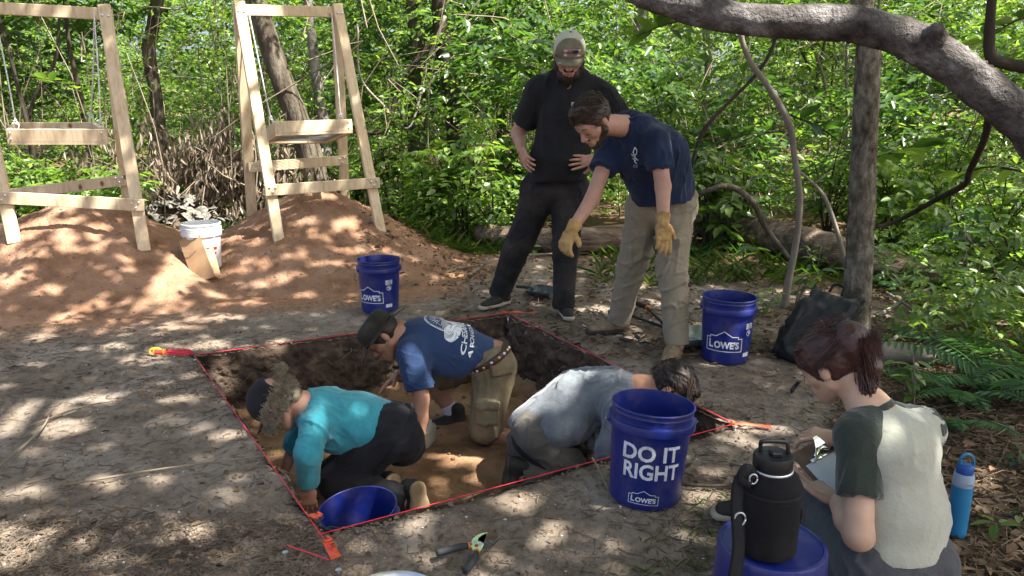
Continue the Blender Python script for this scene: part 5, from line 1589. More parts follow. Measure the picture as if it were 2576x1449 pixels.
t = strip('orange tag with handwriting pinned at the near corner of the pit', [gd(824, 1362, .024), gd(835, 1384, .014), gd(846, 1404, .008)], .034)
V, F = text_geo('22/012', .019, .0004)
a, b = gd(826, 1366, .0), gd(844, 1398, .0)
dx = nrm(b - a); dy = nrm(np.cross(A(0, 0, 1), dx))
W = (a + b) / 2 + A(0, 0, .0205) + np.outer(V[:, 0], dx) + np.outer(V[:, 1] - .006, dy)
link('handwriting', mk('handwriting', W, [F]), M['print_black'], t)
# coloured line reel and its spare cord
p = gd(400, 893)
t = thing('line_reel', 'yellow and red string reel on the ground left of the pit', 'string reel', p)
R0 = p; sc_ = .68
class _S(MB):
    def tube(s, path, radii, n=8, **k): return MB.tube(s, R0 + (np.asarray(path) - R0) * sc_, np.asarray(radii) * sc_, n, **k)
_S().tube(spline([p + A(-.075, 0, .012), p + A(-.07, .01, .045), p + A(-.01, .012, .052), p + A(.03, .01, .03)], 14), [.010, .012, .012, .010], 8).build('handle', M['yellow_plastic'], t)
mb = _S().tube([p + A(-.035, 0, .026), p + A(.045, 0, .026)], np.array([.022, .024]), 16); mb.build('spool', M['red_plastic'], t, sharp=40)
for dx in (-.036, .044): _S().tube([p + A(dx, 0, .027), p + A(dx + .007, 0, .027)], .029, 18).build('flange', M['tool_orange'], t, sharp=40)
p = gd(450, 893)
mb = MB(); r = np.random.default_rng(4)
for i in range(9):
    q = np.linspace(0, 6.283, 26)
    mb.tube(p + np.c_[.075 * np.cos(q) * (1 + .1 * r.normal()), .022 * np.sin(q) + r.normal(0, .004), .008 + .006 * np.sin(2 * q + i) + .002 * i], .0022, 4)
tag(mb.build('cord_bundle', M['pink']), 'hank of pink cord on the ground at the back left pit corner', 'cord')

# ------------------------------------------------------------------ drink containers
jz = 0.372
t = thing('water_jug', 'big black insulated water jug with carry strap on the upturned bucket', 'water jug', (IB[0] - .028, IB[1] - .035, jz))
t.scale = (.93, .93, .93)
J = lambda x, y, z: A(IB[0] - .028 + x * .93, IB[1] - .035 + y * .93, jz + z * .93)
MB().lathe([(0, .002), (.070, .002), (.0755, .010), (.0765, .03), (.0765, .18), (.075, .195), (.066, .212), (.054, .222), (.050, .226), (0, .226)], 48).build('sleeve', M['neoprene'], t, sharp=50, world_coords=False)
MB().lathe([(.050, .224), (.0515, .226), (.0515, .231), (.048, .232)], 40).build('neck_ring', M['steel'], t, world_coords=False)
MB().lathe([(.048, .229), (.0495, .232), (.0495, .262), (.047, .268), (.030, .271), (0, .271)], 40).build('lid', M['black_metal'], t, sharp=45, world_coords=False)
MB().tube(spline([A(-.030, .01, .268), A(-.032, .008, .292), A(-.026, .005, .300), A(.026, .002, .300), A(.034, .0, .292), A(.036, -.002, .268)], 24), .0055, 8).build('lid_handle', M['black_metal'], t, world_coords=False)
MB().box((0.0, -.012, .276), (.026, .030, .012), bev=.003).build('spout_cover', M['black_metal'], t, smooth=False, world_coords=False)
MB().lathe([(.0775, .17), (.0785, .172), (.0785, .177), (.0775, .179)], 48).build('seam', M['webbing'], t, world_coords=False)
V, F = ribbon2d([(-.012, 0), (.012, 0)], .005, step=.004)
link('label', mk('label', np.c_[.0775 * np.sin(V[:, 0] / .0775 + .15), -.0775 * np.cos(V[:, 0] / .0775 + .15), V[:, 1] + .165], [F]), M['webbing'], t, False)
mb = MB()
P = spline([J(-.052, -.03, .218), J(-.088, -.03, .215), J(-.098, -.045, .15), J(-.092, -.065, .05), J(-.105, -.09, -.03), J(-.118, -.105, -.14), J(-.13, -.11, -.25), J(-.15, -.10, -.34)], 40)
mb.tube(P, .0165, 6, flat=.14, hint=(0.2, -1, .1)); mb.build('carry_strap', M['webbing'], t)
MB().tube(spline([J(-.052, -.02, .222), J(-.072, -.02, .236), J(-.086, -.03, .214), J(-.066, -.045, .205)], 16), [.010, .014, .013, .010], 8).build('strap_pad', M['webbing'], t)
MB().tube([J(-.090 + .014 * math.cos(q), -.052, .115 + .018 * math.sin(q)) for q in np.linspace(0, 6.283, 16)], .0028, 6).build('buckle', M['steel'], t)
MB().tube([J(-.062 + .010 * math.cos(q), -.046, .222 + .013 * math.sin(q)) for q in np.linspace(0, 6.283, 16)], .0022, 6).build('clip_ring', M['steel'], t)
MB().tube(spline([J(.078, -.01, .08), J(.082, -.01, .10), J(.080, -.01, .12)], 6), .004, 6).build('side_loop', M['webbing'], t)

bp = gd(2412, 1345)
t = thing('water_bottle', 'blue water bottle with loop lid standing behind the seated writer', 'water bottle', (bp[0] - .012, bp[1], 0))
t.scale = (.86, .86, 1.02)
MB().lathe([(0, .0), (.033, .0), (.0365, .005), (.0370, .02), (.0372, .178), (.0365, .184), (0, .184)], 36).build('flask', M['bottle_blue'], t, sharp=50, world_coords=False)
MB().lathe([(.036, .182), (.0375, .184), (.0375, .208), (.034, .226), (.0, .226)], 36).build('lid_collar', M['bottle_lid'], t, sharp=50, world_coords=False)
MB().lathe([(.030, .224), (.031, .228), (.030, .250), (.024, .256), (0, .256)], 30).build('lid', M['bottle_dark'], t, sharp=50, world_coords=False)
MB().tube(spline([A(-.020, 0, .252), A(-.022, 0, .278), A(-.004, 0, .292), A(.020, 0, .284), A(.031, 0, .262), A(.033, 0, .235)], 20), .0055, 8, flat=.7).build('carry_loop', M['bottle_blue'], t, world_coords=False)
V, F = text_geo('OWALA', .010, .0002)
link('lettering', mk('lettering', np.c_[.0382 * np.sin(V[:, 0] / .038), -.0382 * np.cos(V[:, 0] / .038), V[:, 1] + .192], [F]), M['steel'], t, False)

# milky jug cut open, on the pit floor
jp = gd(1055, 1128, PIT_Z)
t = thing('plastic_jug', 'cut open milky plastic jug on the pit floor by the hat wearer hand', 'jug', jp)
c = A(jp[0] + .0, jp[1] + .06, PIT_Z)
ax = np.array([nrm(A(.9, -.3, 0)), nrm(A(.3, .9, 0)), A(0, 0, 1)])
part_prims = [B(c + A(0, 0, .055), ax, A(.075, .070, .060), .025), C(c + A(-.01, 0, .10), c + A(-.03, .02, .20), .05, .035), C(c + A(.05, -.02, .115), c + A(.055, -.02, .14), .018, .016)]
V, Q = blob(part_prims, .006, .02)
link('jug_body', mk('jug_body', V, [Q]), M['milky'], t)

# ------------------------------------------------------------------ clipboard
CBc = [at(2000, 1140, 2.12), at(2086, 1092, 2.24), at(2162, 1205, 2.12), at(2076, 1255, 2.0)]
e1 = nrm(CBc[1] - CBc[0]); e2 = nrm(CBc[3] - CBc[0]); e2 = nrm(e2 - e1 * (e1 @ e2)); en = np.cross(e1, e2); en = en if en[2] > 0 else -en
o0 = CBc[0]
t = thing('clipboard', 'brown clipboard with white paper held on the lap of the seated writer', 'clipboard', o0)
o0 = o0 - e1 * .02
MB().box(o0 + e1 * .11 + e2 * .155, (.225, .315, .003), np.array([e1, e2, en]), .0008).build('board', M['hardboard'], t, smooth=False)
MB().box(o0 + e1 * .115 + e2 * .178 + en * .0028, (.200, .262, .0016), np.array([e1, e2, en]), 0).build('paper', M['paper'], t, smooth=False)
MB().box(o0 + e1 * .128 + e2 * .19 + en * .0042, (.165, .225, .0008), np.array([e1, e2, en]), 0).build('paper', M['paper'], t, smooth=False)
cl = o0 + e1 * .105 + e2 * .028 + en * .006
mb = MB()
for i in range(9):
    f = i / 8
mb.tube([cl - e1 * .062 + e2 * .018, cl + e1 * .062 + e2 * .018], .008, 12, flat=.6)
mb.tube(spline([cl - e1 * .04 + e2 * .012 + en * .004, cl + en * .014, cl + e1 * .04 + e2 * .012 + en * .004], 10), .007, 8)
mb.build('clip', M['chrome'], t)
q = np.array([[-.036, .012, .006], [.036, .012, .006], [.026, -.006, .020], [-.026, -.006, .020], [.014, -.026, .026], [-.014, -.026, .026], [.010, -.036, .026], [-.010, -.036, .026]])
V = cl + q[:, :1] * e1 + q[:, 1:2] * e2 + q[:, 2:] * en
o = link('clip_lever', mk('clip_lever', V, [np.array([[0, 1, 2, 3], [3, 2, 4, 5], [5, 4, 6, 7]])], False), M['chrome'], t)
o.modifiers.new('thickness', 'SOLIDIFY').thickness = .0015

# ------------------------------------------------------------------ backpack
bc = gd(2010, 925)
t = thing('backpack', 'black backpack slumped against the knobbly trunk', 'backpack', A(bc[0], bc[1], 0))
b0 = A(bc[0] + .06, bc[1] + .12, -.05)
lean = nrm(A(.42, .25, .87)); fr = nrm(np.cross(A(.85, -.5, 0), lean)); sd2 = np.cross(lean, fr)
def BPt(x, y, z): return b0 + sd2 * x + fr * y + lean * z
axb = np.array([sd2, fr, lean])
pr = [B(BPt(0, 0, .20), axb, A(.155, .10, .20), .06), B(BPt(0, -.10, .13), axb, A(.125, .055, .11), .035, k=.012), B(BPt(.02, -.01, .41), axb, A(.14, .085, .055), .035, k=.012), B(BPt(-.155, -.01, .11), axb, A(.035, .07, .09), .03, k=.01), B(BPt(.155, -.01, .11), axb, A(.035, .07, .09), .03, k=.01), C(BPt(-.10, .0, .44), BPt(-.12, -.02, .50), .03, .012), C(BPt(.11, .02, .45), BPt(.15, .02, .49), .035, .02)]
part('pack_body', pr, 'pack', t, .0085, .02, folds(A(.5, .2, .7), .018, 9, 211, 2.5))
for x in (-.09, .08):
    MB().tube(spline([BPt(x, -.10, .40), BPt(x * 1.1, -.18, .30), BPt(x * 1.2, -.17, .14), BPt(x * 1.3, -.10, .04)], 20), .024, 6, flat=.25, hint=fr).build('shoulder_strap', M['webbing'], t)
for x in (-.10, .10): MB().tube(spline([BPt(x, -.06, .47), BPt(x, -.165, .30), BPt(x, -.175, .12), BPt(x, -.13, .02)], 20), .009, 6, flat=.3, hint=fr).build('compression_strap', M['grip'], t)
MB().tube(spline([BPt(-.10, -.150, .235), BPt(0, -.165, .25), BPt(.10, -.150, .235)], 16), .004, 6).build('zip', M['steel'], t)
for x in (-.10, .10): MB().box(BPt(x, -.172, .26), (.03, .012, .035), axb, .003).build('buckle', M['grip'], t, smooth=False)
MB().tube(spline([BPt(-.03, .0, .48), BPt(-.02, -.01, .53), BPt(.03, -.01, .53), BPt(.04, 0, .48)], 14), .008, 6).build('grab_loop', M['webbing'], t)
MB().tube(spline([BPt(-.15, -.06, .30), BPt(-.05, -.12, .42), BPt(.10, -.10, .42)], 16), .005, 6).build('zip', M['steel'], t)
MB().tube(spline([gd(1975, 895, .02), gd(1930, 885, .01), gd(1885, 888, .008)], 12), .014, 6, flat=.2).build('waist_strap', M['webbing'], t)
MB().tube(spline([gd(2010, 960, .05), gd(2000, 972, .02), gd(1990, 985, .008)], 10), .014, 6, flat=.2).build('loose_strap', M['webbing'], t)

# ------------------------------------------------------------------ hand tools
def scoop(label, p, ang, s, m, hm):
    t = thing('hand_scoop', label, 'dustpan', p, None, (0, 0, ang)); t.scale = (s, s, s)
    prof = []
    nu, nv = 13, 9
    V = []
    for i in range(nu):
        x = -.5 + i / (nu - 1)
        for j in range(nv):
            y = j / (nv - 1)
            side = max(0, abs(x) * 2 - .72) / .28
            back = max(0, y - .80) / .20
            V.append((x * (.24 + .03 * y), y * .22, .004 + .055 * max(side ** 1.6, back ** 1.6)))
    ii = np.arange(nu * nv).reshape(nu, nv)
    F = np.stack([ii[:-1, :-1], ii[1:, :-1], ii[1:, 1:], ii[:-1, 1:]], -1).reshape(-1, 4)
    o = link('pan', mk('pan', np.array(V), [F]), M[m], t, False); o.modifiers.new('thickness', 'SOLIDIFY').thickness = .002
    MB().tube(spline([A(0, .215, .045), A(0, .27, .055), A(0, .36, .050)], 8), [.012, .014, .013], 10).build('handle', M[hm], t, world_coords=False)
    MB().tube([A(0, .20, .045), A(0, .222, .052)], .018, 10).build('socket', M[m], t, world_coords=False)
scoop('grey metal dustpan on the ground behind the right leg of the bending man', gd(1690, 868) + A(.0, 0, .004), -1.35, 1.15, 'galvan', 'galvan')
scoop('dark dustpan lying between the legs of the bearded man', gd(1395, 748) + A(0, 0, .004), 1.1, .9, 'blade', 'grip')
def pruner(label, p, ang, s, body_m, grip_m, flip=1):
    t = thing('pruning_shears', label, 'pruning shears', p, 'pruning shears on the ground', (0, 0, ang)); t.scale = (s, s * flip, s)
    def plate(name, pts, z, h, m):
        n = len(pts); V = [(x, y, z) for x, y in pts] + [(x, y, z + h) for x, y in pts]
        bm = bmesh.new(); vs = [bm.verts.new(v) for v in V]
        bm.faces.new(vs[:n][::-1]); bm.faces.new(vs[n:])
        for i in range(n): bm.faces.new((vs[i], vs[(i + 1) % n], vs[n + (i + 1) % n], vs[n + i]))
        bmesh.ops.triangulate(bm, faces=bm.faces[:])
        me_ = bpy.data.meshes.new(name); bm.to_mesh(me_); bm.free()
        link(name, me_, M[m], t, False)
    plate('hooked_jaw', [(-.012, -.030), (.006, -.034), (.016, -.012), (.020, .000), (.012, .012), (.004, .016), (.006, .030), (.016, .044), (.034, .056), (.036, .060), (.018, .056), (.002, .046), (-.010, .030), (-.016, .010), (-.018, -.008)], .012, .004, body_m)
    plate('cutting_blade', [(.012, -.006), (.020, .004), (.040, .010), (.066, .026), (.050, .008), (.030, -.010), (.018, -.016)], .006, .004, 'blade')
    for c_, m_ in (((-.004, .008), 'steel'), ((.012, -.002), 'steel'), ((-.002, -.010), 'rust')):
        MB().tube([A(*c_, .014), A(*c_, .019), A(*c_, .0205)], [.006, .006, .004], 10).build('screw', M[m_], t, sharp=40, world_coords=False)
    MB().tube(spline([A(-.014, .002, .010), A(-.045, -.004, .013), A(-.085, -.016, .013), A(-.118, -.026, .012)], 14), [.007, .0105, .011, .010], 10).build('grip', M[grip_m], t, world_coords=False)
    MB().tube(spline([A(-.002, -.030, .012), A(-.010, -.060, .013), A(-.026, -.096, .013), A(-.042, -.122, .012)], 14), [.008, .011, .0115, .010], 10).build('grip', M[grip_m], t, world_coords=False)
    MB().tube([A(-.020, .001, .011), A(-.026, .0, .011)], .0115, 10).build('collar', M['tool_orange'], t, sharp=40, world_coords=False)
    MB().tube([A(-.004, -.036, .012), A(-.005, -.040, .012)], .0115, 10).build('collar', M['tool_orange'], t, sharp=40, world_coords=False)
pruner('open pruning shears with pale green jaw and dark grips in the foreground', gd(1200, 1385) + A(0, 0, .006), .12, 1.12, 'tool_green', 'grip')
pruner('dark pruning shears on the ground in front of the bending man', gd(1612, 868) + A(0, 0, .008), -1.7, 1.05, 'blade', 'grip')
t = thing('lopper', 'long handled lopper lying behind the legs of the bending man', 'lopper', gd(1600, 790))
a, b, c = gd(1530, 795), gd(1610, 800), gd(1668, 830)
MB().tube([a + A(0, 0, .03), a * .45 + b * .55 + A(0, 0, .025)], .017, 10).build('grip', M['shoe_dark'], t)
MB().tube([a * .45 + b * .55 + A(0, 0, .025), c + A(0, 0, .02)], .010, 8).build('shaft', M['black_metal'], t)
MB().tube([a * .46 + b * .54 + A(0, 0, .025), a * .42 + b * .58 + A(0, 0, .025)], .0185, 10).build('collar', M['tool_orange'], t)
a2, b2 = gd(1590, 770), gd(1668, 800)
MB().tube([a2 + A(0, 0, .035), a2 * .5 + b2 * .5 + A(0, 0, .03)], .017, 10).build('grip', M['shoe_dark'], t)
MB().tube([a2 * .5 + b2 * .5 + A(0, 0, .03), c + A(.02, .03, .02)], .010, 8).build('shaft', M['black_metal'], t)
MB().tube([a2 * .51 + b2 * .49 + A(0, 0, .03), a2 * .47 + b2 * .53 + A(0, 0, .03)], .0185, 10).build('collar', M['tool_orange'], t)
# round metal pan cut by the lower border
pp = gd(985, 1540)
o = MB().lathe([(0, .004), (.125, .004), (.140, .030), (.150, .036), (.153, .034), (.152, .030), (.142, .026), (.128, .0), (0, 0)], 56, (pp[0], pp[1], 0.0)).build('metal_pan', M['steel'], sharp=40)
tag(o, 'rim of a round metal pan at the bottom border', 'pan')

# ------------------------------------------------------------------ fallen timber, sticks
def log(label, pts, radii, m='log', seg=46, n=18, noise=.14, seed=0, name='fallen_log', cat='log', group=None):
    P = spline(pts, seg)
    mb = MB().tube(P, radii, n, noise=noise, seed=seed)
    o = mb.build(name, M[m])
    return tag(o, label, cat, group)
def on(u, v, r): p = gd(u, v); return A(p[0], p[1], r * .8)
log('weathered fallen log behind the legs of both standing men', [at(1205, 588, 7.9), at(1400, 606, 7.5), at(1500, 602, 7.45), at(1600, 590, 7.6)], [.10, .125, .13, .12], seed=61)
log('thick fallen log running right from the bending man to the knobbly trunk', [at(1700, 556, 8.5), at(1780, 564, 8.2), at(1975, 600, 7.3), at(2060, 625, 6.9), at(2125, 645, 6.55)], [.12, .150, .165, .165, .15], seed=60)
log('dark rotting log right of the knobbly trunk', [at(2178, 668, 6.35), at(2330, 690, 6.2), at(2480, 690, 6.3), at(2640, 680, 6.5)], [.15, .15, .13, .11], seed=62)
log('small grey log on the ground right of the writer head', [on(2188, 905, .06), on(2270, 908, .06), on(2350, 918, .055)], [.062, .065, .05], 'bark_pale', seed=63, seg=20)
log('pale broken limb propped toward the trunk above the writer head', [on(2195, 890, .03), at(2225, 868, 4.25), at(2262, 842, 4.35)], [.018, .016, .010], 'bark_pale', seg=14, n=8, seed=64, name='broken_limb', cat='branch')
log('thin pale forked stick leaning beside the knobbly trunk', [at(2132, 684, 6.4), at(2105, 580, 6.4), at(2070, 490, 6.4), at(2010, 430, 6.4)], [.022, .020, .017, .010], 'bark_pale', seg=20, n=8, seed=65, name='leaning_stick', cat='stick')
log('short pale twig crossing the forked stick', [at(2042, 466, 6.4), at(2065, 450, 6.38), at(2094, 428, 6.36)], [.010, .009, .005], 'bark_pale', seg=8, n=6, seed=66, name='twig', cat='stick')
log('brown vine slanting up right of the bending man', [at(1738, 420, 6.2), at(1770, 330, 6.2), at(1830, 260, 6.2), at(1900, 190, 6.2), at(1945, 115, 6.2), at(1960, 20, 6.2)], [.016, .016, .015, .014, .013, .012], 'bark_dark', seg=24, n=8, seed=67, name='woody_vine', cat='vine')
log('arched brown limb over the log right of the bending man', [at(1758, 486, 6.6), at(1830, 468, 6.6), at(1890, 505, 6.6), at(1925, 570, 6.6), at(1985, 650, 6.5)], [.02, .026, .028, .024, .02], 'bark', seg=24, n=9, seed=68, name='arched_limb', cat='branch')
log('dark sagging limb under the arching trunk at right', [at(2492, 262, 3.06), at(2478, 345, 3.3), at(2440, 430, 3.8), at(2424, 466, 4.1), at(2350, 505, 4.6), at(2260, 555, 5.0), at(2200, 572, 5.0)], [.016, .015, .016, .016, .016, .014, .011], 'bark_dark', seg=30, n=8, seed=69, name='drooping_limb', cat='branch')
log('dark curved root arching over the ground left of the bearded man', [at(1160, 482, 8.2), at(1200, 476, 8.2), at(1228, 500, 8.2), at(1232, 545, 8.1)], [.016, .018, .018, .014], 'bark_dark', seg=16, n=8, seed=70, name='root', cat='root')
log('long looping vine hanging left of the ridged trunk', [at(900, 60, 9.5), at(906, 190, 9.5), at(960, 260, 9.5), at(1030, 320, 9.5), at(1075, 160, 9.6), at(1120, 40, 9.6)], [.014, .014, .014, .013, .02, .02], 'bark_pale', seg=40, n=7, seed=71, name='woody_vine', cat='vine')
log('dark twisted vine crossing the ridged trunk in the background', [at(860, 310, 9.8), at(960, 330, 9.8), at(1010, 200, 9.8), at(1060, 140, 9.8), at(1110, 60, 9.8)], [.020, .026, .028, .026, .02], 'bark_dark', seg=40, n=8, seed=72, name='woody_vine', cat='vine')
for (a, b, l, r, mm) in [((0, 1176), (135, 1025), 'long pale stick on the left foreground ground', .006, 'twig'), ((70, 1075), (330, 1005), 'thin pale root lying left of the pit', .004, 'twig'), ((150, 1225), (690, 1146), 'long thin root running from the left foreground towards the pit', .0045, 'twig'),
                         ((1180, 700), (1230, 650), 'short thick stick on the litter left of the bearded man', .02, 'log'), ((1690, 1220), (1900, 1212), 'dark stick on the ground right of the near bucket', .007, 'bark_dark'), ((1110, 690), (1215, 668), 'pale stick at the foot of the right sand heap', .010, 'twig'),
                         ((2210, 800), (2350, 725), 'sunlit broken branch on the ground right of the trunk', .014, 'bark_pale'), ((2230, 740), (2330, 800), 'crossing sunlit branch right of the trunk', .012, 'bark_pale'), ((1250, 650), (1480, 640), 'grey stick behind the legs of the bearded man', .013, 'twig'), ((1490, 1155), (1530, 1235), 'pale green cut stem poking up at the left of the near bucket', .005, 'straw')]:
    p, q = gd(*a), gd(*b)
    m_ = (p + q) / 2 + A(random.uniform(-.05, .05), random.uniform(-.05, .05), 0)
    log(l, [A(p[0], p[1], r), A(m_[0], m_[1], r * 1.2 + .006), A(q[0], q[1], r)], [r, r * .9, r * .6], mm, 18, 6, .1, int(a[0]), 'stick', 'stick', 'sticks and roots on the ground')

# ------------------------------------------------------------------ litter nobody could count
def scatter_pts(n, poly, seed, hfun=surf_h):
    """n points spread over the picture region poly (list of (u0, v0, u1, v1) boxes), on the ground and outside the pit"""
    rg = np.random.default_rng(seed)
    out = []
    for (u0, v0, u1, v1, w) in poly:
        k = int(n * w)
        V_ = rg.uniform(v0, v1, k); U_ = rg.uniform(u0, u1, k)
        G = np.array([gd(u, v) for u, v in zip(U_, V_)])
        out.append(G)
    G = np.vstack(out)
    G = G[pit_sd(G[:, 0], G[:, 1])[0] > .004]
    G[:, 2] = hfun(G[:, 0], G[:, 1])
    return G
def twigs(G, lmin, lmax, r, seed, bend=.25, lift=.012):
    rg = np.random.default_rng(seed)
    mb = MB()
    for p in G:
        a = rg.uniform(0, 6.283); L = rg.uniform(lmin, lmax)
        d = A(math.cos(a), math.sin(a), 0)
        s = A(-d[1], d[0], 0) * rg.normal(0, bend) * L
        rr = r * rg.uniform(.6, 1.5)
        mb.tube(np.array([p + A(0, 0, rr), p + d * L * .5 + s + A(0, 0, rr + rg.uniform(0, lift)), p + d * L + A(0, 0, rr + rg.uniform(0, lift * .5))]), [rr, rr * .9, rr * .5], 4, cap=False)
    return mb
W_ALL = [(-60, 820, 2640, 1460, .45), (-60, 1300, 800, 1460, .35), (0, 830, 700, 1000, .10), (1700, 900, 2600, 1460, .2)]
G = scatter_pts(4600, W_ALL, 71)
tag(twigs(G, .02, .11, .0016, 1).build('twig_litter', M['twig_dark']), 'small dry twigs and rootlets strewn over the trodden soil', 'twigs', kind='stuff')
G = scatter_pts(2600, [(1100, 600, 2600, 900, .45), (2100, 880, 2620, 1450, .55)], 72)
tag(twigs(G, .05, .22, .002, 2, .35, .04).build('brushwood_litter', M['straw']), 'dry straw and brushwood litter at the edge of the wood', 'litter', kind='stuff')
rg = np.random.default_rng(73)
def flat_leaves(G, L, seed, lift=.012):
    rg = np.random.default_rng(seed); n = len(G)
    P = G + np.c_[np.zeros((n, 2)), rg.uniform(.002, lift, n)]
    LL = rg.uniform(.5, 1.3, n) * L
    return leaves(P, rg.uniform(0, 6.283, n), rg.normal(0, .22, n), rg.normal(0, .35, n), LL, LL * rg.uniform(.35, .6, n), .5, .3)
V1, F1 = flat_leaves(scatter_pts(7000, [(1120, 560, 2620, 900, .55), (2080, 880, 2620, 1450, .30), (300, 540, 560, 640, .05), (900, 560, 1300, 720, .1)], 74), .052, 3, .03)
V2, F2 = flat_leaves(scatter_pts(900, W_ALL, 75), .032, 4)
tag(link('dead_leaf_litter', mk('dead_leaf_litter', np.vstack([V1, V2]), [np.vstack([F1, F2 + len(V1)])]), M['dead_leaf']), 'brown fallen leaves carpeting the edge of the wood', 'leaf litter', kind='stuff')
def chips(G, smin, smax, seed):
    rg = np.random.default_rng(seed); n = len(G)
    base = np.array([[1, 0, 0], [0, 1, 0], [-1, 0, 0], [0, -1, 0], [0, 0, .6], [0, 0, -.6]])
    s = rg.uniform(smin, smax, n)[:, None, None]
    V = base[None] * s * rg.uniform(.5, 1.3, (n, 6, 1))
    a = rg.uniform(0, 6.28, n); c, s_ = np.cos(a)[:, None], np.sin(a)[:, None]
    V = np.stack([V[..., 0] * c - V[..., 1] * s_, V[..., 0] * s_ + V[..., 1] * c, V[..., 2]], -1) + G[:, None] + A(0, 0, .001)
    f = np.array([[0, 1, 4], [1, 2, 4], [2, 3, 4], [3, 0, 4], [1, 0, 5], [2, 1, 5], [3, 2, 5], [0, 3, 5]])
    return V.reshape(-1, 3), (np.arange(n)[:, None, None] * 6 + f[None]).reshape(-1, 3)
V, F = chips(scatter_pts(420, [(-60, 640, 2500, 1460, 1)], 76), .0025, .007, 5)
tag(link('shell_fragments', mk('shell_fragments', V, [F], False), M['shell_bit']), 'white shell crumbs scattered over the soil', 'shell bits', kind='stuff')
V, F = chips(scatter_pts(15000, [(-60, 690, 2500, 1460, .6), (-60, 1290, 1000, 1460, .25), (350, 850, 1000, 1000, .15)], 77), .003, .014, 6)
tag(link('soil_clods', mk('soil_clods', V, [F], False), M['ground'] if False else mat('soil_clods', [(0.085, 0.064, 0.046), (0.17, 0.13, 0.096), (0.23, 0.18, 0.14)], 30, .95)), 'loose crumbs of soil on the trodden ground', 'soil crumbs', kind='stuff')
# crumbs on the pit floor
rgp = np.random.default_rng(12)
G = np.c_[rgp.uniform(-1.8, 1.0, 2600), rgp.uniform(2.4, 5.2, 2600), np.zeros(2600)]
sdv = pit_sd(G[:, 0], G[:, 1])[0]
G = G[(sdv < -.03) & (rgp.random(2600) < np.exp((sdv + .05) / .16) + .16)]; G[:, 2] = PIT_Z + .012
V, F = chips(G, .004, .018, 7)
tag(link('pit_crumbs', mk('pit_crumbs', V, [F], False), mat('pit_crumbs', [(0.08, 0.055, 0.038), (0.22, 0.13, 0.07)], 12, .95)), 'crumbs of earth on the pit floor', 'soil crumbs', kind='stuff')
# rootlets and stones standing out of the cut faces
mb = MB(); rgp = np.random.default_rng(14)
for i in range(260):
    k = int(rgp.integers(0, 3)); a, b = PIT[k], PIT[(k + 1) % 4]; f = rgp.random(); q = a + (b - a) * f; d = nrm(b - a); nn = A(d[1], -d[0], 0); z = -rgp.uniform(.03, .36)
    p = A(q[0], q[1], z) - nn * .01; L = rgp.uniform(.02, .09)
    mb.tube(spline([p, p + nn * L * .6 + A(0, 0, rgp.normal(0, .012)), p + nn * L * .7 + A(d[0], d[1], 0) * rgp.normal(0, L * .5) - A(0, 0, L * rgp.uniform(.2, .8))], 5), [.002, .0014, .0008], 4, cap=False)
tag(mb.build('pit_rootlets', M['twig']), 'fine rootlets hanging from the cut pit walls', 'rootlets', kind='stuff')
# grass and sedge tufts
def grass(G, h, seed):
    rg = np.random.default_rng(seed); n = len(G)
    LL = rg.uniform(.5, 1.4, n) * h
    return leaves(G, rg.uniform(0, 6.283, n), rg.uniform(.6, 1.4, n), rg.normal(0, .3, n), LL, LL * .028 + .001, .3, .9)
V1, F1 = grass(scatter_pts(5200, [(1020, 520, 1320, 640, .45), (1500, 600, 2550, 720, .3), (360, 540, 640, 620, .25)], 78), .17, 8)
V2, F2 = grass(scatter_pts(260, [(1600, 1240, 1900, 1440, .4), (1880, 880, 2300, 1100, .3), (1900, 700, 2150, 800, .3)], 79), .045, 9)
tag(link('grass', mk('grass', np.vstack([V1, V2]), [np.vstack([F1, F2 + len(V1)])]), M['grass']), 'thin grass and sedge at the foot of the thicket', 'grass', kind='stuff')
# low leafy ground cover under the thicket
rg = np.random.default_rng(81)
G = scatter_pts(5200, [(1000, 470, 1330, 585, .22), (1330, 470, 2640, 545, .28), (2180, 545, 2640, 720, .18), (-80, 440, 1000, 560, .22), (2300, 720, 2640, 900, .05)], 80)
G = G[~((G[:, 0] > -4.8) & (G[:, 0] < -2.9) & (G[:, 1] < 10.2))]
n = len(G)
V, F = sprays(G + np.c_[np.zeros((n, 2)), rg.uniform(.03, .42, n)], rg.uniform(0, 6.283, n), rg.normal(.15, .3, n), rg.uniform(.12, .3, n), 7, .065, rg)
tag(link('ground_cover', mk('ground_cover', V, [F]), M['leaf_light']), 'low bright leafy ground cover along the thicket edge', 'ground cover', kind='stuff')

# ------------------------------------------------------------------ withered brush heap and oyster shells
p0 = at(535, 440, 9.5); p0[2] = .2
t = thing('brush_heap', 'heap of withered brown brush between the two screen frames', 'brush heap', p0)
rg = np.random.default_rng(82); mb = MB(); P = []; 
for i in range(70):
    b = p0 + A(rg.normal(0, .5), rg.normal(0, .3), rg.uniform(-.1, .3)); d = A(rg.normal(0, .5), rg.normal(0, .4), rg.uniform(.2, .95))
    mb.tube(spline([b, b + d * .5 + A(0, 0, .1), b + d], 7), [.010, .007, .004], 5)
    for k in range(34): P.append(b + d * rg.uniform(.2, 1.05) + rg.normal(0, .05, 3))
mb.build('dry_stems', M['twig'], t)
P = np.array(P); n = len(P)
V, F = leaves(P, rg.uniform(0, 6.28, n), rg.normal(-1.15, .35, n), rg.normal(0, .6, n), rg.uniform(.08, .16, n), rg.uniform(.02, .045, n), .9, .5)
link('withered_leaves', mk('withered_leaves', V, [F]), M['dead_brush'], t)['kind'] = 'stuff'
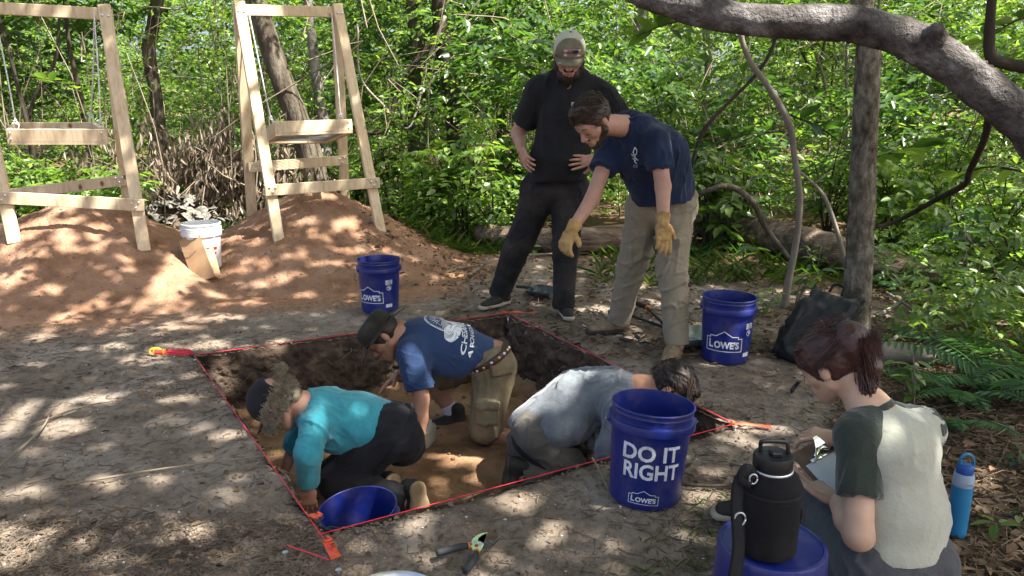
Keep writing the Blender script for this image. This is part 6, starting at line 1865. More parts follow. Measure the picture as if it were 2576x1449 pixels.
def shell_mesh(seed):
    rg = np.random.default_rng(seed)
    nu, nv = 12, 5
    V = [(0, 0, .010)]
    for j in range(1, nv):
        for i in range(nu):
            a = 6.283 * i / nu; r = j / (nv - 1)
            w = 1 + .12 * math.sin(3 * a + seed) + rg.normal(0, .05)
            V.append((.062 * r * math.cos(a) * w, .040 * r * math.sin(a) * w * (1 + .25 * math.cos(a)), .014 * (1 - r * r) + rg.normal(0, .0025) + .004 * math.sin(r * 9)))
    F3 = [[0, 1 + i, 1 + (i + 1) % nu] for i in range(nu)]
    F4 = [[1 + j * nu + i, 1 + (j + 1) * nu + i, 1 + (j + 1) * nu + (i + 1) % nu, 1 + j * nu + (i + 1) % nu] for j in range(nv - 2) for i in range(nu)]
    me_ = mk('oyster_shell', np.array(V), [np.array(F3), np.array(F4)]); me_.materials.append(M['shell'])
    return me_
SM = [shell_mesh(i) for i in range(4)]
rg = np.random.default_rng(83)
c0 = at(455, 545, 9.0); c0[2] = 0
for i in range(150):
    x, y = rg.normal(0, .40), rg.normal(-.08, .22)
    z = .33 * math.exp(-(x / .55) ** 2 - (y / .36) ** 2) + rg.uniform(-.02, .02)
    o = bpy.data.objects.new('oyster_shell', SM[i % 4]); COL.objects.link(o)
    o.location = (c0[0] + x, c0[1] + y, z + .02); o.rotation_euler = (rg.uniform(-1.0, 1.0), rg.uniform(-1.0, 1.0), rg.uniform(0, 6.28)); s = rg.uniform(.9, 1.5); o.scale = (s, s, s)
    tag(o, 'grey oyster shell in the heap behind the white bucket', 'shell', 'oyster shells heaped behind the white bucket')
o = MB().lathe([(0.72, -.03), (.55, .06), (.38, .13), (.2, .22), (0, .26)], 28, (c0[0], c0[1] + .06, 0)).build('shell_heap_core', M['pit_wall'])
V = np.array([v.co[:] for v in o.data.vertices]); V = V + fbm(V, 9., 3, 5)[:, None] * .05; o.data.vertices.foreach_set('co', V.astype(np.float32).ravel())
tag(o, 'dark soil and shell grit filling the oyster shell heap', 'soil heap', kind='stuff')

# ------------------------------------------------------------------ near plants, leaf by leaf
LM = {}
def leaf_mesh(key, L, W, fold, curl, m):
    if key not in LM:
        V, F = leaves(np.zeros((1, 3)), 0, 0, 0, L, W, fold, curl)
        V4 = V.reshape(6, 3)
        # a finer blade: five cross rows, each with midrib and two edges
        rows = []
        for f in np.linspace(0, 1, 7):
            w = W * .5 * (math.sin(math.pi * f ** .8) ** .75 if 0 < f < 1 else 0.02)
            z = -curl * L * f * f * .5
            rows += [(-w, f * L, z + fold * w), (0, f * L, z), (w, f * L, z + fold * w)]
        Vv = np.array(rows); Fs = []
        for i in range(6):
            b = i * 3
            Fs += [[b, b + 1, b + 4, b + 3], [b + 1, b + 2, b + 5, b + 4]]
        me_ = mk('leaf', Vv, [np.array(Fs)]); me_.materials.append(M[m]); LM[key] = me_
    return LM[key]
def put_leaf(t, me_, p, az, pitch, roll, s):
    o = bpy.data.objects.new('leaf', me_); COL.objects.link(o); o.parent = t
    o.location = Vector(p); o.rotation_mode = 'ZXY'; o.rotation_euler = (pitch, roll, az); o.scale = (s, s, s)
def plant(label, base, h, nl, L, m='leaf_light', whorl=False, spread=.6, lean=(0, 0), seed=0, stems=1, group='seedlings and saplings on the forest floor', name='plant', cat='plant', z0=None):
    rg = np.random.default_rng(seed)
    b = A(base[0], base[1], float(surf_h(np.array(base[0]), np.array(base[1]))) if z0 is None else z0)
    t = thing(name, label, cat, b, group)
    me_ = leaf_mesh((round(L, 3), m), L, L * .46, .3, .35, m)
    for s in range(stems):
        a = rg.uniform(0, 6.28)
        tip = A(lean[0] + (rg.normal(0, .3) * h if stems > 1 else 0), lean[1] + (rg.normal(0, .3) * h if stems > 1 else 0), h * rg.uniform(.8, 1.05))
        path = spline([A(0, 0, -.03), tip * A(.35, .35, .5), tip], 12)
        MB().tube(path, [.006 + h * .004, .004, .002], 6).build('stem', M['bark_pale' if s % 2 else 'twig'], t, world_coords=False)
        for i in range(nl):
            az = rg.uniform(0, 6.283)
            if whorl: p = path[-1]; az = 6.283 * i / nl + rg.normal(0, .1); pi_ = rg.normal(-.15, .12)
            else:
                k = int(3 + 8.9 * (i + 1) / nl); p = path[min(11, k)]; az = i * 2.4 + rg.normal(0, .3); pi_ = rg.normal(.05, .25)
            put_leaf(t, me_, p + A(-math.sin(az), math.cos(az), 0) * .012, az, pi_, rg.normal(0, .3), rg.uniform(.7, 1.15))
    return t
def hp_(u, v): return hit(u, v)
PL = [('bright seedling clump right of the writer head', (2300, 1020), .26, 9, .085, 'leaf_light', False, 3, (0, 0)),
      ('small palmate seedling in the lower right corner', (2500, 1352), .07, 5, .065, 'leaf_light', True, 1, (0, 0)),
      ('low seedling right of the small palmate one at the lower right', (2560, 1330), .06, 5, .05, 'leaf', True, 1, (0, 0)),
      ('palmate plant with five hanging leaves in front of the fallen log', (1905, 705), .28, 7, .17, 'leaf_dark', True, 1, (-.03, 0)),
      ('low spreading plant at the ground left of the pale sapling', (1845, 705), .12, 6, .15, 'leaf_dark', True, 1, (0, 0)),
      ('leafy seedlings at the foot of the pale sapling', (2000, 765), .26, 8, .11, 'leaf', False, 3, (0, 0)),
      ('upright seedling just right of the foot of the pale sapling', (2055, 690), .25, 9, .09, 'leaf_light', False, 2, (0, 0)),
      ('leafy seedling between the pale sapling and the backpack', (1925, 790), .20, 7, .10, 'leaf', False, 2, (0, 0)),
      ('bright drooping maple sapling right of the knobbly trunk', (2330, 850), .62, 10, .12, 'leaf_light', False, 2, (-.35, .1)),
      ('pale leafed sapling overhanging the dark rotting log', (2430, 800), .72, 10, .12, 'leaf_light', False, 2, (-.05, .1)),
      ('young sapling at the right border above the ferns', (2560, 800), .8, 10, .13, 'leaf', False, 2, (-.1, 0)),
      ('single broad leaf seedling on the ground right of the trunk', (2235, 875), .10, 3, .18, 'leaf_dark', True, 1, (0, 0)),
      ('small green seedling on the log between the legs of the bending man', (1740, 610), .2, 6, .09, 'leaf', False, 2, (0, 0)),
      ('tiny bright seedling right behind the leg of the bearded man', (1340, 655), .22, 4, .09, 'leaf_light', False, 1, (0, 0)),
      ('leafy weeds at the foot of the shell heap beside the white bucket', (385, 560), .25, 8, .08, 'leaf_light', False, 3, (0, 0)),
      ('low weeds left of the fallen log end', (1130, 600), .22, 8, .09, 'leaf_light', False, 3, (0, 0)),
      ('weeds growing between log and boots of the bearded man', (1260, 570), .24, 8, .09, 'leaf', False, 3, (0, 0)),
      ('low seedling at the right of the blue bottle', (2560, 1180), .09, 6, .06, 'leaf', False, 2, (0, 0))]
for i, (lab, uv, h, nl, L, m, wh, st, ln) in enumerate(PL):
    plant(lab, gd(*uv), h, nl, L, m, wh, seed=900 + i, stems=st, lean=ln)
def leafy_branch(label, pts, n, L, m, seed):
    rg = np.random.default_rng(seed)
    P = spline(pts, 20)
    t = thing('leafy_branch', label, 'branch', P[0], 'leafy boughs hanging into the view')
    MB().tube(P, [.008, .006, .003], 6).build('stem', M['bark_dark'], t)
    me_ = leaf_mesh((round(L, 3), m), L, L * .46, .3, .35, m)
    d0 = P[-1] - P[0]; az0 = math.atan2(-d0[0], d0[1])
    for i in range(n):
        k = int(3 + 16 * (i + .5) / n)
        s = 1 if i % 2 else -1
        put_leaf(t, me_, P[k] - P[0], az0 + s * rg.uniform(.5, 1.1), rg.normal(-.35, .2), rg.normal(0, .25), rg.uniform(.75, 1.15))
leafy_branch('big leafed bough under the left end of the arching trunk', [at(1760, 40, 5.2), at(1680, 60, 5.1), at(1600, 90, 5.0)], 9, .22, 'leaf_light', 1)
leafy_branch('big leafed bough left of the pale sapling', [at(1975, 330, 5.6), at(1870, 340, 5.5), at(1760, 380, 5.4)], 11, .18, 'leaf_dark', 2)
leafy_branch('big leafed bough between sapling and knobbly trunk', [at(1990, 290, 5.5), at(2060, 320, 5.4), at(2130, 370, 5.3)], 9, .18, 'leaf_dark', 3)
leafy_branch('big leafed bough reaching right from the knobbly trunk', [at(2185, 400, 4.6), at(2260, 380, 4.7), at(2340, 350, 4.8)], 10, .19, 'leaf', 4)
leafy_branch('sunlit bough at the right border under the arching trunk', [at(2570, 430, 4.4), at(2480, 420, 4.5), at(2400, 450, 4.6)], 10, .17, 'leaf_light', 5)
leafy_branch('bough of dark leaves at the top right corner', [at(2590, 40, 4.6), at(2540, 60, 4.6), at(2470, 110, 4.6)], 9, .16, 'leaf', 6)
leafy_branch('leafy bough above the left sifting screen', [at(30, 190, 8.2), at(120, 200, 8.0), at(210, 230, 7.9)], 12, .16, 'leaf', 7)

# ferns
def fern(label, base, n, L, seed, az0=0, arc=6.283, group='ferns at the right border'):
    rg = np.random.default_rng(seed)
    b = A(base[0], base[1], float(surf_h(np.array(base[0]), np.array(base[1]))))
    t = thing('fern', label, 'fern', b, group)
    for i in range(n):
        az = az0 + arc * i / n + rg.normal(0, .15); LL = L * rg.uniform(.75, 1.1); el = rg.uniform(.7, 1.15)
        d = A(-math.sin(az), math.cos(az), 0)
        P = np.array([d * LL * f * math.cos(el * (1 - .75 * f)) + A(0, 0, LL * (f * math.sin(el) - .55 * f * f)) for f in np.linspace(0, 1, 26)])
        mb = MB().tube(P, [.0028, .002, .001], 4, cap=False)
        k = np.arange(3, 26); k = np.repeat(k, 2); sg = np.tile([1., -1.], 23)
        f = k / 25.
        pl = LL * .20 * np.sin(math.pi * np.clip(f, 0, 1) ** .75) ** .8 + .004
        V, F = leaves(P[k], az + sg * 1.35, rg.normal(-.12, .1, len(k)), sg * .1, pl, LL * .036 + 0 * pl, .2, .3)
        o = mb.add(V, [F]).build('frond', M['fern'], t, world_coords=False)
for a in [('tall fern in front of the right border', (2500, 985), 9, .62, 21), ('arching fern right of the writer head', (2420, 1010), 8, .48, 22, 1.0, 4.0), ('fern at the right border beside the tall one', (2590, 960), 8, .62, 23), ('small fern behind the writer shoulder', (2390, 1075), 6, .34, 24, 1.2, 3.0),
          ('pale sunlit fern in the far right undergrowth', (2330, 600), 9, .75, 25), ('second pale fern in the far right undergrowth', (2430, 610), 9, .7, 26), ('low fern left of the knobbly trunk by the log', (1760, 640), 7, .45, 27), ('low fern in the shade of the rotting log', (2230, 720), 7, .4, 28)]:
    fern(a[0], gd(*a[1]), *a[2:])

# ------------------------------------------------------------------ person: bearded man in cap and black shirt
X_ = A(1, 0, 0)
t = thing('person', 'bearded man in black shirt and olive cap standing hands on hips', 'person', gd(1350, 785))
neck = at(1434, 188, 5.12); ch = at(1432, 275, 5.18); pel = at(1398, 470, 5.33)
shL, shR = at(1357, 228, 5.2), at(1518, 242, 5.22)
elL, wrL = at(1304, 335, 5.40), at(1313, 378, 5.22)
elR, wrR = at(1592, 345, 5.42), at(1500, 402, 5.10)
H = Head(at(1432, 140, 5.02), (-.05, -.84, -.54), (0, -.54, .84), 1.16)
body = H.prims() + [C(H(0, -.03, -.05), neck + A(0, .07, -.03), .058, .062), C(neck + A(0, .06, -.03), ch, .08, .12, X_, 1.3), C(ch, pel, .10, .08, X_, 1.3), C(shL, shR, .05),
     C(shL, elL, .058, .052), C(elL, wrL, .052, .034), C(shR, elR, .058, .052), C(elR, wrR, .052, .034)]
body += [C(pel + A(-.10, 0, -.02), at(1312, 600, 5.36), .09, .06), C(at(1312, 600, 5.36), at(1256, 735, 5.46), .06, .04), C(pel + A(.09, 0, -.02), at(1423, 620, 5.22), .09, .06), C(at(1423, 620, 5.22), at(1418, 765, 5.17), .06, .04)]
hL = hand_prims(wrL, at(1327, 412, 5.12) - wrL, A(.8, .5, 0), -1, (.25, .3, .35, .4), 1.1)
hR = hand_prims(wrR, at(1440, 408, 5.06) - wrR, A(0, .95, -.1), 1, (.12, .15, .2, .25), 1.1, spread=.12)
skin_body(t, body, [hL, hR], 'skin', 0.008)
H.eyes(t)
H.hair(t, 'hair_dark', .008, .07, .05, -.05, top=.04)
bd = [E(H(0, .036, -.086), H.ax, 1.12 * A(.064, .060, .046)), C(H(0, .070, -.11), H(0, .078, -.135), .034, .016), C(H(-.022, .090, -.040), H(.022, .090, -.040), .0095, k=.006)]
for i in (-1, 1): bd.append(C(H(i * .070, .006, -.02), H(i * .060, .022, -.06), .016, .028))
MB().tube(spline([H(-.022, .098, -.061), H(0, .106, -.060), H(.022, .098, -.061)], 9), [.002, .005, .002], 8, flat=.8).build('lips', M['lip'], t)
part('beard', bd, 'hair_dark', t, 0.006, .014, disp=folds(H.u, .006, 30, 4, 3))
# trucker cap: cloth front, mesh back, bill and stitched flag patch
dome_half(H, 1, True, 'cap_front', 'cap_olive', t, split=.036)
cb_ = dome_half(H, 1, False, 'cap_back', 'cap_mesh', t, inflate=.0005, split=.036)
brim(H, 'cap_bill', 'cap_olive', t)
MB().tube([H(0, -.006, .130), H(0, -.006, .1375), H(0, -.006, .139)], [.008, .008, .004], 10).build('cap_button', M['cap_olive'], t)
cf = [o for o in t.children if o.name.startswith('cap_front')][0]
def flat(w, h, x=0, y=0, n=8):
    V, F = ribbon2d([(x - w / 2, y), (x + w / 2, y)], h, step=w / n); return V, F
pc = H(-.012, .10, .070); pn = H.f * .92 + H.u * .38
M['patch'] = mat('cream_patch', [(0.50, 0.40, 0.33), (0.58, 0.48, 0.40)], 90, .8)
M['stripe'] = mat('dark_red_stripe', [(0.13, 0.045, 0.04)], 300, .8)
M['canton'] = mat('navy_canton', [(0.012, 0.016, 0.045)], 50, .8)
project(cf, *flat(.066, .040, n=10), pc, H.r, H.u, pn, 'flag_patch', 'patch', t, .002)
project(cf, *flat(.021, .018, -.0195, .0085), pc, H.r, H.u, pn, 'flag_canton', 'canton', t, .0042)
for i in range(6):
    y = .0155 - i * .0062
    x0 = -.006 if i < 3 else -.030
    project(cf, *flat(.030 - x0, .0032, (x0 + .030) / 2, y), pc, H.r, H.u, pn, 'flag_stripe', 'stripe', t, .0042)
# shirt
hem = at(1400, 458, 5.3)
tors = [C(ch + A(0, .02, -.02), at(1410, 405, 5.27), .142, .150, X_, 1.30, cut=(hem, A(0.05, -.1, -1))), C(at(1410, 400, 5.25), at(1400, 470, 5.28), .150, .158, X_, 1.26, cut=(hem, A(0.05, -.1, -1))),
        C(shL + A(.03, .02, -.01), shR + A(-.03, .02, -.01), .086, .086), C(neck + A(-.05, .07, -.02), shL + A(.01, .02, 0), .07, .082), C(neck + A(.05, .07, -.02), shR + A(-.01, .02, 0), .07, .082), C(neck + A(0, .07, -.01), ch, .085, .13, X_, 1.35, cut=(at(1434, 178, 5.05), A(0, -.5, .87)))]
slv = []
for sh, el, f in ((shL, elL, .70), (shR, elR, .72)):
    e = sh + (el - sh) * f
    slv.append(C(sh, e + (el - sh) * .1, .088, .090, cut=(e, el - sh)))
part('shirt', tors + slv, 'charcoal_tee', t, 0.009, .045, folds(A(.25, 0, 1), .010, 6.5, 3, 4))
pk = [o for o in t.children if o.name.startswith('shirt')][0]
M['label_tan'] = mat('pocket_label', [(0.32, 0.36, 0.42), (0.55, 0.30, 0.10)], 60, .7)
project(pk, *flat(.036, .036, 0, 0, 5), at(1452, 262, 5.0), X_, A(0, 0, 1), A(0, -1, 0.1), 'pocket_label', 'label_tan', t)
# trousers
kL, aL_ = at(1312, 600, 5.36), at(1256, 735, 5.46)
kR, aR_ = at(1423, 620, 5.22), at(1418, 765, 5.17)
leg = [C(pel + A(-.10, 0, 0), pel + A(.09, 0, .0), .135, .135), C(pel + A(-.10, 0, -.02), kL, .128, .098), C(kL, aL_, .096, .082, cut=(aL_ + A(0, 0, -.03), aL_ - kL)),
       C(pel + A(.09, 0, -.02), kR, .125, .094), C(kR, aR_, .092, .078, cut=(aR_ + A(0, 0, -.03), aR_ - kR))]
part('trousers', leg, 'black_pants', t, 0.009, .03, folds(A(.5, 0, .6), .011, 8, 13, 2.5))
g1 = gd(1262, 768); g2 = gd(1421, 792)
shoe(t, A(g1[0], g1[1] + .03, 0.0), (-.62, -.66, 0), L=.31, upper='shoe_dark', sole='sole_pale')
shoe(t, A(g2[0], g2[1] + .06, 0.0), (.10, -1, 0), L=.31, upper='shoe_dark', sole='sole_pale')

# ------------------------------------------------------------------ person: bending man in navy shirt and khaki trousers
t = thing('person', 'man in navy shirt, khaki trousers and tan gloves bending over the pit', 'person', gd(1630, 880))
pel = at(1664, 512, 4.55); chs = at(1606, 375, 4.36); nk = at(1574, 318, 4.27)
sdir = nrm(A(.80, -.60, .0))
shL, shR = at(1543, 352, 4.42), at(1652, 352, 4.20)
elL, wrL = at(1490, 500, 4.22), at(1437, 580, 4.10)
elR, wrR = at(1668, 470, 4.14), at(1668, 562, 4.04)
H = Head(at(1494, 306, 4.12), (-.60, -.36, -.71), (-.42, -.34, .84), 1.06)
body = H.prims() + [C(H(0, -.03, -.05), nk, .056, .062), C(nk, chs, .055, .08, sdir, 1.2), C(chs, pel, .08, .08, sdir, 1.2), C(shL, shR, .045), C(shL, elL, .047, .042), C(elL, wrL, .042, .029), C(shR, elR, .048, .043), C(elR, wrR, .043, .030),
     C(at(1618, 525, 4.58), at(1590, 665, 4.62), .08, .055), C(at(1590, 665, 4.62), at(1556, 808, 4.74), .055, .04), C(at(1694, 525, 4.5), at(1694, 690, 4.36), .08, .055), C(at(1694, 690, 4.36), at(1704, 868, 4.25), .055, .04)]
skin_body(t, body, [], 'skin', 0.007)
H.eyes(t)
H.hair(t, 'hair_brown', .009, .076, .066, -.045, noise=.005, seed=5, res=0.005, extra=[C(H(-.03, .030, .118), H(.03, .055, .112), .022, .022)])
bd = [C(H(0, .068, -.090), H(0, .069, -.094), .0262), C(H(-.018, .088, -.041), H(.018, .088, -.041), .006, k=.006)]
for i in (-1, 1): bd += [C(H(i * .052, .010, -.040), H(i * .013, .067, -.088), .0275, .0255), C(H(i * .066, .006, -.012), H(i * .056, .010, -.035), .010, .020)]
part('beard', bd, 'hair_brown', t, 0.0055, .014, disp=folds(H.u, .004, 30, 4, 3))
hemn = nrm(pel - chs)
hemp = at(1668, 510, 4.5)
tors = [C(chs, at(1640, 440, 4.45), .138, .135, sdir, 1.22), C(at(1640, 440, 4.45), at(1668, 505, 4.5), .135, .150, sdir, 1.16, cut=(hemp, A(.12, 0, -1))), C(shL + A(.02, .03, -.02), shR + A(-.02, .05, -.01), .080, .085),
        C(nk + (nk - chs) * .1 + A(.01, .02, 0), chs, .078, .14, sdir, 1.3, cut=(nk + (nk - chs) * .22, nk - chs)), C(at(1610, 318, 4.30), at(1665, 360, 4.38), .075, .095), C(at(1690, 380, 4.4), at(1700, 470, 4.52), .10, .11)]
for sh, el, f in ((shL, elL, .52), (shR, elR, .62)):
    e = sh + (el - sh) * f
    tors.append(C(sh, e + (el - sh) * .1, .078, .076, cut=(e, el - sh)))
sh_o = part('shirt', tors, 'navy_tee', t, 0.008, .04, folds(A(.35, -.1, .9), .010, 8, 23, 4))
tufts(H, t, 'hair_brown', 1500, .034, 3, lambda p: (0, 1, .5), .062, .0013, lift=.55)
tufts(H, t, 'hair_brown', 900, .014, 4, lambda p: (0, -.6, -.8), .0, .0011, lift=.25, ymax=.05)
em = [ribbon2d([(.0, .045), (.010, .030), (.008, .010), (-.004, .004), (-.010, .018), (-.004, .036), (0, .045)], .004, step=.01), ribbon2d([(-.018, .008), (.0, -.010), (.014, -.022)], .004, step=.01),
      ribbon2d([(0, .0), (-.004, -.030), (.006, -.040)], .004, step=.01), ribbon2d([(-.014, -.012), (.004, -.026)], .003, step=.01), text_geo('CC', .018)]
em[-1][0][:, 1] -= .06
project(sh_o, *merge2d(em), at(1592, 390, 4.1), X_, A(-.1, 0, 1), A(-.25, -.95, .1), 'shirt_emblem', 'print', t)
kL, aL_ = at(1590, 665, 4.62), at(1556, 808, 4.74)
kR, aR_ = at(1694, 690, 4.36), at(1704, 868, 4.25)
leg = [C(at(1620, 520, 4.56), at(1698, 515, 4.52), .118, .122), C(at(1618, 525, 4.58), kL, .112, .084), C(kL, aL_, .084, .078, cut=(aL_ + A(0, 0, .0), aL_ - kL)), C(at(1694, 525, 4.5), kR, .116, .086), C(kR, aR_, .086, .072, cut=(aR_ + A(0, 0, -.005), aR_ - kR))]
def patch_box(p, n, w, h, d=.016):
    n = nrm(n); s = nrm(np.cross(n, A(0, 0, 1))); u = np.cross(s, n)
    return B(p, np.array([s, u, n]), A(w / 2, h / 2, d), .008, k=.006)
leg += [patch_box(at(1716, 640, 4.36), A(.75, -.66, 0), .14, .17), patch_box(at(1718, 606, 4.36), A(.75, -.66, .05), .15, .045, .022), patch_box(at(1598, 640, 4.61) + nrm(A(-.8, -.6, 0)) * .082, A(-.8, -.6, 0), .11, .14)]
tr = part('trousers', leg, 'khaki', t, 0.008, .028, folds(A(.8, 0, .45), .015, 9, 33, 2.2))
mb = MB().tube(spline([at(1600, 515, 4.40), at(1640, 520, 4.36), at(1700, 512, 4.36), at(1738, 500, 4.44)], 16), .012, 6, flat=.5)
for wr, el, d, n_, th in ((wrL, elL, at(1415, 628, 4.03) - wrL, A(.5, .6, -.2), 1), (wrR, elR, at(1672, 640, 3.99) - wrR, A(-.2, .9, 0), 1)):
    cu = (.55, .75, .8, .8) if wr is wrL else (.18, .22, .26, .3)
    g = part('glove', hand_prims(wr, d, n_, th, cu, 1.02, .003, .07), 'glove', t, 0.0042, .008, disp=folds(A(0, 0, 1), .0025, 30, 3, 2))
    q = nrm(wr - el)
    part('cuff', [C(wr - q * .062, wr + q * .01, .043, .032, cut=[(wr - q * .055, -q)])], 'glove', g, 0.005, .008, disp=folds(q, .0035, 30, 8, 3))
g1 = gd(1556, 838); g2 = gd(1702, 905)
shoe(t, A(g1[0], g1[1] + .04, 0.0), (-.95, -.22, 0), L=.31, upper='shoe_tan', sole='sole_dark', high=.10)
shoe(t, A(g2[0], g2[1] + .07, 0.0), (-.42, -.9, 0), L=.31, upper='shoe_tan', sole='sole_tan', high=.10)

# ------------------------------------------------------------------ person: man in felt hat kneeling in the pit
t = thing('person', 'man in olive felt hat and navy shirt kneeling at the far side of the pit', 'person', A(-.2, 4.1, PIT_Z))
pel = at(1243, 905, 4.10); chs = at(1070, 862, 4.0); nk = at(1004, 838, 3.97)
sN, sF = at(1036, 888, 3.83), at(1040, 838, 4.16)
elN, wrN = at(1060, 1005, 3.78), at(1056, 1098, 3.72)
elF, wrF = at(1046, 950, 4.28), at(1003, 943, 4.15)
sdir = nrm(sF - sN)
H = Head(at(966, 846, 3.93), (-.58, -.22, -.78), (-.66, .02, .75), 1.03)
kN, aN = at(1218, 1088, 3.95), at(1345, 1112, 4.05)
kF, aF = at(1086, 945, 4.33), at(1132, 1030, 4.32)
body = H.prims() + [C(H(0, -.03, -.05), nk, .055, .06), C(nk, chs, .07, .11, sdir, 1.25), C(chs, pel, .11, .11, sdir, 1.2), C(sN, sF, .055), C(sN, elN, .046, .041), C(elN, (elN + wrN) / 2, .041, .039), C((elN + wrN) / 2, wrN, .039, .028),
     C(sF, elF, .045, .04), C(elF, wrF, .040, .028), C(pel, kN, .08, .062), C(kN, at(1290, 1108, 4.0), .058, .056), C(at(1290, 1108, 4.0), aN, .056, .04), C(at(1215, 905, 4.25), kF, .08, .058), C(kF, at(1105, 985, 4.33), .056, .055), C(at(1105, 985, 4.33), aF, .054, .040)]
hN = hand_prims(wrN, at(1045, 1160, 3.75) - wrN, A(-.3, .9, 0), -1, (.2, .25, .3, .3))
hF = hand_prims(wrF, at(950, 985, 4.08) - wrF, A(.1, -.35, -.9), 1, (.12, .25, .4, .45))
skin_body(t, body, [hN, hF], 'skin_tan', 0.0075)
H.eyes(t)
H.hair(t, 'hair_dark', .010, .070, .045, -.070, noise=.005, seed=8, top=.045)
# felt hat
def hat():
    nu = 48
    prof = [(.100, .030), (.097, .060), (.093, .090), (.086, .112), (.070, .122), (.040, .116), (.0, .108)]
    a = np.linspace(0, 2 * math.pi, nu, endpoint=False)
    V = []
    for (r, z) in prof:
        for q in a:
            x, y = r * .90 * math.sin(q), r * 1.10 * math.cos(q) - .006
            pinch = 1 - .20 * max(0, math.cos(q)) ** 2 * max(0, (z - .05) / .07) * (abs(math.sin(q)) * 1.3 + .2)
            crease = -.020 * math.exp(-(x / .020) ** 2) * max(0, (z - .09) / .03)
            V.append(H(x * pinch, y, z + crease + .002))
    m = len(prof)
    k = np.arange(m - 1)[:, None] * nu; j = np.arange(nu)[None]
    F = np.stack([k + j, k + (j + 1) % nu, k + nu + (j + 1) % nu, k + nu + j], -1).reshape(-1, 4)
    o = link('hat', mk('hat', np.array(V), [F[:, ::-1]]), M['felt'], t)
    V = []
    rows = 7
    for i in range(rows):
        f = i / (rows - 1)
        for q in a:
            rx, ry = .089 + .074 * f, .108 + .080 * f
            x, y = rx * math.sin(q), ry * math.cos(q) - .006
            z = .032 + .016 * f ** 1.5 * math.sin(q) ** 2 - .030 * f * math.cos(q) ** 2
            V.append(H(x, y, z))
    k = np.arange(rows - 1)[:, None] * nu
    F = np.stack([k + j, k + (j + 1) % nu, k + nu + (j + 1) % nu, k + nu + j], -1).reshape(-1, 4)
    b = link('hat_brim', mk('hat_brim', np.array(V), [F]), M['felt'], o)
    s = b.modifiers.new('thickness', 'SOLIDIFY'); s.thickness = .0035
    q = np.linspace(0, 2 * math.pi, 40)
    mb = MB().tube([H(.0915 * math.sin(w), .1115 * math.cos(w) - .006, .043) for w in q], .008, 6, flat=.3, hint=H.u)
    mb.build('hat_band', M['leather'], o)
hat()
wd = nrm(pel - chs)
hp = at(1234, 890, 4.05); wn = nrm(A(.55, -.05, -.84))
tors = [C(chs, at(1150, 880, 4.05), .138, .132, sdir, 1.18, cut=(hp, wn)), C(at(1150, 880, 4.05), at(1236, 908, 4.10), .132, .122, sdir, 1.2, cut=(hp, wn)), C(sN + A(.01, .04, -.005), sF + A(.01, -.03, -.01), .084, .084),
        C(nk + A(.01, 0, 0), chs, .068, .135, sdir, 1.2, cut=(nk + A(-.004, 0, .01), nk - chs)), C(at(1110, 902, 3.98), at(1185, 912, 4.05), .10, .10, cut=(hp, wn))]
for s_, e_, f in ((sN, elN, .78), (sF, elF, .7)):
    e = s_ + (e_ - s_) * f
    tors.append(C(s_, e + (e_ - s_) * .1, .078, .073, cut=(e, e_ - s_)))
so_ = part('shirt', tors, 'blue_tee', t, 0.0075, .04, folds(A(.9, 0, -.35), .008, 8, 43, 3.5))
# back print: ring with rising sun and waves, an oyster shell, lettering (read along the back, feet of the letters towards the hips)
c0 = at(1105, 812, 4.0)
rt_, up2, nn = sdir * -1.0, -wd, nrm(np.cross(sdir, wd)); nn = nn if nn[2] > 0 else -nn
rt_ = nrm(np.cross(up2, nn))
a = np.linspace(0, 2 * math.pi, 30)
art = [ribbon2d(np.c_[.085 * np.cos(a), .085 * np.sin(a)], .0045, step=.012), ribbon2d(np.c_[.078 * np.cos(a), .078 * np.sin(a)], .002, step=.012)]
for i in range(7): art.append(ribbon2d([(-.07 + .004 * i, -.012 - .007 * i), (-.035, -.004 - .007 * i), (0, -.014 - .007 * i), (.035, -.004 - .007 * i), (.068 - .004 * i, -.012 - .007 * i)], .003, step=.012))
for i in range(9):
    w = .35 + 2.45 * i / 8
    art.append(ribbon2d([(.028 * math.cos(w), .010 + .028 * math.sin(w)), (.058 * math.cos(w), .010 + .055 * math.sin(w))], .0025, step=.012))
a2 = np.linspace(0, math.pi, 12); art.append(ribbon2d(np.c_[.022 * np.cos(a2), .010 + .022 * np.sin(a2)], .003, step=.012))
art.append(ribbon2d([(-.055, .0), (-.02, .045), (-.01, .0)], .003, step=.012)); art.append(ribbon2d([(.0, .0), (.030, .052), (.045, .0)], .003, step=.012))
project(so_, *merge2d(art), c0 + wd * .0, rt_, up2, nn, 'back_emblem', 'print', t)
def oyster(cx, cy, ang, s):
    out = []
    for q in np.linspace(1.0, .12, 11):
        w = np.linspace(0, 2 * math.pi, 26)
        x = (.075 * np.cos(w) + .016 * (1 - q)) * q * s; y = (.040 * np.sin(w) * (1 + .25 * np.cos(w))) * q * s
        x = x + .004 * np.sin(5 * w + q * 9) * s; y = y + .0025 * np.sin(7 * w + q * 5) * s
        out.append(ribbon2d(np.c_[cx + x * math.cos(ang) - y * math.sin(ang), cy + x * math.sin(ang) + y * math.cos(ang)], .0036 * s, step=.012))
    return out
project(so_, *merge2d(oyster(-.055, -.075, 2.6, 1.0) + oyster(.055, -.080, .55, 1.0)), c0, rt_, up2, nn, 'oyster_print', 'print', t)
V1 = text_geo('CHESAPEAKE', .044, .0008, 'CENTER', .012); V1[0][:, 1] -= .152
V2 = text_geo('ARCHAEOLOGY', .036, .0006, 'CENTER', .012); V2[0][:, 1] -= .195
for V, F in (V1, V2): V[:, 0] *= .265 / np.ptp(V[:, 0])
for q_ in (V1, V2): project(so_, *merge2d([q_]), c0 - rt_ * .02, rt_, up2, nn, 'back_lettering', 'print', t)
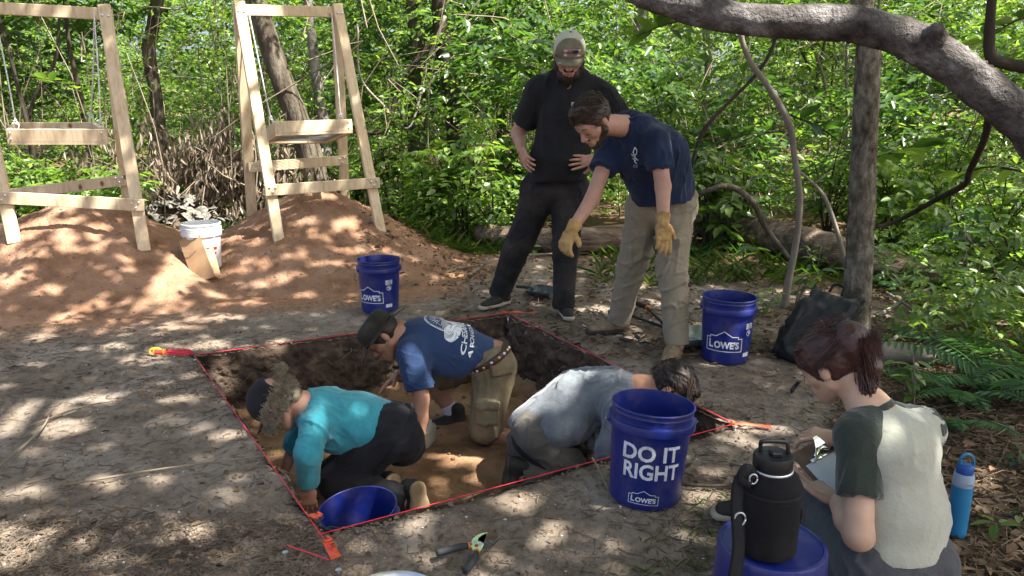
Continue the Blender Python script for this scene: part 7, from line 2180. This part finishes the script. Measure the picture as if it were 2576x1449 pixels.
# shorts, belt
hipN, hipF = at(1248, 925, 4.0), at(1222, 905, 4.25)
sh_ = [C(at(1236, 915, 4.02), at(1232, 908, 4.20), .126, .126, cut=(hp + wn * .006, -wn)), C(hipN, kN + (hipN - kN) * .06, .118, .090, cut=(kN + (kN - hipN) * .16, kN - hipN)), C(hipF, kF, .112, .088, cut=(kF + (hipF - kF) * .1, kF - hipF)),
       patch_box(at(1225, 1040, 3.87), A(-.25, -.95, .1), .13, .13), patch_box(at(1226, 1018, 3.865), A(-.25, -.95, .1), .14, .045, .022), patch_box(at(1262, 930, 3.90), A(.45, -.85, .2), .13, .06, .018)]
part('shorts', sh_, 'khaki_dusty', t, 0.0075, .03, folds(A(.2, 0, .9), .009, 9, 53, 2.5))
band('belt', [C(at(1228, 898, 4.02), at(1226, 890, 4.19), .131, .131)], hp + wn * .034, wn, .038, 'leather', t, .007)
mb = MB()
bl = [o for o in t.children if o.name.startswith('belt')][0]
Vb = np.array([v.co[:] for v in bl.data.vertices])
cb2 = hp + wn * .016 + A(0, .06, 0)
for i in range(9):
    n_ = nrm(A(-.75 + .19 * i, -1, -.42 + .12 * i)); n_ = nrm(n_ - wn * (n_ @ wn))
    d_ = (Vb - cb2) @ n_ - 3 * np.abs((Vb - cb2) @ wn) - 2 * np.linalg.norm((Vb - cb2) - np.outer((Vb - cb2) @ n_, n_), axis=1)
    p = Vb[np.argmax(d_)]
    MB().tube([p - n_ * .004, p + n_ * .002, p + n_ * .004], [.009, .009, .004], 10).build('concho', M['brass' if i % 2 else 'steel'], bl)
shoe(t, at(1142, 1078, 4.28) , (-.97, -.2, 0), L=.29, upper='shoe_dark', sole='sole_dark', high=.12)
d_ = nrm(aF - kF)
part('sock', [C(aF - d_ * .035, aF + d_ * .05, .046, .048, cut=[(aF - d_ * .035, -d_)])], 'sock', t, 0.006, .01)
shoe(t, aN + A(.04, .02, .03), (.35, .1, -.9), (1, 0, .4), L=.29, upper='shoe_dark', sole='sole_dark', high=.10)

# ------------------------------------------------------------------ person: kneeling digger in teal
t = thing('person', 'person in teal long sleeves and black cap kneeling at the left of the pit', 'person', A(-.7, 3.3, PIT_Z))
pel = at(992, 1082, 3.42); chs = at(815, 1042, 3.38); nk = at(764, 1018, 3.34)
sN, sF = at(792, 1072, 3.22), at(782, 1022, 3.52)
elN, wrN = at(774, 1142, 3.13), at(776, 1222, 3.15)
elF, wrF = at(745, 1112, 3.52), at(718, 1178, 3.52)
sdir = nrm(sF - sN)
H = Head(at(694, 1016, 3.32), (-.42, -.12, -.90), (-.86, -.02, .45), 1.03)
kN, kF = at(850, 1212, 3.28), at(835, 1195, 3.52)
fN, fF = at(1030, 1262, 3.20), at(985, 1240, 3.34)
body = H.prims() + [C(H(0, -.03, -.05), nk, .052, .056), C(nk, chs, .065, .10, sdir, 1.2), C(chs, pel, .10, .10, sdir, 1.2), C(sN, sF, .05), C(sN, elN, .042, .038), C(elN, wrN, .038, .026), C(sF, elF, .042, .038), C(elF, wrF, .038, .026),
     C(pel, kN, .08, .055), C(kN, fN, .055, .04), C(pel, kF, .08, .055), C(kF, fF, .055, .04)]
hN = hand_prims(wrN + A(0, 0, -.015), at(778, 1300, 3.18) - wrN, A(-.2, .9, 0), -1, (.25, .3, .3, .3), .95)
hF = hand_prims(wrF, at(698, 1215, 3.48) - wrF, A(.2, .9, 0), -1, (.35, .4, .4, .4), .95)
skin_body(t, body, [hN, hF], 'skin', 0.0075)
H.eyes(t)
H.hair(t, 'hair_blond', .010, .060, .03, -.10, noise=.014, seed=9, top=.035, extra=[C(H(0, -.062, .0), H(-.01, -.075, -.06), .058, .046, H.r, 1.45)])
def _rt(a):
    w = -2.25 + 4.5 * a                                  # round the cap edge, temple to temple over the nape
    return H(-.088 * math.sin(w), -.104 * math.cos(w) - .004, .024)
def _out(a): return nrm(_rt(a) - H(0, 0, .024))
strands(t, 'curls', 'hair_blond', _rt, lambda a: _rt(a) + _out(a) * .012 + A(.018, 0, -.018), lambda a: _rt(a) + _out(a) * .016 + A(.048, 0, -.05), 1300, .0016, .008, 3, .010, 3.0, 18)
strands(t, 'curls', 'hair_blond', lambda a: H(.03 * (a - .5), -.105, .050), lambda a: H(.05 * (a - .5), -.150, .075), lambda a: H(.06 * (a - .5), -.165, .030), 46, .0015, .010, 4, .006, 2.5, 14)
dome_half(H, 1, True, 'cap', 'black_fabric', t, split=-.085, low=.022)
brim(H, 'cap_bill', 'black_fabric', t, tilt=-.16, z0=.03)
cp = [o for o in t.children if o.name.startswith('cap')][0]
M['magenta'] = mat('magenta_stitching', [(0.55, 0.02, 0.16)], 60, .7)
V, F = text_geo('SEVA', .020, .0006, 'CENTER', .01)
project(cp, V, F, H(.05, -.07, .07), H.f * -1, H.u, H.r * .8 - H.f * .5 + H.u * .35, 'cap_stitching', 'magenta', t)
wd = nrm(pel - chs)
hp = at(1005, 1090, 3.4)
tors = [C(chs, at(910, 1062, 3.4), .128, .132, sdir, 1.15), C(at(910, 1062, 3.4), at(1000, 1085, 3.41), .132, .128, sdir, 1.2, cut=(at(985, 1090, 3.35), wd * .9 + A(0.1, 0, -.45))), C(sN + A(.02, .04, 0), sF + A(.02, -.03, 0), .076, .078),
        C(nk + A(.01, 0, 0), chs, .060, .12, sdir, 1.2, cut=(nk, nk - chs)), C(at(840, 1090, 3.34), at(930, 1108, 3.38), .09, .09)]
tors += [C(sN, elN, .070, .058), C(elN, wrN + (elN - wrN) * .02, .058, .050, cut=(wrN + (elN - wrN) * .02, wrN - elN)), C(sF, elF, .068, .055), C(elF, elF + (wrF - elF) * .4, .055, .05, cut=(elF + (wrF - elF) * .3, wrF - elF))]
part('shirt', tors, 'teal_tee', t, 0.007, .035, folds(A(.75, 0, -.6), .0085, 9, 63, 3.0))
leg = [C(at(985, 1080, 3.36), at(985, 1072, 3.50), .128, .128), C(at(985, 1095, 3.34), kN, .112, .085), C(kN, fN, .082, .068, cut=(fN + (kN - fN) * .05, fN - kN)), C(at(985, 1090, 3.50), kF, .110, .083), C(kF, fF, .080, .066, cut=(fF + (kF - fF) * .05, fF - kF)),
       C(at(1015, 1105, 3.38), at(1015, 1120, 3.44), .105)]
part('trousers', leg, 'black_fabric', t, 0.0075, .03, folds(A(.8, 0, .3), .010, 9, 73, 2.5))
band('waistband', leg[:2] + leg[3:4], at(1003, 1092, 3.35) + wd * .03, wd * .9 + A(0, 0, -.35), .04, 'black_fabric', t, .007, .006, folds(wd, .004, 30, 5, 8))
for ft, sx in ((fN, .02), (fF, -.01)):
    dn = nrm(A(.10, -.10, -1))
    un = nrm(A(-.62, .75, .1))
    shoe(t, ft + A(.035 + sx, -.045, .045), dn, un, L=.265, upper='black_fabric', sole='sole_tan', high=.10)
# three pale stripes on the side of the near shoe
f4s = [o for o in t.children if o.name.startswith('shoe')][0]

# ------------------------------------------------------------------ person: digger in grey shirt bent double behind the near bucket
t = thing('person', 'dark haired person in grey shirt bent double behind the near bucket', 'person', A(.25, 3.5, PIT_Z))
pel = at(1350, 1092, 3.56); mid = at(1445, 1010, 3.58); chs = at(1548, 992, 3.52); nk = at(1606, 975, 3.48)
sN, sF = at(1560, 1030, 3.34), at(1556, 985, 3.66)
elN, wrN = at(1540, 1125, 3.30), at(1530, 1185, 3.32)
elF, wrF = at(1500, 1100, 3.64), at(1490, 1160, 3.62)
sdir = nrm(sF - sN)
H = Head(at(1678, 975, 3.46), (.40, -.15, -.90), (.86, -.05, .50), 1.06)
kN, kF = at(1432, 1178, 3.44), at(1452, 1165, 3.70)
fN, fF = at(1300, 1195, 3.42), at(1318, 1180, 3.70)
body = H.prims() + [C(H(0, -.03, -.05), nk, .055, .06), C(nk, chs, .065, .10, sdir, 1.2), C(chs, mid, .10, .10, sdir, 1.2), C(mid, pel, .10, .10, sdir, 1.2), C(sN, sF, .05), C(sN, elN, .045, .04), C(elN, wrN, .04, .028), C(sF, elF, .045, .04), C(elF, wrF, .04, .028),
     C(pel, kN, .08, .055), C(kN, fN, .055, .04), C(pel, kF, .08, .055), C(kF, fF, .055, .04)]
hN = hand_prims(wrN, A(0, -.05, -1), A(-.2, .9, 0), 1, .35); hF = hand_prims(wrF, A(0, -.05, -1), A(-.2, .9, 0), 1, .35)
skin_body(t, body, [hN, hF], 'skin_tan', 0.008)
H.eyes(t)
tufts(H, t, 'hair_dark', 520, .045, 13, lambda p: (p[0] * 6, .8, -.2), -.02, .0022)
H.hair(t, 'hair_dark', .018, .072, .045, -.075, noise=.010, seed=12, res=.005, extra=[C(H(-.02, .02, .118), H(.02, .06, .105), .03)])
strands(t, 'locks', 'hair_dark', lambda a: H(.15 * (a - .5), -.02, .118), lambda a: H(.20 * (a - .5), .05, .115 - .05 * abs(a - .5) * 2), lambda a: H(.22 * (a - .5), .105, .055 - .05 * abs(a - .5)), 170, .0028, .0, 5, .008, 1, 10)
wd = nrm(pel - mid)
tors = [C(chs, mid, .128, .142, sdir, 1.2), C(mid, at(1345, 1082, 3.56), .142, .140, sdir, 1.2, cut=(at(1318, 1108, 3.5), A(-.62, 0, -.78))), C(sN + A(-.01, .04, 0), sF + A(-.01, -.03, 0), .082, .082),
        C(nk - A(.01, 0, 0), chs, .064, .125, sdir, 1.2, cut=(nk, nk - chs)), C(at(1400, 1075, 3.45), at(1440, 1060, 3.45), .10, .095), C(sN, elN, .076, .066), C(elN, wrN, .066, .056), C(sF, elF, .072, .064), C(elF, elF + (wrF - elF) * .2, .06)]
part('shirt', tors, 'grey_tee', t, 0.0075, .04, folds(A(.35, 0, .95), .014, 8, 83, 3.5))
leg = [C(at(1352, 1092, 3.48), at(1352, 1082, 3.66), .122, .122), C(at(1350, 1105, 3.46), kN, .110, .088), C(kN, fN, .085, .070, cut=(fN + (kN - fN) * .1, fN - kN)), C(at(1352, 1100, 3.68), kF, .108, .086), C(kF, fF, .083, .068), C(at(1330, 1118, 3.52), at(1330, 1130, 3.6), .10)]
part('trousers', leg, 'grey_pants', t, 0.008, .03, folds(A(.5, 0, .7), .010, 9, 93, 2.5))
band('waistband', leg[:2] + leg[3:4], at(1318, 1108, 3.5) - nrm(A(.62, 0, .78)) * .0, A(.62, 0, .78), .035, 'black_fabric', t, .006)
for ft in (fN, fF):
    shoe(t, ft + A(-.06, -.01, .03), A(-.12, -.05, -1), A(1, 0, .1), L=.28, upper='shoe_dark', sole='sole_dark', high=.10)

# ------------------------------------------------------------------ person: seated writer with clipboard
t = thing('person', 'seated person in cream and green raglan shirt writing on a clipboard', 'person', A(.95, 1.85, 0))
pel = at(2254, 1425, 1.86); mid = at(2270, 1290, 1.90); chs = at(2246, 1130, 1.95); nk = at(2190, 1030, 2.0)
sL, sR = at(2162, 1100, 1.93), at(2318, 1085, 2.06)
elL, wrL = at(2160, 1348, 1.80), at(2105, 1260, 1.98)
elR, wrR = at(2230, 1260, 2.22), at(2110, 1105, 2.20)
sdir = nrm(sR - sL)
H = Head(at(2092, 922, 2.09), (-.55, .62, -.56), (-.40, .30, .86), .85)
kL, kR = at(2062, 1272, 2.12), at(2040, 1335, 2.16)
ftL, ftR = gd(1925, 1305), gd(1965, 1345)
body = H.prims() + [C(H(0, -.035, -.05), nk, .050, .052), C(nk, chs, .055, .09, sdir, 1.3), C(chs, mid, .09, .09, sdir, 1.3), C(mid, pel, .09, .10, sdir, 1.3), C(sL, sR, .045), C(sL, elL, .042, .037), C(elL, (elL * .55 + wrL * .45), .038, .036), C((elL * .55 + wrL * .45), wrL, .036, .024),
     C(sR, elR, .042, .037), C(elR, wrR, .037, .024), C(pel + A(-.07, .05, 0), kL, .07, .05), C(kL, ftL + A(0, 0, .1), .05, .035), C(pel + A(.03, .1, 0), kR, .07, .05), C(kR, ftR + A(0, 0, .1), .05, .035)]
CB = [at(2000, 1140, 2.12), at(2086, 1092, 2.24), at(2162, 1205, 2.12), at(2076, 1255, 2.0)]       # clipboard: near top, far top, far bottom, near bottom
cbn = nrm(np.cross(CB[1] - CB[0], CB[3] - CB[0])); cbn = cbn if cbn[2] > 0 else -cbn
hL = hand_prims(wrL, A(-.52, .80, .22), cbn, -1, (.10, .15, .2, .25), .90, tcurl=.2)
hR = hand_prims(wrR, at(2078, 1098, 2.22) - wrR, -cbn, 1, (.5, .6, .6, .6), .92)
skin_body(t, body, [hL, hR], 'skin_pale', 0.006)
H.eyes(t)
H.hair(t, 'hair_red', .017, .070, .045, -.085, noise=.004, seed=15, res=.005, extra=[E(H(.0, -.112, .045), H.ax, A(.056, .052, .068)), C(H(.0, -.11, .05), H(.01, -.115, -.05), .045, .034)])
strands(t, 'ponytail', 'hair_red', lambda a: H(.05 * (a - .5), -.095, .098), lambda a: H(.120 * (a - .5), -.170, .045), lambda a: H(.07 * (a - .5), -.118, -.055), 620, .0013, .0015, 6, .005, 1, 14)
strands(t, 'ponytail', 'hair_red', lambda a: H(.06 * (a - .5), -.11, .0), lambda a: H(.06 * (a - .5) - .01, -.11, -.06), lambda a: H(.05 * (a - .5) - .02, -.085, -.115), 260, .0013, .002, 7, .008, 1, 12)
strands(t, 'locks', 'hair_red', lambda a: H(.13 * (a - .5), .062, .092), lambda a: H(.19 * (a - .5), -.02, .130 - .07 * abs(a - .5) * 2), lambda a: H(.06 * (a - .5), -.100, .092), 520, .0012, .0015, 8, .005, 1, 12)
for sx in (-1, 1): strands(t, 'locks', 'hair_red', lambda a: H(sx * .082, .055 - .09 * a, .05 - .03 * a), lambda a: H(sx * .094, .0 - .07 * a, .02 + .03 * a), lambda a: H(sx * (.05 - .02 * a), -.095, .085 - .03 * a), 260, .0012, .0015, 9, .005, 1, 12)
strands(t, 'flyaways', 'hair_red', lambda a: H(.13 * (a - .5), .03, .118), lambda a: H(.17 * (a - .5), -.02, .145), lambda a: H(.15 * (a - .5), -.09, .13), 60, .0006, .006, 10, .012, 1.2, 12)
MB().tube([H(0.022 * math.cos(q), -.100, .088 + .02 * math.sin(q)) for q in np.linspace(0, 6.283, 18)], .006, 6).build('hair_tie', mat('mauve_hair_tie', [(0.10, 0.06, 0.10), (0.2, 0.13, 0.19)], 60, .6) , t)
hemc = at(2320, 1392, 1.85)
tors = [C(chs, mid, .098, .098, sdir, 1.28), C(mid, at(2262, 1385, 1.86), .098, .102, sdir, 1.32, cut=(hemc, A(.0, -.1, -1))), C(sL + (sR - sL) * .16, sR, .068, .068), C(nk + A(.01, -.01, -.02), chs, .058, .10, sdir, 1.35, cut=(nk + A(.008, 0, .0), nk - chs))]
b_o = part('shirt', tors, 'cream_tee', t, 0.006, .04, folds(A(.6, 0, .7), .0085, 10, 103, 3.0))
e = sL + (elL - sL) * .62
part('sleeve', [C(sL + (sR - sL) * .10, sL, .062, .060), C(sL, e + (elL - sL) * .1, .060, .060, cut=(e, elL - sL)), C(nk + (sL - nk) * .30 + A(0, -.01, .0), sL, .054, .058)], 'green_sleeve', t, 0.006, .03, folds(A(.2, 0, .9), .005, 12, 113, 3))
e = sR + (elR - sR) * .62
part('sleeve', [C(sR, e, .066, .064, cut=(e, elR - sR)), C(nk + (sR - nk) * .4 + A(0, .03, .0), sR + A(0, .03, 0), .045, .058)], 'green_sleeve', t, 0.006, .03, folds(A(.2, 0, .9), .005, 12, 114, 3))
q = nrm(nk - chs)
part('collar', [C(nk - q * .012, nk + q * .02, .062, .060, sdir, 1.15, cut=[(nk + q * .006, q), (nk - q * .016, -q)])], 'green_sleeve', t, 0.005, .004)
leg = [C(pel + A(-.06, 0, .0), pel + A(.05, .02, 0), .120, .120), C(pel + A(-.08, .04, 0), kL, .100, .068), C(kL, ftL + A(0, 0, .1), .068, .062), C(pel + A(.02, .1, 0), kR, .105, .078), C(kR, ftR + A(0, 0, .1), .076, .066)]
part('trousers', leg, 'slate_pants', t, 0.007, .03, folds(A(.5, .3, .6), .008, 10, 123, 2.5))
shoe(t, ftL, (-.96, .1, 0), L=.26, upper='shoe_dark', sole='sole_pale'); shoe(t, ftR, (-.9, -.1, 0), L=.26, upper='shoe_dark', sole='sole_pale')
